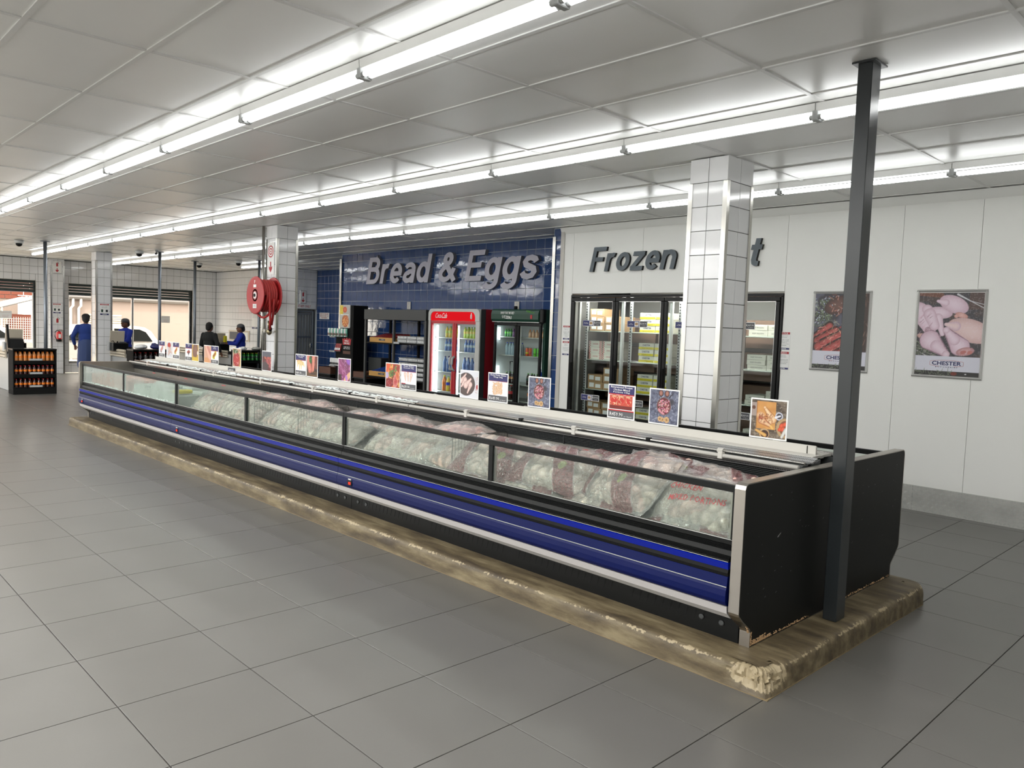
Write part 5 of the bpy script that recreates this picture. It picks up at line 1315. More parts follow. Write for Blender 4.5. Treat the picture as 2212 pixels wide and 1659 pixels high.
# cartons
_box = {}
def carton(x, y, z, w_, d, h, kind, label, grp, rz=0, lift=0):
    key = (round(w_, 3), round(d, 3), round(h, 3), kind)
    if key not in _box:
        mb = MB().cbox(-w_/2, w_/2, -d/2, d/2, 0, h, .003)
        base = {'chester': 'box_white', 'brown': 'card_brown', 'check': 'box_white', 'white': 'box_white', 'dark': 'carton_dark', 'pale': 'white_plain'}[kind]
        parts = []
        if kind == 'chester':
            parts.append(('band', MB().box(-w_/2+.001, w_/2-.001, -d/2-.0012, -d/2, .004, h*.40).mesh('band', 'box_yellow')))
            me = text_mesh('CHESTER', 1, .02); parts.append(('lettering', (me, w_*.5, h*.26, (-.0, -d/2-.001, h*.68), 'navy_print')))
            me = text_mesh('Grade A Chicken Necks', 1, 0); parts.append(('lettering', (me, w_*.66, h*.13, (.01, -d/2-.0014, h*.22), 'black_print')))
        if kind == 'brown':
            parts.append(('label', MB().box(-w_*.40, -w_*.08, -d/2-.0012, -d/2, h*.25, h*.85).mesh('label', 'white_print')))
            parts.append(('label', MB().box(w_*.02, w_*.36, -d/2-.0012, -d/2, h*.2, h*.7).mesh('label', 'white_print')))
        if kind == 'check':
            ck = MB(); n = 5
            for s, (xa, xb) in enumerate(((-w_/2, -w_*.36), (w_*.30, w_/2))):
                nx = max(2, int((xb-xa)/.012)); nz = int(h/.012)
                for i in range(nx):
                    for j in range(nz):
                        if (i+j) % 2 == 0: ck.add([(xa+i*(xb-xa)/nx, -d/2-.001, j*h/nz), (xa+(i+1)*(xb-xa)/nx, -d/2-.001, j*h/nz), (xa+(i+1)*(xb-xa)/nx, -d/2-.001, (j+1)*h/nz), (xa+i*(xb-xa)/nx, -d/2-.001, (j+1)*h/nz)], [(0, 1, 2, 3)])
            parts.append(('chequers', ck.mesh('chequers', 'red_print', False)))
            me = text_mesh('CHICKEN', 1, .01); parts.append(('lettering', (me, w_*.4, h*.25, (0, -d/2-.001, h*.5), 'red_print')))
        if kind == 'white': me = text_mesh('KEEP FROZEN', 1, 0); parts.append(('lettering', (me, w_*.6, h*.22, (0, -d/2-.001, h*.5), 'black_print')))
        if kind == 'pale':
            parts.append(('band', MB().box(-w_*.45, w_*.45, -d/2-.0012, -d/2, h*.08, h*.38).mesh('band', 'charcoal')))
        out = []
        for nm, pm in parts:
            if isinstance(pm, tuple):
                me, tw, th, at, mt_ = pm; co = np.array([v.co[:] for v in me.vertices]); lo, hi = co.min(0), co.max(0)
                P_ = np.c_[(co[:, 0]-(lo[0]+hi[0])/2)*tw/(hi[0]-lo[0])+at[0], np.full(len(co), at[1]), (co[:, 1]-(lo[1]+hi[1])/2)*th/(hi[1]-lo[1])+at[2]]
                me.vertices.foreach_set('co', P_.ravel()); me.materials.clear(); me.materials.append(M[mt_]); me.update(); pm = me
            out.append((nm, pm))
        _box[key] = (mb.mesh('carton', base), out)
    me, parts = _box[key]
    o = bpy.data.objects.new('carton', me); COL.objects.link(o); o.location = (x, y, z+lift); o.rotation_euler[2] = math.radians(rz); tag(o, label, 'box', grp)
    for nm, pm in parts: p = bpy.data.objects.new(nm, pm); COL.objects.link(p); p.parent = o
    return o
SH = {'bottom': .492, 'second': .872, 'third': 1.302, 'top': 1.712}
q = random.Random(8)
door_n = ['first', 'second', 'third', 'rightmost']
def stackrow(di, sh, cols, kind, w_, h, n, d=.36, nm='', jit=4, x_off=0):
    z = SH[sh]+.001; a = dx0+.03+di*dw
    for c in range(cols):
        for k in range(n if isinstance(n, int) else n[c]):
            x = a+.12+w_/2+c*(w_+.012)+x_off+q.uniform(-.006, .006)
            lab = '%s, %s in the %s stack, %s shelf, %s glass door' % (nm, ['bottom', 'second', 'third', 'fourth'][k]+' up' if k else 'bottom one', ['left', 'right', 'third'][c] if cols > 1 else ('right' if kind == 'pale' else 'left'), sh, door_n[di])
            carton(x, 8.70+d/2, z+k*(h+.001), w_, d, h, kind, lab, 'cartons in the cold room', q.uniform(-jit, jit)*.5)
stackrow(0, 'top', 2, 'brown', .26, .105, (3, 2), nm='brown carton'); stackrow(0, 'third', 2, 'check', .24, .088, 3, nm='red chequered carton', jit=1); stackrow(0, 'second', 2, 'brown', .27, .105, (2, 3), nm='brown carton'); stackrow(0, 'bottom', 2, 'brown', .26, .10, 2, nm='brown carton')
for sh in ('top', 'third', 'second', 'bottom'):
    stackrow(1, sh, 2, 'chester', .255, .088, 3 if sh != 'bottom' else 2, nm='yellow and white carton', jit=1, x_off=.09)
stackrow(2, 'top', 1, 'chester', .22, .088, 3, nm='yellow and white carton', d=.5); stackrow(2, 'third', 1, 'chester', .22, .088, 3, nm='yellow and white carton', d=.5); stackrow(2, 'second', 1, 'chester', .22, .088, 3, nm='yellow and white carton', d=.5)
for sh in ('third', 'second', 'top', 'bottom'):
    stackrow(2, sh, 1, 'pale', .16, .075, 4 if sh != 'bottom' else 2, nm='white printed tub pack', x_off=.27, d=.3)
stackrow(3, 'top', 2, 'white', .25, .07, (2, 2), nm='white carton', jit=6, x_off=.14); stackrow(3, 'third', 2, 'white', .25, .062, (3, 3), nm='white carton', jit=6, x_off=.14); stackrow(3, 'second', 2, 'white', .25, .062, (2, 3), nm='white carton', jit=6, x_off=.14); stackrow(3, 'bottom', 2, 'white', .22, .08, 1, nm='white carton', x_off=.14)
for i in range(7):
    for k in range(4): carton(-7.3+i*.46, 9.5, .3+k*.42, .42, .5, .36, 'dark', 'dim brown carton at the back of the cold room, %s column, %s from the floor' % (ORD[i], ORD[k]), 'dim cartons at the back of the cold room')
# price strips on the doors
def door_tag(x, z, title, price, label, w1=.20, pic_c=(200, 150, 90)):
    t = thing('door_price_strip', label, 'tag', (x, 8.41, z), 'price strips on the glass doors'); h = .085
    MB().cbox(x, x+w1+.13, 8.4085, 8.4115, z, z+h, .0006).build('sheet', 'white_print', t)
    MB().box(x+.004, x+w1-.004, 8.4078, 8.4086, z+.004, z+h-.004).build('panel', 'navy', t)
    MB().box(x+w1-.078, x+w1-.014, 8.4070, 8.4079, z+.012, z+h-.012).build('panel', 'white_print', t)
    MB().cbox(x+w1-.070, x+w1-.022, 8.4062, 8.4071, z+.026, z+h-.024, .008).build('picture', 'card_brown', t)
    MB().box(x+w1+.008, x+w1+.122, 8.4078, 8.4086, z+.006, z+h-.006).build('panel', 'charcoal', t)
    text(t, title, (x+(w1-.08)/2+.004, 8.4078, z+h*.5), '-y', 'white_print', width=.075, height=.022, bold=.01)
    text(t, price, (x+w1+.065, 8.4078, z+h*.58), '-y', 'white_print', width=.095, height=.022); text(t, 'per 5kg box', (x+w1+.075, 8.4078, z+h*.25), '-y', 'white_print', width=.06, height=.011)
door_tag(-7.29, 1.775, 'Frozen\nPies 5kg', 'R279.90', 'upper price strip on the first glass door')
door_tag(-6.50, 1.778, 'Frozen\nChicken Necks', 'R204.90', 'upper price strip on the second glass door')
door_tag(-5.735, 1.780, 'Frozen\nBeef Mince', 'R309.90', 'upper price strip on the third glass door, cut by the column')
door_tag(-4.955, 1.790, 'Frozen\nFish', 'R369.90', 'upper price strip on the rightmost glass door')
door_tag(-7.265, .728, 'Frozen\nOx Tripe', 'R299.90', 'lower price strip on the first glass door')
door_tag(-6.515, .722, 'Frozen\nRib Ends', 'R224.90', 'lower price strip on the second glass door')
door_tag(-4.955, .718, 'Frozen\nHake', 'R369.90', 'lower price strip on the rightmost glass door')

# ------------------------------------------------------------------ bottles and cans
_bot = {}
def bottle_mesh(kind):
    """kind: (height, radius, liquid, cap, label material)"""
    if kind in _bot: return _bot[kind]
    h, r, liq, cap, lab = kind
    P_ = [(r*.9, 0), (r, h*.03), (r, h*.28), (r*.93, h*.36), (r, h*.46), (r, h*.62), (r*.8, h*.74), (r*.42, h*.88), (r*.36, h*.93)]
    mb = MB(); mb.m = 0; mb.lathe(P_, (0, 0, 0), 12); mb.m = 1; mb.lathe([(r*.42, h*.93), (r*.42, h), (r*.38, h*1.003)], (0, 0, 0), 10); mb.m = 2; mb.lathe([(r*1.012, h*.40), (r*1.012, h*.60)], (0, 0, 0), 12)
    _bot[kind] = mb.mesh('bottle', [liq, cap, lab], False); return _bot[kind]
def put(me, name, at, label, cat, grp):
    o = bpy.data.objects.new(name, me); COL.objects.link(o); o.location = at; o.rotation_euler[2] = rnd.uniform(0, 6); tag(o, label, cat, grp); return o
def liquid(key, rgb): DM(key, rgb, rough=.12, coat=.6)
for k_, c_ in dict(liq_blue=(40, 92, 160), liq_clear=(150, 170, 184), liq_orange=(226, 120, 30), liq_yellow=(214, 190, 60), liq_lime=(176, 200, 66), liq_cola=(42, 22, 18), liq_green=(40, 130, 50), liq_purple=(110, 50, 120), liq_sauce=(196, 128, 72), liq_dark=(60, 30, 28), pepsi=(28, 60, 190), cap_green=(96, 170, 60), liq_tan=(190, 140, 96), can_green=(96, 200, 50), can_fire=(214, 84, 36)).items(): liquid(k_, c_)
# ------------------------------------------------------------------ drinks coolers
def cooler(x0, x1, yf, yb, zt, label, side_m, head_m, body_m, frame_m, door_m, head_z, name='drinks_cooler'):
    t = thing(name, label, 'cooler', ((x0+x1)/2, (yf+yb)/2, 0))
    th = .04
    MB().cbox(x1-th, x1, yf+.05, yb, .04, zt, .006).build('side_panel', side_m, t); MB().cbox(x0, x0+th, yf+.05, yb, .04, zt, .006).build('side_panel', side_m, t)
    MB().cbox(x0+th, x1-th, yb-.04, yb, .04, zt-.01, .003).build('back_panel', 'grey_plastic', t)
    MB().cbox(x0+th, x1-th, yf+.06, yb-.04, head_z, zt-.002, .003).build('top_box', body_m, t)
    MB().cbox(x0+th, x1-th, yf+.06, yb-.04, .04, .36, .003).build('bottom_box', body_m, t)
    MB().cbox(x0, x1, yf+.01, yf+.06, .04, .34, .006).build('grille', body_m, t)
    MB().box(x0+th, x0+th+.004, yf+.06, yb-.04, .36, head_z).build('liner', 'white_plain', t); MB().box(x1-th-.004, x1-th, yf+.06, yb-.04, .36, head_z).build('liner', 'white_plain', t)
    MB().box(x0+th, x1-th, yb-.045, yb-.041, .36, head_z).build('liner', 'white_plain', t)
    xm = (x0+x1)/2
    for i, (a, b) in enumerate(((x0+.035, xm-.003), (xm+.003, x1-.035))):
        f = .045; z0, z1 = .36, head_z-.006; fr = MB()
        for p, q_, r, s in ((a, b, z1-f, z1), (a, b, z0, z0+f), (a, a+f, z0+f, z1-f), (b-f, b, z0+f, z1-f)): fr.cbox(p, q_, yf, yf+.035, r, s, .005)
        D = fr.build('door', door_m if door_m else frame_m, t)
        MB().box(a+f, b-f, yf+.015, yf+.021, z0+f, z1-f).build('glass_pane', 'glass', D)
        yield_ = D
        t['d%d' % i] = D.name
    return t
# red cooler
ck = cooler(-10.93, -9.565, 8.50, 9.15, 2.005, 'red cooler with lit Coca-Cola header and red double doors', 'side_red', 'led_header', 'cooler_silver', 'cooler_silver', 'cooler_red', 1.80)
# silver surround with rounded top corners
def rounded(x0, x1, z0, z1, r, n=7):
    p = [(x0, z0)]
    p += [(x0+r-r*math.cos(PI/2*i/n), z1-r+r*math.sin(PI/2*i/n)) for i in range(n+1)]
    p += [(x1-r+r*math.sin(PI/2*i/n), z1-r+r*math.cos(PI/2*i/n)) for i in range(n+1)]
    return p+[(x1, z0)]
oo = rounded(-10.925, -9.57, 1.80, 2.003, .09); ii = rounded(-10.868, -9.68, 1.80, 1.955, .10)
mb = MB(); n = len(oo)
for yy in (8.47, 8.56): mb.add([(x, yy, z) for x, z in oo]+[(x, yy, z) for x, z in ii], [(i, i+1, n+i+1, n+i) for i in range(n-1)])
mb.add([(x, 8.47, z) for x, z in oo]+[(x, 8.56, z) for x, z in oo], [(i, i+1, n+i+1, n+i) for i in range(n-1)]); mb.add([(x, 8.47, z) for x, z in ii]+[(x, 8.56, z) for x, z in ii], [(i, i+1, n+i+1, n+i) for i in range(n-1)])
mb.build('header_surround', 'cooler_silver', ck)
MB().prism(ii, 8.485, 8.50, 'y').build('lit_header', 'led_header', ck)
MB().cbox(-10.93, -10.885, 8.475, 8.55, .36, 1.80, .006).build('door_surround', 'cooler_silver', ck); MB().cbox(-9.675, -9.57, 8.475, 8.55, .04, 1.80, .006).build('door_surround', 'cooler_silver', ck)
MB().box(-9.57, -9.562, 8.50, 8.60, .04, 2.0).build('edge', 'dark_grey', ck)
text(ck, 'Coca-Cola', (-10.585, 8.485, 1.888), '-y', 'white_print', width=.32, height=.085, bold=.004, shear=.45, res=3, spacing=.9)
MB().tube([(-10.74, 8.4835, 1.848), (-10.64, 8.4835, 1.858), (-10.55, 8.4835, 1.848), (-10.46, 8.4835, 1.846)], .004, 4).build('swash', 'white_print', ck)
MB().lathe([(.012, 0), (.019, .02), (.017, .045), (.018, .06), (.008, .085), (.006, .105)], (-9.79, 8.482, 1.835), 10).build('bottle_emblem', 'white_print', ck)
MB().cbox(-10.875, -9.685, 8.494, 8.50, 1.765, 1.798, .001).build('red_bar', 'cooler_red', ck)
for xx in (-10.285, -10.222):
    MB().tube([(xx, 8.50, .955), (xx, 8.455, .985), (xx, 8.45, 1.07), (xx, 8.455, 1.16), (xx, 8.50, 1.19)], .022, 8).build('handle', 'cooler_silver', ck)
MB().cbox(-10.80, -10.762, 8.56, 8.58, .42, 1.72, .003).build('lamp_strip', 'led', ck)
MB().cbox(-10.215, -10.19, 8.56, 8.58, .42, 1.72, .003).build('lamp_strip', 'led', ck)
# white contour bottle graphic and red side
sp_ = [(9.15, .10), (8.92, .10), (8.90, .55), (8.96, .72), (8.955, .98), (8.875, 1.15), (8.88, 1.3), (8.95, 1.55), (9.04, 1.75), (9.06, 1.98), (9.15, 1.98)]
MB().prism(sp_, -9.5655, -9.5635, 'x').build('bottle_graphic', 'cooler_silver', ck)
text(ck, 'Coca', (-9.5635, 9.02, 1.10), '+x', 'side_red', width=.22, height=.16, shear=.45, res=3)
for z in (1.50, 1.265, .90, .56): MB().cbox(-10.88, -9.615, 8.60, 9.08, z, z+.012, .002).build('shelf', 'alum', ck)
q = random.Random(31)
def rowb(x0, x1, n, z, kind, lab, grp, y=8.66, depth=2):
    for i in range(n):
        for k in range(depth):
            if k and i % 2: continue
            put(bottle_mesh(kind), 'bottle', (x0+(x1-x0)*(i+.5)/n+q.uniform(-.004, .004), y+k*.085, z), lab+', %s %s' % (ORD[i], 'from the left' if k == 0 else 'behind'), 'bottle', grp)
K_y = (.19, .032, 'liq_yellow', 'cap_green', 'liq_lime'); K_l = (.19, .032, 'liq_lime', 'cap_green', 'liq_yellow'); K_b = (.20, .033, 'liq_blue', 'pepsi', 'liq_clear'); K_B = (.27, .040, 'liq_blue', 'navy', 'liq_blue'); K_o = (.27, .044, 'liq_orange', 'yellow', 'liq_orange'); K_Y = (.26, .044, 'liq_yellow', 'cap_green', 'pepsi')
rowb(-10.66, -10.33, 4, 1.513, K_y, 'yellow drink bottle on the top shelf of the red cooler', 'yellow drinks in the red cooler'); rowb(-10.17, -9.70, 6, 1.513, K_l, 'lime drink bottle at the top right of the red cooler', 'lime drinks in the red cooler')
rowb(-10.68, -10.33, 4, 1.278, K_b, 'small blue water bottle on the second shelf, left red door', 'small blue bottles behind the left red door'); rowb(-10.14, -9.69, 6, 1.278, K_b, 'small blue water bottle on the second shelf, right red door', 'small blue bottles behind the right red door')
rowb(-10.70, -10.34, 4, .913, K_B, 'tall blue bottle on the third shelf, left red door', 'tall blue bottles behind the left red door'); rowb(-10.18, -9.69, 5, .913, K_B, 'tall blue bottle on the third shelf, right red door', 'tall blue bottles behind the right red door')
put(bottle_mesh(K_o), 'bottle', (-10.66, 8.66, .573), 'orange juice bottle on the bottom shelf of the red cooler', 'bottle', None); put(bottle_mesh(K_Y), 'bottle', (-10.55, 8.66, .573), 'yellow juice bottle beside the orange one in the red cooler', 'bottle', None); put(bottle_mesh(K_o), 'bottle', (-10.44, 8.66, .573), 'orange juice bottle behind the red door frame', 'bottle', None)
# green cooler
gk = cooler(-9.285, -8.16, 8.50, 9.15, 2.01, 'green cooler lettered WHY PAY MORE? with black double doors', 'cooler_green', 'cooler_green', 'black_trim', 'black_trim', None, 1.80)
MB().prism([(8.56, 1.812), (8.490, 1.815), (8.470, 1.85), (8.468, 1.93), (8.485, 1.985), (8.52, 2.008), (8.56, 2.008)], -9.29, -8.235, 'x').build('header', 'cooler_green', gk); MB().cbox(-8.235, -8.155, 8.49, 8.57, 1.80, 2.01, .012).build('corner_cap', 'black_trim', gk)
MB().box(-9.285, -8.24, 8.492, 8.50, 1.804, 1.812).build('trim_line', 'alum_frame', gk)
text(gk, 'WHY PAY MORE?', (-8.91, 8.468, 1.947), '-y', 'white_print', width=.31, height=.042, shear=.3, bold=.01); text(gk, 'UTZERS', (-8.92, 8.468, 1.878), '-y', 'white_print', width=.22, height=.045, bold=.02, rot=-.06); text(gk, 'REMACH', (-8.41, 8.474, 1.965), '-y', 'cap_green', width=.17, height=.03, bold=.01, rot=-.2)
MB().cbox(-8.40, -8.36, 8.462, 8.468, 1.86, 1.92, .004).build('bottle_emblem', 'red_print', gk)
MB().tube([(-8.79, 8.50, .98), (-8.79, 8.45, .98), (-8.79, 8.45, 1.19), (-8.79, 8.50, 1.19)], .008, 8).build('handle', 'black_trim', gk)
text(gk, 'TRY\nNEW', (-8.16, 8.94, 1.60), '+x', 'white_print', width=.16, height=.17); text(gk, 'O', (-8.16, 9.0, 1.38), '+x', 'white_print', width=.05, height=.07); text(gk, 'BE', (-8.16, 8.98, .92), '+x', 'white_print', width=.2, height=.14, rot=.5)
MB().cbox(-9.20, -9.175, 8.56, 8.58, 1.52, 1.72, .003).build('lamp_strip', 'led', gk); MB().cbox(-9.20, -9.175, 8.56, 8.58, .80, 1.10, .003).build('lamp_strip', 'led', gk); MB().cbox(-8.70, -8.672, 8.545, 8.56, .40, 1.74, .003).build('door_gasket', 'white_plain', gk)
for z in (1.56, 1.27, .81, .55): MB().cbox(-9.235, -8.21, 8.60, 9.08, z, z+.012, .002).build('shelf', 'alum', gk)
rowb(-9.15, -8.98, 3, 1.573, (.13, .026, 'liq_green', 'cap_green', 'can_green'), 'slim green bottle on the top shelf of the green cooler', 'green drinks in the green cooler', depth=1)
rowb(-8.97, -8.80, 3, 1.573, (.13, .026, 'liq_purple', 'liq_purple', 'liq_purple'), 'slim purple bottle on the top shelf of the green cooler', 'purple drinks in the green cooler', depth=1); rowb(-8.62, -8.25, 5, 1.573, (.12, .028, 'liq_tan', 'liq_orange', 'liq_tan'), 'tan drink bottle at the top right of the green cooler', 'tan drinks in the green cooler', depth=1)
rowb(-9.12, -8.80, 5, 1.283, (.20, .031, 'liq_clear', 'pepsi', 'liq_clear'), 'clear water bottle in the green cooler', 'water bottles in the green cooler')
def can(x, z, m1, m2, lab, h=.135):
    mb = MB(); mb.m = 0; r = .026; mb.lathe([(r*.86, 0), (r, .006), (r, h-.01)], (0, 0, 0), 14); mb.m = 1; mb.lathe([(r, h-.01), (r*.86, h), (r*.8, h-.002)], (0, 0, 0), 14)
    mb.m = 2; mb.lathe([(r*1.01, h*.25), (r*1.01, h*.45)], (0, 0, 0), 14)
    o = mb.build('drink_can', [m1, 'alum_frame', m2], None, at=(x, 8.66, z)); return tag(o, lab, 'can', 'slim cans in the green cooler')
can(-8.635, 1.283, 'can_fire', 'yellow', 'leftmost orange slim can in the green cooler'); can(-8.56, 1.283, 'can_fire', 'red', 'second orange slim can, next to the green cans'); can(-8.46, 1.283, 'can_green', 'cap_green', 'left bright green slim can in the cooler'); can(-8.38, 1.283, 'can_green', 'cap_green', 'right bright green slim can in the cooler')
rowb(-9.12, -8.82, 4, .823, (.19, .031, 'liq_cola', 'cap_green', 'liq_tan'), 'cola bottle with a pale label low behind the left black door', 'cola bottles behind the left black door'); rowb(-8.62, -8.36, 4, .823, (.19, .031, 'liq_cola', 'cap_green', 'cooler_green'), 'dark bottle with a green cap behind the right black door', 'green capped bottles behind the right black door')
o = put(bottle_mesh((.27, .042, 'pepsi', 'pepsi', 'white_print')), 'bottle', (-8.33, 8.655, .823), 'tall blue cola bottle with a white band at the right of the green cooler', 'bottle', None)
can(-8.545, .823, 'pepsi', 'white_print', 'blue can with a white band standing before the dark bottles', .13)
rowb(-8.58, -8.30, 3, .563, (.24, .046, 'liq_cola', 'black_trim', 'liq_orange'), 'big orange labelled bottle at the bottom of the green cooler', 'big bottles at the bottom right of the green cooler', depth=1); rowb(-9.1, -8.82, 3, .563, (.24, .046, 'liq_cola', 'red', 'red_print'), 'big red labelled bottle at the bottom of the green cooler', 'big bottles at the bottom left of the green cooler', depth=1)
# sockets over the coolers
def socket(x, z, label, plug):
    t = thing('wall_socket', label, 'socket', (x, 9.2, z)); MB().cbox(x-.058, x+.058, 9.186, 9.199, z-.072, z+.072, .004).build('plate', 'white_paint', t)
    for dz in (.035, -.03): MB().cbox(x-.012, x+.012, 9.183, 9.186, z+dz-.014, z+dz+.014, .002).build('switch', 'grey_plastic', t)
    if plug:
        MB().cbox(x-.03, x+.03, 9.145, 9.186, z-.06, z-.005, .01).build('plug', 'black_matte', t); MB().tube([(x, 9.15, z-.05), (x+.01, 9.14, z-.09), (x, 9.17, z-.14)], .006, 6).build('cord', 'black_matte', t)
socket(-12.49, 2.085, 'white double socket above the bread shelf', False); socket(-9.45, 2.09, 'white socket with a black plug above the green cooler', True)
# ------------------------------------------------------------------ bread shelf
bs = thing('bread_shelf', 'dark steel display shelf with two bays for bread and eggs', 'shelf', (-12.0, 8.8, 0))
Y0, Y1_ = 8.50, 9.12
for x in (-12.96, -12.02, -11.05):
    for y in (Y0, Y1_-.04): MB().cbox(x-.025, x+.025, y, y+.04, 0, 1.80, .003).build('post', 'dark_grey' if y == Y0 else 'black_matte', bs)
MB().cbox(-12.99, -11.025, Y0-.01, Y1_, 1.785, 1.982, .004).build('header', 'dark_grey', bs)
MB().cbox(-11.03, -10.965, Y0+.01, Y1_, 0, 1.975, .004).build('side_panel', 'black_matte', bs)
for z in (1.325, .67, .30):
    MB().cbox(-12.93, -12.05, Y0+.01, Y1_-.04, z, z+.025, .003).build('shelf', 'black_matte', bs); MB().cbox(-11.99, -11.08, Y0+.01, Y1_-.04, z+.02 if z > 1 else z, z+.045 if z > 1 else z+.025, .003).build('shelf', 'black_matte', bs)
MB().box(-12.93, -11.08, Y1_-.012, Y1_-.006, .0, .62).build('back_sheet', 'black_matte', bs)
text(MB().cbox(-12.0, -11.82, Y0-.004, Y0, 1.345, 1.385, .001).build('price_holder', 'grey_plastic', bs), 'R79.90', (-11.91, Y0-.004, 1.365), '-y', 'white_print', width=.12, height=.02)
def crate(x, z, w_, label, m='wood', h=.095, y=8.55, d=.42, tagm=True, grp=None, nm='wooden_crate'):
    t = thing(nm, label, 'crate', (x, y+d/2, z), grp)
    MB().cbox(x-w_/2, x+w_/2, y, y+.015, z, z+h, .003).build('front_board', m, t); MB().cbox(x-w_/2, x+w_/2, y+d-.015, y+d, z, z+h, .003).build('back_board', m, t)
    for s in (-1, 1): MB().cbox(x+s*(w_/2-.015), x+s*w_/2, y+.015, y+d-.015, z, z+h, .003).build('side_board', m, t)
    MB().cbox(x-w_/2+.015, x+w_/2-.015, y+.015, y+d-.015, z, z+.012, .002).build('floor_board', m, t)
    if tagm: p = MB().cbox(x-.10, x+.10, y-.004, y, z+.035, z+.07, .001).build('price_holder', 'charcoal', t); text(p, 'R19.90', (x+.03, y-.004, z+.052), '-y', 'white_print', width=.07, height=.018)
    return t
crate(-12.45, 1.352, .84, 'wooden tray of red topped bread rolls on the upper left shelf'); crate(-12.45, .697, .84, 'wooden tray of blue topped bread rolls on the lower left shelf')
q = random.Random(17)
def loaf(x, y, z, top, label, grp, ry=0):
    mb = MB(); mb.m = 0; mb.prism([(-.045, 0), (.045, 0), (.05, .03), (.036, .062), (0, .07), (-.036, .062), (-.05, .03)], -.10, .10, 'y'); mb.m = 1
    mb.prism([(-.052, .036), (.052, .036), (.038, .067), (0, .075), (-.038, .067)], -.085, .085, 'y')
    o = mb.build('bread_pack', ['bread', top], None, at=(x, y, z)); o.rotation_euler[0] = math.radians(12); return tag(o, label, 'bread', grp)
for r in range(2):
    for i in range(8):
        loaf(-12.80+i*.10, 8.67+r*.17, 1.378+.04*r+.02, 'pack_red', 'red wrapped roll pack, %s in the %s row of the upper tray' % (ORD[i], ['front', 'back'][r]), 'red wrapped rolls in the upper tray')
        loaf(-12.80+i*.10, 8.67+r*.17, .724+.04*r+.02, 'pack_blue', 'blue wrapped roll pack, %s in the %s row of the lower tray' % (ORD[i], ['front', 'back'][r]), 'blue wrapped rolls in the lower tray')
def eggs(x, y, z, label, grp):
    mb = MB(); mb.m = 0; mb.cbox(-.14, .14, -.14, .14, 0, .022, .004); mb.cbox(-.145, .145, -.14, .14, .050, .062, .003); mb.m = 1
    for i in range(6): mb.ball((-.117+i*.047, -.122, .036), .021, 6, (1, .8, 1.1))
    o = mb.build('egg_tray', ['grey_plastic', 'white_plain'], None, at=(x, y, z)); return tag(o, label, 'eggs', grp)
for c in range(3):
    for k in range(2): eggs(-11.78+c*.30, 8.66, 1.371+k*.064, 'egg tray, %s of the %s pair on the upper right shelf' % (['lower', 'upper'][k], ['left', 'middle', 'right'][c]), 'egg trays on the upper right shelf')
    for k in range(5): eggs(-11.72+c*.29+(k % 2)*.01, 8.66, .697+k*.085, 'egg tray under the upper right shelf, %s stack, %s from the bottom' % (['left', 'middle', 'right'][c], ORD[k]), 'egg trays stacked on the lower right shelf')
# ------------------------------------------------------------------ snack stand in front of the far blue wall
st = thing('snack_stand', 'black snack display stand with lettered panel and food poster on top', 'display stand', (-13.95, 8.8, 0))
MB().cbox(-13.96, -13.57, 8.60, 8.95, 0, 1.62, .006).build('body', 'black_matte', st); MB().cbox(-14.38, -13.96, 8.72, 8.95, .2, 1.44, .004).build('rack_back', 'black_matte', st)
MB().cbox(-13.66, -13.545, 8.605, 8.95, 0, 2.06, .004).build('side_panel', 'black_matte', st)
MB().cbox(-14.045, -13.66, 8.59, 8.61, 1.60, 2.065, .002).build('poster_board', 'white_print', st)
P = Pic(.375, .455, 60, (190, 186, 178)); P.rect(0, .6, .35, 1, (226, 196, 60)); P.specks((240, 220, 110), 30, .03, 3, (0, .6, .3, 1)); P.ell(.52, .80, .20, .16, 0, (214, 92, 60)); P.ell(.52, .80, .15, .12, 0, (230, 130, 100), (214, 92, 60)); P.ell(.58, .30, .34, .34, 8, (214, 132, 70), (170, 90, 50)); P.specks((240, 180, 120), 40, .035, 4, (.3, .05, .85, .5)); P.specks((180, 60, 40), 14, .03, 5, (.3, .05, .85, .5)); P.rect(.1, .56, .9, .60, (230, 230, 230))
P.build(st, (-14.04, 8.59, 1.605), '-y')
t_ = MB().prism([(-13.935, 1.385), (-13.895, 1.365), (-13.86, 1.395), (-13.81, 1.37), (-13.765, 1.405), (-13.72, 1.37), (-13.67, 1.395), (-13.635, 1.365), (-13.60, 1.385), (-13.63, 1.255), (-13.905, 1.255)], 8.596, 8.6, 'y').build('badge', 'red_print', st); text(t_, 'WILD\nSMOKE', (-13.767, 8.596, 1.312), '-y', 'white_print', width=.20, height=.085, bold=.02)
text(st, 'GAME MEATS\nBEEF SNACKS', (-13.765, 8.60, 1.195), '-y', 'white_print', width=.24, height=.055, bold=.01)
MB().cbox(-13.90, -13.63, 8.597, 8.60, 1.07, 1.13, .001).build('picture_strip', 'dark_wood', st)
for z in (1.405, 1.10, .80): MB().cbox(-14.42, -13.98, 8.58, 8.72, z, z+.012, .002).build('tray', 'dark_grey', st); text(MB().cbox(-14.40, -14.2, 8.577, 8.58, z-.012, z+.022, .001).build('price_holder', 'grey_plastic', st), 'R34.90', (-14.3, 8.577, z+.005), '-y', 'black_print', width=.09, height=.02)
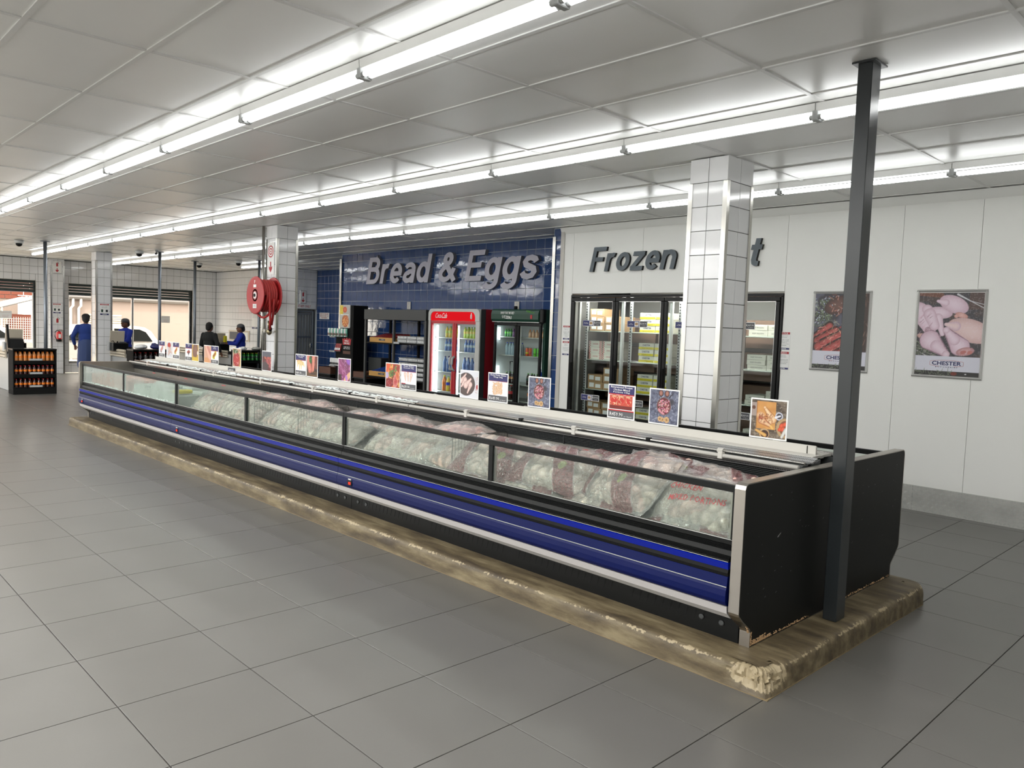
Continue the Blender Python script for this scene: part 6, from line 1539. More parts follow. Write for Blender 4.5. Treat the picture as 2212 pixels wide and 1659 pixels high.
def snack(x, y, z, h, m1, m2, label, grp, lean=0):
    mb = MB(); mb.m = 0; w_ = .052
    mb.prism([(-w_/2, 0), (w_/2, 0), (w_/2, h), (-w_/2, h)], -.006, .006, 'y'); mb.prism([(-w_/2+.004, .02), (0, .012), (w_/2-.004, .02), (w_/2-.006, h-.02), (-w_/2+.006, h-.02)], -.016, .012, 'y'); mb.m = 1; mb.prism([(-w_/2+.004, h*.12), (w_/2-.004, h*.12), (w_/2-.006, h*.40), (-w_/2+.006, h*.40)], -.018, -.0165, 'y')
    o = mb.build('snack_pack', [m1, m2], None, at=(x, y, z)); o.rotation_euler[0] = math.radians(lean); return tag(o, label, 'snack', grp)
for i in range(12): snack(-14.40+i*.060, 8.56 if i < 7 else 8.575, 1.42, .165, 'pack_teal' if i % 2 else 'white_plain', 'dark_wood', '%s snack pack in the upper row of the black stand' % ORD[i], 'snack packs in the upper row')
for i in range(4): snack(-14.20+i*.055, 8.60, 1.115, .16, 'pack_red', 'white_plain', '%s red snack pack leaning in the middle row of the stand' % ORD[i], 'snack packs in the middle row', -16)
for i in range(6): snack(-14.36+i*.058, 8.60, .815, .15, 'white_plain', 'black_matte', '%s white snack pack in the lower row of the black stand' % ORD[i], 'snack packs in the lower row')
# low dark counter with brown crates
lc = thing('low_counter', 'low black counter with brown crates left of the bread shelf', 'counter', (-14.0, 8.8, 0)); 
for a_, b_ in ((-14.90, -14.40), (-13.53, -13.04)): MB().cbox(a_+.02, b_-.02, 8.62, 9.15, 0, .60, .006).build('body', 'black_matte', lc); MB().cbox(a_, b_, 8.60, 9.17, .60, .615, .003).build('top', 'dark_grey', lc)
MB().cbox(-14.40, -13.53, 8.97, 9.15, 0, .60, .006).build('back_body', 'black_matte', lc)
MB().cbox(-13.50, -13.05, 8.95, 9.17, .62, 1.02, .004).build('upstand', 'dark_grey', lc)
crate(-14.65, .617, .46, 'brown crate standing left of the snack stand', 'dark_wood', .14, 8.62, .3, False, 'brown crates on the low counter'); crate(-13.31, .617, .46, 'brown crate right of the snack stand, beside the bread trays', 'dark_wood', .12, 8.62, .3, False, 'brown crates on the low counter')
o = MB().cbox(-.17, .17, -.05, .05, 0, .02, .006).build('yellow_pack', 'yellow', None, at=(-13.30, 8.70, .632)); tag(o, 'flat yellow pack lying in the right brown crate', 'pack')
# notice about the safe
t, sl, at = notice(-19.60, -20.13, 1.79, 1.975, None, [], None, 'white sign with three red lines on the far blue wall', y=11.65)
text(t, 'KEYS TO THE SAFE\nARE NOT KEPT ON\nTHE PREMISES', (-19.865, 11.647, 1.883), '-y', 'red_print', width=.46, height=.15, bold=.012)
# staff door
sd = thing('staff_door', 'grey steel security gate under the STAFF ONLY sign', 'door', (-20.4, 11.33, 0))
MB().cbox(-20.44, -20.38, 11.03, 11.07, 0, 2.02, .004).build('frame_post', 'galv', sd); MB().cbox(-20.44, -20.38, 11.56, 11.61, 0, 2.02, .004).build('frame_post', 'galv', sd); MB().cbox(-20.44, -20.38, 11.07, 11.56, 1.97, 2.02, .004).build('frame_head', 'galv', sd)
for z in (.05, .62, 1.24, 1.90): MB().cbox(-20.425, -20.395, 11.09, 11.54, z, z+.045, .003).build('rail', 'galv', sd)
for y in (11.09, 11.18, 11.27, 11.36, 11.45, 11.52): MB().cbox(-20.42, -20.40, y, y+.018, .05, 1.94, .002).build('bar', 'galv', sd)
MB().cbox(-20.435, -20.375, 11.50, 11.57, .95, 1.08, .006).build('lock_box', 'steel', sd); MB().tube([(-20.375, 11.52, 1.02), (-20.34, 11.52, 1.02), (-20.34, 11.44, 1.02)], .008, 6).build('handle', 'steel', sd)
MB().box(-20.47, -20.46, 11.04, 11.60, 0, 2.05).build('backing_sheet', 'grey_plastic', sd)
t = thing('staff_sign', 'STAFF ONLY lettering board under the bulkhead tiles', 'sign', (-20.30, 11.3, 2.08)); MB().cbox(-20.30, -20.292, 11.035, 11.60, 2.075, 2.20, .002).build('board', 'white_print', t); text(t, 'STAFF ONLY', (-20.292, 11.25, 2.14), '+x', 'red_print', width=.40, height=.07, bold=.01)
def symbol_ext(parent, y0, z0, w_, x, m='red_print'):
    """red extinguisher pictogram on a +x facing board"""
    s = w_
    MB().prism([(y0-.16*s, z0-.42*s), (y0+.16*s, z0-.42*s), (y0+.16*s, z0+.16*s), (y0+.08*s, z0+.26*s), (y0-.08*s, z0+.26*s), (y0-.16*s, z0+.16*s)], x, x+.001, 'x').build('pictogram', m, parent)
    MB().prism([(y0-.05*s, z0+.26*s), (y0+.05*s, z0+.26*s), (y0+.05*s, z0+.36*s), (y0-.05*s, z0+.36*s)], x, x+.001, 'x').build('pictogram', m, parent)
    MB().tube([(x+.001, y0, z0+.36*s), (x+.001, y0+.22*s, z0+.38*s), (x+.001, y0+.26*s, z0+.1*s)], .03*s, 4).build('pictogram', 'black_print', parent)
def symbol_arrow(parent, y0, z0, s, x, m='red_print'):
    MB().prism([(y0-.06*s, z0+.38*s), (y0+.06*s, z0+.38*s), (y0+.08*s, z0), (y0+.28*s, z0+.08*s), (y0+.26*s, z0-.12*s), (y0, z0-.40*s), (y0-.26*s, z0-.12*s), (y0-.28*s, z0+.08*s), (y0-.08*s, z0)], x, x+.001, 'x').build('pictogram', m, parent)
def fire_sign(x, y, z0, w_, h, label):
    t = thing('fire_sign', label, 'sign', (x, y, z0), 'fire equipment signs'); MB().cbox(x, x+.02, y-w_/2, y+w_/2, z0, z0+h, .004).build('frame', 'alum_frame', t); MB().box(x+.02, x+.0215, y-w_/2+.015, y+w_/2-.015, z0+.015, z0+h-.015).build('panel', 'white_print', t)
    symbol_ext(t, y, z0+h*.73, h*.42, x+.0215); symbol_arrow(t, y, z0+h*.26, h*.42, x+.0215)
fire_sign(-20.30, 11.20, 2.215, .20, .37, 'extinguisher and arrow sign above the STAFF ONLY door')
fire_sign(-24.497, 5.975, 2.79, .235, .34, 'extinguisher and arrow sign high on the tiled pilaster by the shop window')
# ------------------------------------------------------------------ shopfront: glass, frames, roller shutters
for n_, (a, b, z0, z1, muls) in enumerate(((1.5, 5.52, 0, 2.56, (3.5,)), (6.34, 9.84, .28, 2.54, (8.10,)))):
    W = bpy.data.objects.new('window_%d' % (n_+1), None); COL.objects.link(W); W.location = (-24.95, (a+b)/2, z0); W['kind'] = 'structure'
    f = .045
    for p, q_, r, s in ((a, b, z1-.32, z1-.28), (a, b, z0, z0+f), (a, a+f, z0, z1-.3), (b-f, b, z0, z1-.3)): MB().cbox(-24.99, -24.93, p, q_, r, s, .004).build('frame', 'alum_frame', W)
    ys = [a+f]+[m for m in muls]+[b-f]
    for m in muls: MB().cbox(-24.99, -24.91, m-.03, m+.03, z0, z1-.3, .004).build('mullion', 'alum_frame', W)
    for i in range(len(ys)-1): MB().box(-24.965, -24.959, ys[i], ys[i+1], z0+f, z1-.32).build('pane', 'glass_shop', W)
    S = thing('roller_shutter', 'rolled-up grey slatted shutter over the %s shop window' % ('left' if n_ == 0 else 'right'), 'shutter', (-24.88, (a+b)/2, z1-.3), 'roller shutters')
    for i in range(4):
        z = z1-.30+i*.076
        MB().prism([(-24.90, z), (-24.86, z+.006), (-24.845, z+.036), (-24.86, z+.066), (-24.90, z+.072)], a+.005, b-.005, 'y').build('slat', 'shutter', S)
    MB().cbox(-24.91, -24.84, a+.005, b-.005, z1-.325, z1-.302, .003).build('bottom_rail', 'galv', S)
def paper(y0, y1, z0, z1, x, label):
    t = thing('paper_notice', label, 'notice', (x, (y0+y1)/2, z0), 'paper notices on the shop windows'); MB().box(x, x+.002, y0, y1, z0, z1).build('sheet', 'white_print', t)
    for i, s in enumerate(('TROLLEYS MUST NOT', 'LEAVE THE', 'PREMISES')): text(t, s, (x+.002, (y0+y1)/2, z1-(z1-z0)*(.2, .58, .78)[i]), '+x', 'red_print', width=(y1-y0)*(.8, .5, .5)[i], height=.012)
paper(4.68, 4.98, 1.50, 1.70, -24.955, 'white paper notice on the left shop window'); paper(8.95, 9.21, 1.51, 1.72, -24.955, 'white paper notice on the right shop window')
# ------------------------------------------------------------------ notices and extinguisher on the columns
def col_notice(y0, y1, z0, z1, x, label):
    t = thing('notice', label, 'notice', (x, (y0+y1)/2, z0), 'notices on the tiled columns'); w_ = y1-y0; h = z1-z0; c = (y0+y1)/2
    MB().box(x, x+.003, y0, y1, z0, z1).build('sheet', 'white_print', t)
    MB().box(x+.003, x+.0036, y0+.004, y1-.004, z1-h*.13, z1-.004).build('band', 'red_print', t); text(t, 'NOTICE', (x+.0036, c, z1-h*.075), '+x', 'white_print', width=w_*.7, height=h*.075, bold=.02)
    for i, s in enumerate(('Please do not bring', 'hot food or drinks', 'into the store')): text(t, s, (x+.003, c, z1-h*(.22+.075*i)), '+x', 'black_print', width=w_*.6, height=h*.045)
    MB().prism([(c-w_*.36, z0+h*.26), (c-w_*.16, z0+h*.26), (c-w_*.14, z0+h*.50), (c-w_*.38, z0+h*.50)], x+.003, x+.0036, 'x').build('pictogram', 'cooler_green', t)
    MB().box(x+.003, x+.0036, c+w_*.14, c+w_*.38, z0+h*.28, z0+h*.48).build('pictogram', 'black_print', t)
    MB().box(x+.003, x+.0036, y0+.004, y1-.004, z0+.004, z0+h*.14).build('band', 'navy', t); text(t, 'CHESTER', (x+.0036, c, z0+h*.075), '+x', 'white_print', width=w_*.5, height=h*.07, bold=.02)
col_notice(5.875, 6.065, 1.68, 1.955, -24.497, 'notice sheet on the far pilaster above the fire extinguisher')
col_notice(5.885, 6.085, 1.68, 1.955, -20.385, 'notice sheet on the white tiled column between the shop windows')
t = thing('fire_sign', 'small red extinguisher pictogram sheet under the pilaster notice', 'sign', (-24.497, 5.98, 1.41), 'fire equipment signs'); MB().box(-24.497, -24.494, 5.90, 6.06, 1.41, 1.58).build('panel', 'white_print', t); symbol_ext(t, 5.98, 1.495, .17, -24.494)
fe = thing('fire_extinguisher', 'red fire extinguisher with a black base hanging on the far pilaster', 'extinguisher', (-24.40, 6.0, .9))
MB().lathe([(.068, .06), (.07, .08), (.07, .235), (.055, .262), (.03, .275), (.022, .29)], (-24.41, 6.0, .9), 18).build('cylinder', 'red', fe); MB().lathe([(.06, 0), (.074, .005), (.074, .065), (.07, .07)], (-24.41, 6.0, .9), 18).build('base', 'black_trim', fe)
MB().tube([(-24.41, 6.0, 1.19), (-24.39, 5.95, 1.215), (-24.36, 5.89, 1.17), (-24.35, 5.88, 1.05), (-24.35, 5.93, .93)], .010, 6).build('hose', 'rubber', fe); MB().cbox(-24.425, -24.395, 5.985, 6.10, 1.195, 1.21, .003).cbox(-24.425, -24.395, 5.985, 6.08, 1.225, 1.238, .003).build('handle', 'brass', fe)
MB().cbox(-24.342, -24.338, 5.97, 6.03, 1.0, 1.11, .001).build('label', 'white_print', fe); MB().cbox(-24.50, -24.47, 5.98, 6.02, 1.08, 1.16, .003).build('bracket', 'black_matte', fe)

# ------------------------------------------------------------------ fire hose reel
hx, hz = -11.47, 2.075
hr = thing('hose_reel', 'red fire hose reel on the white tiled column', 'hose reel', (hx, 5.7, hz))
def disc(y, nm):
    MB().lathe([(.02, 0), (.06, -.004), (.10, .004), (.17, 0), (.24, .006), (.275, 0), (.288, -.006), (.292, .002), (.288, .012), (.27, .012), (.02, .012)], (hx, y, hz), 40, 'y').build(nm, 'reel_red', hr)
disc(5.525, 'front_flange'); disc(5.815, 'rear_flange')
MB().lathe([(.12, 0), (.12, .27)], (hx, 5.80, hz), 24, 'y').build('drum', 'reel_red', hr)
hs = MB(); pts = []
for i in range(6*24): a = 2*PI*i/24; pts.append((hx+.235*math.cos(a), 5.565+.225*i/(6*24), hz+.235*math.sin(a)))
hs.tube(pts, .021, 8); hs.build('coiled_hose', 'hose', hr)
pts = []
for i in range(5*24): a = 2*PI*i/24; pts.append((hx+.192*math.cos(a), 5.57+.22*i/(5*24), hz+.192*math.sin(a)))
MB().tube(pts, .021, 8).build('coiled_hose', 'hose', hr)
lp = [(hx-.22, 5.60, hz-.02)]+[(hx-.16+.33*k/8, 5.60+.10*k/8, hz-.24-.10*math.sin(PI*k/8)) for k in range(9)]+[(hx+.24, 5.72, hz-.05)]
MB().tube(lp, .019, 8).build('hose_loop', 'hose', hr)
MB().tube([(hx+.255, 5.62, hz+.05), (hx+.245, 5.64, hz-.15), (hx+.20, 5.67, hz-.38), (hx+.16, 5.69, hz-.52)], .018, 8).build('hose_tail', 'hose', hr)
MB().tube([(hx+.245, 5.70, hz-.05), (hx+.20, 5.72, hz-.25), (hx+.13, 5.73, hz-.45)], .018, 8).build('hose_tail', 'hose', hr)
MB().lathe([(.095, 0), (.095, .004)], (hx, 5.517, hz), 24, 'y').build('hub_label', 'white_print', hr); MB().lathe([(.07, 0), (.07, .005)], (hx, 5.516, hz), 24, 'y').build('hub_ring', 'reel_red', hr); MB().lathe([(.055, 0), (.055, .006)], (hx, 5.516, hz), 24, 'y').build('hub_face', 'white_print', hr); MB().lathe([(.022, 0), (.026, .02)], (hx, 5.514, hz), 16, 'y').build('axle', 'black_trim', hr)
MB().box(hx-.045, hx+.045, 5.508, 5.512, hz+.12, hz+.165).build('sticker', 'white_print', hr); text(hr, 'F', (hx, 5.51, hz+.205), '-y', 'white_print', width=.04, height=.05)
s_ = MB().box(hx-.06, hx+.06, 5.508, 5.512, hz-.20, hz-.135).build('sticker', 'white_print', hr); text(s_, 'SERVICE\nRECORD', (hx, 5.508, hz-.167), '-y', 'black_print', width=.08, height=.035)
MB().cbox(hx-.03, hx+.03, 5.80, 5.838, hz-.16, hz+.12, .004).build('bracket', 'reel_red', hr)
vx, vz = -11.40, 1.52
vl = thing('hose_valve', 'brass hose valve with a nozzle under the red reel', 'valve', (vx, 5.75, vz))
MB().ball((vx, 5.72, vz), .05, 10, (1, .8, 1.1)).build('body', 'brass', vl); MB().tube([(vx-.02, 5.72, vz+.04), (vx-.02, 5.72, vz+.17)], .018, 8).build('neck', 'brass', vl); MB().lathe([(.03, 0), (.03, .015)], (vx-.10, 5.70, vz+.01), 12, 'y').build('hand_wheel', 'steel', vl); MB().tube([(vx+.03, 5.72, vz+.02), (vx+.08, 5.70, vz+.05)], .028, 8).build('nozzle', 'black_trim', vl); MB().tube([(vx-.10, 5.70, vz+.01), (vx-.02, 5.72, vz+.01)], .01, 6).build('spindle', 'brass', vl)
pp_ = MB().tube([(-11.79, 5.80, .05), (-11.79, 5.80, CEIL-.002)], .022, 10).build('water_pipe', 'steel'); tag(pp_, 'bare steel water pipe running up the corner of the hose reel column', 'pipe')
MB().tube([(-11.79, 5.80, vz), (-11.52, 5.75, vz), (vx-.03, 5.73, vz)], .014, 8).build('branch_pipe', 'brass', pp_)
hs_ = thing('hose_sign', 'red hose reel and arrow sign above the reel', 'sign', (-11.60, 5.84, 2.42)); MB().box(-11.72, -11.49, 5.832, 5.8345, 2.42, 2.92).build('panel', 'white_print', hs_)
for r in (.095, .075, .055, .035, .015): MB().lathe([(r, 0), (r, .0005+(.1-r)*.01)], (-11.605, 5.8318, 2.78), 28, 'y').build('ring', 'red_print' if r in (.095, .055, .015) else 'white_print', hs_)
MB().prism([(-11.62, 2.62), (-11.59, 2.62), (-11.59, 2.53), (-11.55, 2.55), (-11.555, 2.51), (-11.605, 2.45), (-11.655, 2.51), (-11.66, 2.55), (-11.62, 2.53)], 5.8305, 5.832, 'y').build('arrow', 'red_print', hs_)

# ------------------------------------------------------------------ checkout counters, each with a bottle rack at its end
def drink_rack(x, y0, y1, label, bottle_kind, blab, bgrp, rows_=((.70, 9), (.42, 9), (.135, 9)), tags=True, n=9):
    t = thing('bottle_rack', label, 'rack', (x-.2, (y0+y1)/2, 0)); xa, xb = x-.42, x
    MB().cbox(xa, xb, y0, y1, .0, .11, .006).build('plinth', 'black_matte', t); MB().cbox(xa, xb+.01, y0-.005, y1+.005, .905, .94, .006).build('top', 'black_trim', t); MB().cbox(xa, xa+.02, y0, y1, .11, .905, .003).build('back', 'black_matte', t)
    for y in (y0, y1-.022): MB().cbox(xa+.02, xb, y, y+.022, .11, .905, .003).build('side', 'black_matte', t)
    for z in (.385, .665): MB().cbox(xa+.02, xb-.02, y0+.022, y1-.022, z-.02, z, .002).build('shelf', 'black_matte', t); MB().cbox(xb-.02, xb-.008, y0+.022, y1-.022, z-.045, z+.03, .002).build('shelf_lip', 'black_trim', t)
    MB().cbox(xb-.02, xb-.008, y0+.022, y1-.022, .09, .145, .002).build('shelf_lip', 'black_trim', t)
    if tags:
        for z in (.715, .435, .165): text(MB().cbox(xb-.006, xb, y0+.30, y0+.53, z-.02, z+.02, .002).build('price_holder', 'grey_plastic', t), '2 FOR R25.90', (xb, y0+.415, z), '+x', 'white_print', width=.18, height=.016)
    for z, k in rows_:
        for i in range(k):
            for d in range(2):
                o = put(bottle_mesh(bottle_kind[rows_.index((z, k)) % len(bottle_kind)]), 'bottle', (xb-.065-d*.09, y0+.07+i*(y1-y0-.14)/(k-1), z+.002), '%s, %s shelf, %s %s' % (blab, ['top', 'middle', 'bottom'][rows_.index((z, k))], ORD[i], 'from the left' if d == 0 else 'behind'), 'bottle', bgrp)
    return t
KS = (.205, .036, 'liq_sauce', 'liq_orange', 'liq_orange'); KD = (.205, .034, 'liq_dark', 'red', 'liq_orange')
drink_rack(-18.38, 3.68, 4.47, 'black rack of brown and dark bottles at the left edge of the shop', (KS, KD, KD), 'small sauce bottle in the leftmost black rack', 'bottles in the leftmost rack', rows_=((.667, 9), (.387, 9), (.112, 9)))
drink_rack(-18.36, 5.98, 6.80, 'black rack with red capped bottles behind the far end of the freezers', ((.205, .034, 'liq_cola', 'red', 'charcoal'),), 'red capped bottle in the middle rack', 'bottles in the middle rack', rows_=((.667, 7),), tags=False)
drink_rack(-18.36, 8.42, 9.22, 'black rack with green bottles by the hose reel column', ((.205, .034, 'liq_green', 'yellow', 'cooler_green'),), 'green bottle in the rack by the hose column', 'green bottles in the right rack', rows_=((.667, 7),), tags=False)
for x, z in ((-18.37, .80), (-18.37, .58)): MB().cbox(x, x+.03, 9.05, 9.20, z, z+.035, .003).build('price_holder', 'cream', [o for o in bpy.data.objects if o.name.startswith('bottle_rack')][-1])
def checkout(y0, y1, label, xa=-22.6, xb=-18.84):
    t = thing('checkout_counter', label, 'counter', ((xa+xb)/2, (y0+y1)/2, 0))
    MB().cbox(xa, xb, y0+.06, y1-.05, .0, .80, .01).build('body', 'grey_plastic', t); MB().cbox(xa, xb-.9, y0+.04, y1-.03, .80, .84, .006).build('worktop', 'cream', t); MB().cbox(xb-.9, xb, y0+.04, y1-.03, .80, .86, .006).build('belt_end', 'black_matte', t)
    for z in (.70, .765, .83):
        MB().prism([(y0+.04, z), (y0+.01, z+.012), (y0, z+.03), (y0+.01, z+.048), (y0+.04, z+.06)], xa, xb-.5, 'x').build('bumper_rail', 'cream', t)
    MB().cbox(xa, xb, y0+.08, y1-.08, 0, .1, .003).build('kick', 'black_matte', t)
    return t
def till(x, y, label, z=.86, yaw=0, tall=.36):
    t = thing('till', label, 'till', (x, y, z)); MB().cbox(x-.19, x+.19, y-.17, y+.17, z-.02, z+.17, .008).build('base_unit', 'black_trim', t)
    MB().cbox(x-.20, x-.05, y-.20, y-.14, z-.02, z+.18, .006).build('side_box', 'grey_plastic', t)
    MB().tube([(x-.06, y, z+.15), (x-.10, y, z+.26)], .02, 8).build('stalk', 'black_matte', t)
    MB().prism([(x-.10, z+.16), (x-.07, z+.16), (x-.01, z+.16+tall*.8), (x-.045, z+.16+tall*.82)], y-.17, y+.15, 'y').build('screen_back', 'cream', t)
    MB().prism([(x-.105, z+.17), (x-.10, z+.17), (x-.045, z+.15+tall*.8), (x-.05, z+.15+tall*.8)], y-.15, y+.13, 'y').build('screen', 'black_trim', t)
    MB().cbox(x+.0, x+.14, y+.02, y+.14, z+.17, z+.20, .006).build('keypad', 'charcoal', t); MB().tube([(x+.05, y-.1, z+.17), (x+.07, y-.14, z+.22), (x+.02, y-.16, z+.20)], .008, 6).build('cable', 'black_matte', t)
    return t
checkout(3.72, 4.44, 'checkout counter behind the leftmost bottle rack'); checkout(6.10, 6.42, 'checkout counter with cream rails behind the far end of the freezers'); checkout(8.55, 9.02, 'checkout counter by the white tiled corner, behind the green bottles')
till(-19.35, 3.92, 'black till with a cream backed screen at the left edge of the shop'); till(-20.1, 6.21, 'black till with a cream backed screen in front of the cashier with a scarf'); till(-20.3, 8.80, 'dark till beside the customer in black')
bk = MB().prism([(-19.0, .86), (-18.9, .86), (-19.05, 1.42), (-19.12, 1.42)], 3.70, 3.74, 'y').prism([(-19.15, .9), (-18.86, .9), (-18.90, 1.12), (-19.12, 1.14)], 3.74, 3.98, 'y').build('card_terminal_stand', 'black_trim'); tag(bk, 'leaning black screen stand at the left edge of the checkout', 'stand')
# shopping bags and papers on the counters
def heap(x, y, z, sx, sy, sz, seed, m, label):
    mb = MB(); q = random.Random(seed); mb.ball((0, 0, sz*.45), 1, 12, (sx, sy, sz*.55))
    for i, v in enumerate(mb.v):
        n_ = noise.noise(Vector(v)*9+Vector((seed, 0, 0)))*.35+noise.noise(Vector(v)*25)*.2; mb.v[i] = (v[0]*(1+n_), v[1]*(1+n_), max(0.0, v[2]*(1+n_*1.3)))
    o = mb.build('plastic_bag', m, None, at=(x, y, z)); return tag(o, label, 'bag')
heap(-18.75, 6.25, .944, .16, .14, .09, 2, 'white_plain', 'white crumpled bag on the middle bottle rack'); heap(-18.62, 6.56, .944, .12, .12, .11, 6, 'navy', 'dark blue bag behind the middle bottle rack'); heap(-18.55, 8.62, .944, .11, .10, .08, 3, 'white_plain', 'white crumpled bag at the left of the right rack'); heap(-18.5, 8.95, .944, .14, .12, .08, 4, 'alum', 'shiny grey bag on top of the right rack'); heap(-19.8, 4.2, .87, .16, .2, .03, 9, 'white_plain', 'flat white papers on the leftmost checkout')
# ------------------------------------------------------------------ people
def fused(shapes, name, m, parent=None, vox=.011, smooth=3):
    """one continuous skin grown over tapered limbs and ellipsoids"""
    bm = MB()
    for s in shapes:
        if s[0] == 'c':
            _, a, b, ra, rb = s; a, b = Vector(a), Vector(b); bm.tube([a, b], ra, 12, True, True, [ra, rb]); bm.ball(a, ra, 8); bm.ball(b, rb, 8)
        else: _, c, r, scl = s; bm.ball(c, r, 12, scl)
    me = bm.mesh(name, m, False); o = bpy.data.objects.new(name, me); COL.objects.link(o)
    r = o.modifiers.new('fuse', 'REMESH'); r.mode = 'VOXEL'; r.voxel_size = vox; r.use_smooth_shade = True
    k = o.modifiers.new('smooth', 'SMOOTH'); k.factor = .6; k.iterations = smooth
    dg = bpy.context.evaluated_depsgraph_get(); out = bpy.data.meshes.new_from_object(o.evaluated_get(dg)); bpy.data.objects.remove(o)
    out.materials.clear(); out.materials.append(M[m]); return out
def person(x, y, face_deg, H, label, top, bottom, hands, lean=0, skirt=False, hat=None, head_turn=0, extra=None):
    """hands: two hand positions (right, left) in own frame: x right, y forward, z up"""
    k = H/1.70; R = Matrix.Rotation(math.radians(face_deg), 4, 'Z'); T = Matrix.Translation((x, y, 0)) @ R
    def L(p): return Vector((p[0]*k, p[1]*k, p[2]*k))
    ln = lean; body = []; c = lambda a, b, ra, rb: body.append(('c', L(a), L(b), ra*k, rb*k)); e = lambda p, r, s: body.append(('e', L(p), r*k, s))
    hip, chest, neck, head = (0, 0, .95), (0, ln*.6, 1.28), (0, ln, 1.46), (0, ln+.02, 1.585)
    e((0, 0, .95), .165, (1, .72, .8)); e((0, ln*.35, 1.10), .15, (1, .72, 1)); e(chest, .17, (1.02, .68, 1)); c((0, ln*.9, 1.36), (0, ln, 1.50), .058, .052)
    e(head, .108, (.78, .92, 1.12)); e((head[0], head[1]+.045, head[2]-.055), .062, (.85, .9, .9)); e((head[0], head[1]+.103, head[2]-.012), .016, (.8, 1.1, 1.5)); e((head[0], head[1]+.093, head[2]-.055), .014, (1.7, .7, .5))
    for s in (-1, 1): e((s*.084, head[1]-.005, head[2]-.01), .022, (.4, .9, 1.4))
    tops = [('e', L((0, ln*.1, .98)), .178*k, (1.02, .78, .8)), ('e', L((0, ln*.35, 1.12)), .172*k, (1.02, .78, 1.1)), ('e', L((0, ln*.6, 1.29)), .186*k, (1.04, .72, 1)), ('c', L((-.10, ln*.8, 1.395)), L((.10, ln*.8, 1.395)), .062*k, .062*k)]
    for i, s in enumerate((1, -1)):
        sh = (s*.185, ln*.8, 1.375); hd = Vector(hands[i]); shv = Vector(sh); d = hd-shv; dist = min(d.length, .54); hd = shv+d.normalized()*dist
        u, l = .285, .255; t_ = max(-1, min(1, (u*u+dist*dist-l*l)/(2*u*dist))); ang = math.acos(t_); ax = Vector((s*.5, -.3, -1)); ax = (ax-ax.dot(d.normalized())*d.normalized()).normalized()
        el = shv+d.normalized()*u*math.cos(ang)+ax*u*math.sin(ang)
        c(sh, el, .052, .042); c(el, hd, .040, .028); tops += [('c', L(sh), L(el), .066*k, .056*k), ('c', L(el), L(el.lerp(hd, .82)), .054*k, .044*k)]
        fd = (hd-el).normalized(); sd = fd.cross(Vector((0, 0, 1))); sd = sd.normalized() if sd.length > .1 else Vector((1, 0, 0)); up = sd.cross(fd)
        pc = hd+fd*.045; e(pc, .034, (1, 1, .6)); c(hd, pc, .026, .03)
        for f in range(4):
            b0 = pc+fd*.030+sd*(-.027+.018*f); ln_ = (.030, .036, .033, .026)[f]; b1 = b0+fd*ln_-up*.008; b2 = b1+fd*ln_*.6-up*.018; c(b0, b1, .0095, .009); c(b1, b2, .009, .0078)
        th = pc-fd*.02+sd*s*-.03; c(th, th+fd*.03-sd*s*.028, .011, .010); c(th+fd*.03-sd*s*.028, th+fd*.055-sd*s*.026-up*.01, .010, .0085)
    for s in (-1, 1):
        c((s*.092, 0, .90), (s*.10, .01, .49), .088, .055); c((s*.10, .01, .49), (s*.105, -.02, .09), .054, .036); c((s*.105, -.03, .05), (s*.115, .12, .03), .038, .030)
    root = thing('person', label, 'person', (x, y, 0))
    def place(me, nm, par=root):
        me.transform(T); return link(nm, me, par)
    place(fused(body, 'body', 'skin', vox=.0105*k+.0005), 'body'); place(fused(tops, 'jacket', top, vox=.014), 'jacket')
    if skirt: legs = [('c', L((0, 0, .93)), L((0, .0, .42)), .185*k, .21*k)]
    else: legs = [('e', L((0, 0, .93)), .182*k, (1, .8, .8))]+[q_ for s in (-1, 1) for q_ in (('c', L((s*.095, 0, .88)), L((s*.10, .01, .50)), .105*k, .075*k), ('c', L((s*.10, .01, .50)), L((s*.105, -.02, .10)), .075*k, .06*k))]
    place(fused(legs, 'trousers', bottom, vox=.015), 'skirt' if skirt else 'trousers')
    place(fused([('c', L((s*.105, -.04, .045)), L((s*.118, .14, .035)), .046*k, .040*k) for s in (-1, 1)], 'shoes', 'black_matte', vox=.012), 'shoes')
    hb = [('e', L((head[0], head[1]-.022, head[2]+.028)), .112*k, (.84, .92, 1.02)), ('e', L((head[0], head[1]-.06, head[2]-.02)), .085*k, (.95, .7, 1.0))]
    place(fused(hb, 'hair', 'hair', vox=.012), 'hair')
    if hat: place(fused([('e', L((0, head[1]-.01, head[2]+.060)), .114*k, (.9, 1.0, .72)), ('c', L((0, head[1]-.075, head[2]+.02)), L((0, head[1]-.07, head[2]-.03)), .06*k, .07*k)], 'head_wrap', hat, vox=.012), 'head_wrap')
    for s in (-1, 1):
        me = MB().ball(L((s*.034, head[1]+.088, head[2]+.008)), .011*k, 8).mesh('eye', 'black_matte', False); place(me, 'eye')
    if extra:
        for nm, shp, m_ in extra: place(fused([tuple([q_[0]]+[L(v) if isinstance(v, tuple) and q_[0] == 'c' and i < 2 or (q_[0] == 'e' and i == 0) else v for i, v in enumerate(q_[1:])]) for q_ in shp], nm, m_, vox=.012), nm)
    return root
person(-22.0, 6.02, 78, 1.68, 'person seen from behind in a loose blue top and denim skirt beside the column', 'cloth_blue', 'cloth_denim', ((.26, .05, .88), (-.25, .05, .90)), skirt=True, hat='hair')
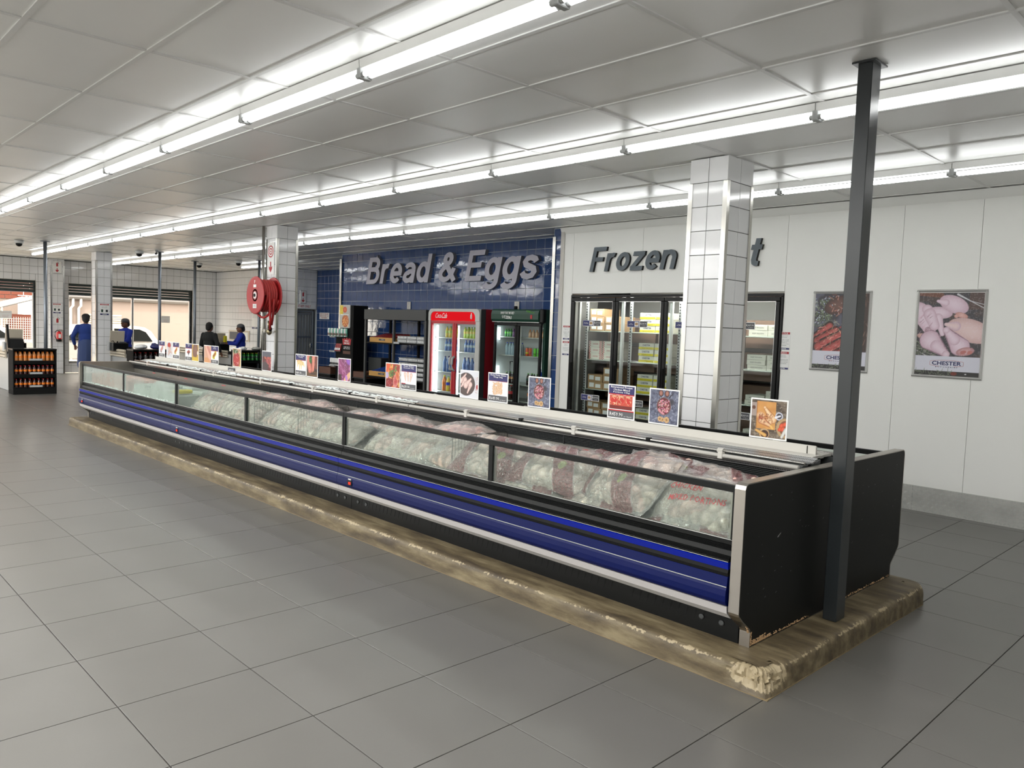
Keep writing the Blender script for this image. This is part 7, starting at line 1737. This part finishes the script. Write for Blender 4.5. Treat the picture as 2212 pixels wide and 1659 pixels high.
person(-21.0, 6.66, 200, 1.60, 'person in a royal blue shirt and dark scarf behind the middle till', 'cloth_royal', 'cloth_black', ((.18, .36, 1.12), (-.18, .36, 1.08)), hat='charcoal', extra=[('scarf', [('c', (-.09, .02, 1.40), (.02, .14, 1.12), .035, .045), ('c', (.09, .02, 1.40), (.03, .13, 1.16), .035, .04)], 'charcoal')])
person(-19.62, 8.22, 30, 1.58, 'person with close-cropped hair in a black jacket, back turned, at the right checkout', 'cloth_black', 'cloth_black', ((.30, .10, .90), (-.22, .25, 1.0)))
person(-20.1, 9.28, 160, 1.56, 'person in a royal blue shirt holding a packet at the right checkout', 'cloth_royal', 'cloth_black', ((.10, .40, 1.18), (-.14, .38, 1.14)), hat='charcoal')
o = MB().prism([(-.05, 0), (.05, 0), (.04, .16), (-.03, .17)], -.03, .03, 'y').build('snack_packet', 'yellow', None, at=(-20.22, 8.90, 1.08)); tag(o, 'yellow and white packet in the hands of the person in royal blue', 'packet')
# ------------------------------------------------------------------ noticeboard and papers on the white corner wall
o = thing('menu_board', 'dark screened board low on the white tiled corner wall', 'board', (-23.0, 10.59, 1.05)); MB().cbox(-23.80, -22.35, 10.585, 10.598, 1.03, 1.36, .004).build('frame', 'cream', o); MB().box(-23.72, -23.1, 10.581, 10.5855, 1.08, 1.31).build('picture', 'charcoal', o); MB().box(-23.05, -22.45, 10.581, 10.5855, 1.08, 1.31).build('picture', 'white_print', o)
t, sl, at = notice(-21.80, -22.22, 1.42, 1.98, ' ', ['Returns and exchanges', 'only with till slip', 'within seven days'], 'CHESTER', 'tall poster with a pink head on the white corner wall', y=10.60)
notice(-21.18, -21.42, 1.50, 1.80, None, ['Cash only', 'below R20'], 'CHESTER', 'small notice with two figures right of the grey post', y=10.60)
# ------------------------------------------------------------------ outside
structure('ground', MB().box(-60, -25.1, -20, 40, -.16, -.05), 'asphalt')
ob = thing('street_building', 'pinkish rendered building across the street with a rounded gutter', 'building', (-33, 12, 0))
MB().box(-34, -33, 7.62, 22, -.05, 2.42).build('wall', 'render_wall', ob); MB().box(-34.2, -32.9, 7.6, 22, 2.42, 4.2).build('fascia', 'render_wall', ob)
MB().prism([(-33.0, 2.22), (-32.82, 2.24), (-32.76, 2.32), (-32.78, 2.42), (-33.0, 2.44)], 7.62, 22, 'y').build('gutter', 'gutter', ob)
for y in (8.55, 8.82): MB().tube([(-32.85, y, 2.3), (-32.85, y, 2.0), (-32.93, y-.06, 1.9), (-32.93, y-.06, -.05)], .05, 10).build('downpipe', 'alum_frame', ob)
for i in range(9): MB().prism([(-33.0, .95+i*.085), (-32.95, .955+i*.085), (-32.93, 1.0+i*.085), (-33.0, 1.02+i*.085)], 9.1, 10.3, 'y').build('vent_slat', 'cream', ob)
bw = thing('brick_building', 'orange brick building with a lean-to roof seen at the far left', 'building', (-37, 5, 0))
MB().box(-38, -37, -4, 7.6, -.05, 5).build('wall', 'render_wall', bw)
bkm = MB().cbox(-.004, .02, -.21, .21, -.07, .07, .003).mesh('brick', 'brickred', False)
for j in range(22):
    for i in range(14):
        y = 2.3+i*.44+(j % 2)*.22; z = .2+j*.16
        if z < 2.2 and y > 6.0: continue
        o = bpy.data.objects.new('brick', bkm); COL.objects.link(o); o.parent = bw; o.location = Vector((-36.99, y, z))-bw.location
lt = thing('lean_to', 'translucent lean-to roof on white purlins outside the left window', 'canopy', (-33, 6, 1.3))
MB().prism([(4.0, 1.10), (4.0, 1.13), (7.45, 2.24), (7.45, 2.21)], -35.5, -32.6, 'x').build('roof_sheet', 'gutter', lt)
for x in (-32.6, -33.3, -34.0, -34.7, -35.4): MB().tube([(x, 4.0, 1.16), (x, 7.45, 2.27)], .03, 6).build('purlin', 'alum_frame', lt)
for y in (4.2, 5.2, 6.2, 7.2): MB().tube([(-32.62, y, -.05), (-32.62, y, 1.13+(y-4)*.32)], .035, 6).build('support', 'alum_frame', lt)
fn = MB()
for i in range(34): fn.box(-32.72, -32.70, 5.0+i*.072, 5.012+i*.072, -.05, 1.5)
for i in range(18): fn.box(-32.72, -32.70, 5.0, 7.4, -.02+i*.085, -.008+i*.085)
fo_ = fn.build('fence_mesh', 'white_paint', lt); fo_['kind'] = 'stuff'
MB().box(-33.2, -33.0, 6.5, 7.2, -.05, 1.6).build('post_box', 'brickred', lt)
def car(x, y0, L_, label, m, pickup=True, flip=1, zb=-.05, H=1.5):
    t = thing('car', label, 'car', (x, y0+L_/2, zb))
    def S(a, b): return (y0+a*L_, zb+b*H) if flip > 0 else (y0+L_-a*L_, zb+b*H)
    low = [S(.01, .20), S(.0, .34), S(.01, .50), S(.03, .56), S(.98, .56), S(1.0, .40), S(.99, .20)]
    MB().prism(low, x-.80, x+.80, 'x').build('body', m, t)
    cab = [S(.04, .56), S(.10, .86), S(.15, .955), S(.22, .985), S(.50, 1.0), S(.62, .96), S(.72, .78), S(.80, .58)]
    n = len(cab); ctr = Vector((sum(c[0] for c in cab)/n, 0)); vs = []
    for sx, kx in ((x-.78, .72), (x+.78, .72)): pass
    mb = MB(); a = [(x-.79, p, z) if z < zb+.6*H else (x-.66, p, z) for p, z in cab]; b = [(x+.79, p, z) if z < zb+.6*H else (x+.66, p, z) for p, z in cab]
    mb.add(a+b, [(i, (i+1) % n, n+(i+1) % n, n+i) for i in range(n)])
    for row_, sx in ((a, -1), (b, 1)):
        base_ = [(x+sx*.785, p, zb+.56*H) for p, z in cab]
        mb.add(list(row_)+base_, [(i, i+1, n+i+1, n+i) for i in range(n-1)])
    mb.build('cabin', m, t)
    for w_ in ([S(.10, .62), S(.145, .84), S(.19, .90), S(.37, .91), S(.37, .62)], [S(.39, .62), S(.39, .91), S(.52, .92), S(.52, .62)], [S(.54, .62), S(.54, .92), S(.60, .90), S(.70, .68), S(.72, .62)]):
        vs = [((x+.79+(.66-.79)*max(0, (z-(zb+.6*H)))/(.4*H))+.03, p, z) for p, z in w_]; vs2 = [(v[0]-.05, v[1], v[2]) for v in vs]; n2 = len(w_)
        MB().add(vs+vs2, [list(range(n2)), list(range(n2, 2*n2))[::-1]]+[(i, (i+1) % n2, n2+(i+1) % n2, n2+i) for i in range(n2)]).build('window', 'car_glass', t)
    for a_ in (.17, .82):
        p, z = S(a_, 0)
        MB().lathe([(.30, 0), (.33, .03), (.33, .18), (.30, .2)], (x+.64, p, zb+.33), 20, 'x').build('wheel', 'rubber', t); MB().lathe([(.19, .2), (.18, .212)], (x+.64, p, zb+.33), 16, 'x').build('hubcap', 'alum_frame', t)
        MB().lathe([(.30, 0), (.33, .03), (.33, .18), (.30, .2)], (x-.84, p, zb+.33), 20, 'x').build('wheel', 'rubber', t)
    p, z = S(.60, .60); MB().cbox(x+.80, x+.93, p-.09, p+.09, z, z+.13, .03).build('mirror', m, t)
    MB().cbox(x+.795, x+.81, min(S(.44, 0)[0], S(.49, 0)[0]), max(S(.44, 0)[0], S(.49, 0)[0]), zb+.5*H, zb+.52*H, .004).build('door_handle', 'alum_frame', t)
    return t
car(-28.8, 5.75, 4.45, 'white pickup with a canopy parked outside the right window', 'car_white', H=1.42, flip=-1)
car(-30.6, 2.9, 4.2, 'pale silver pickup parked outside the left window', 'car_silver', H=1.42, flip=1)
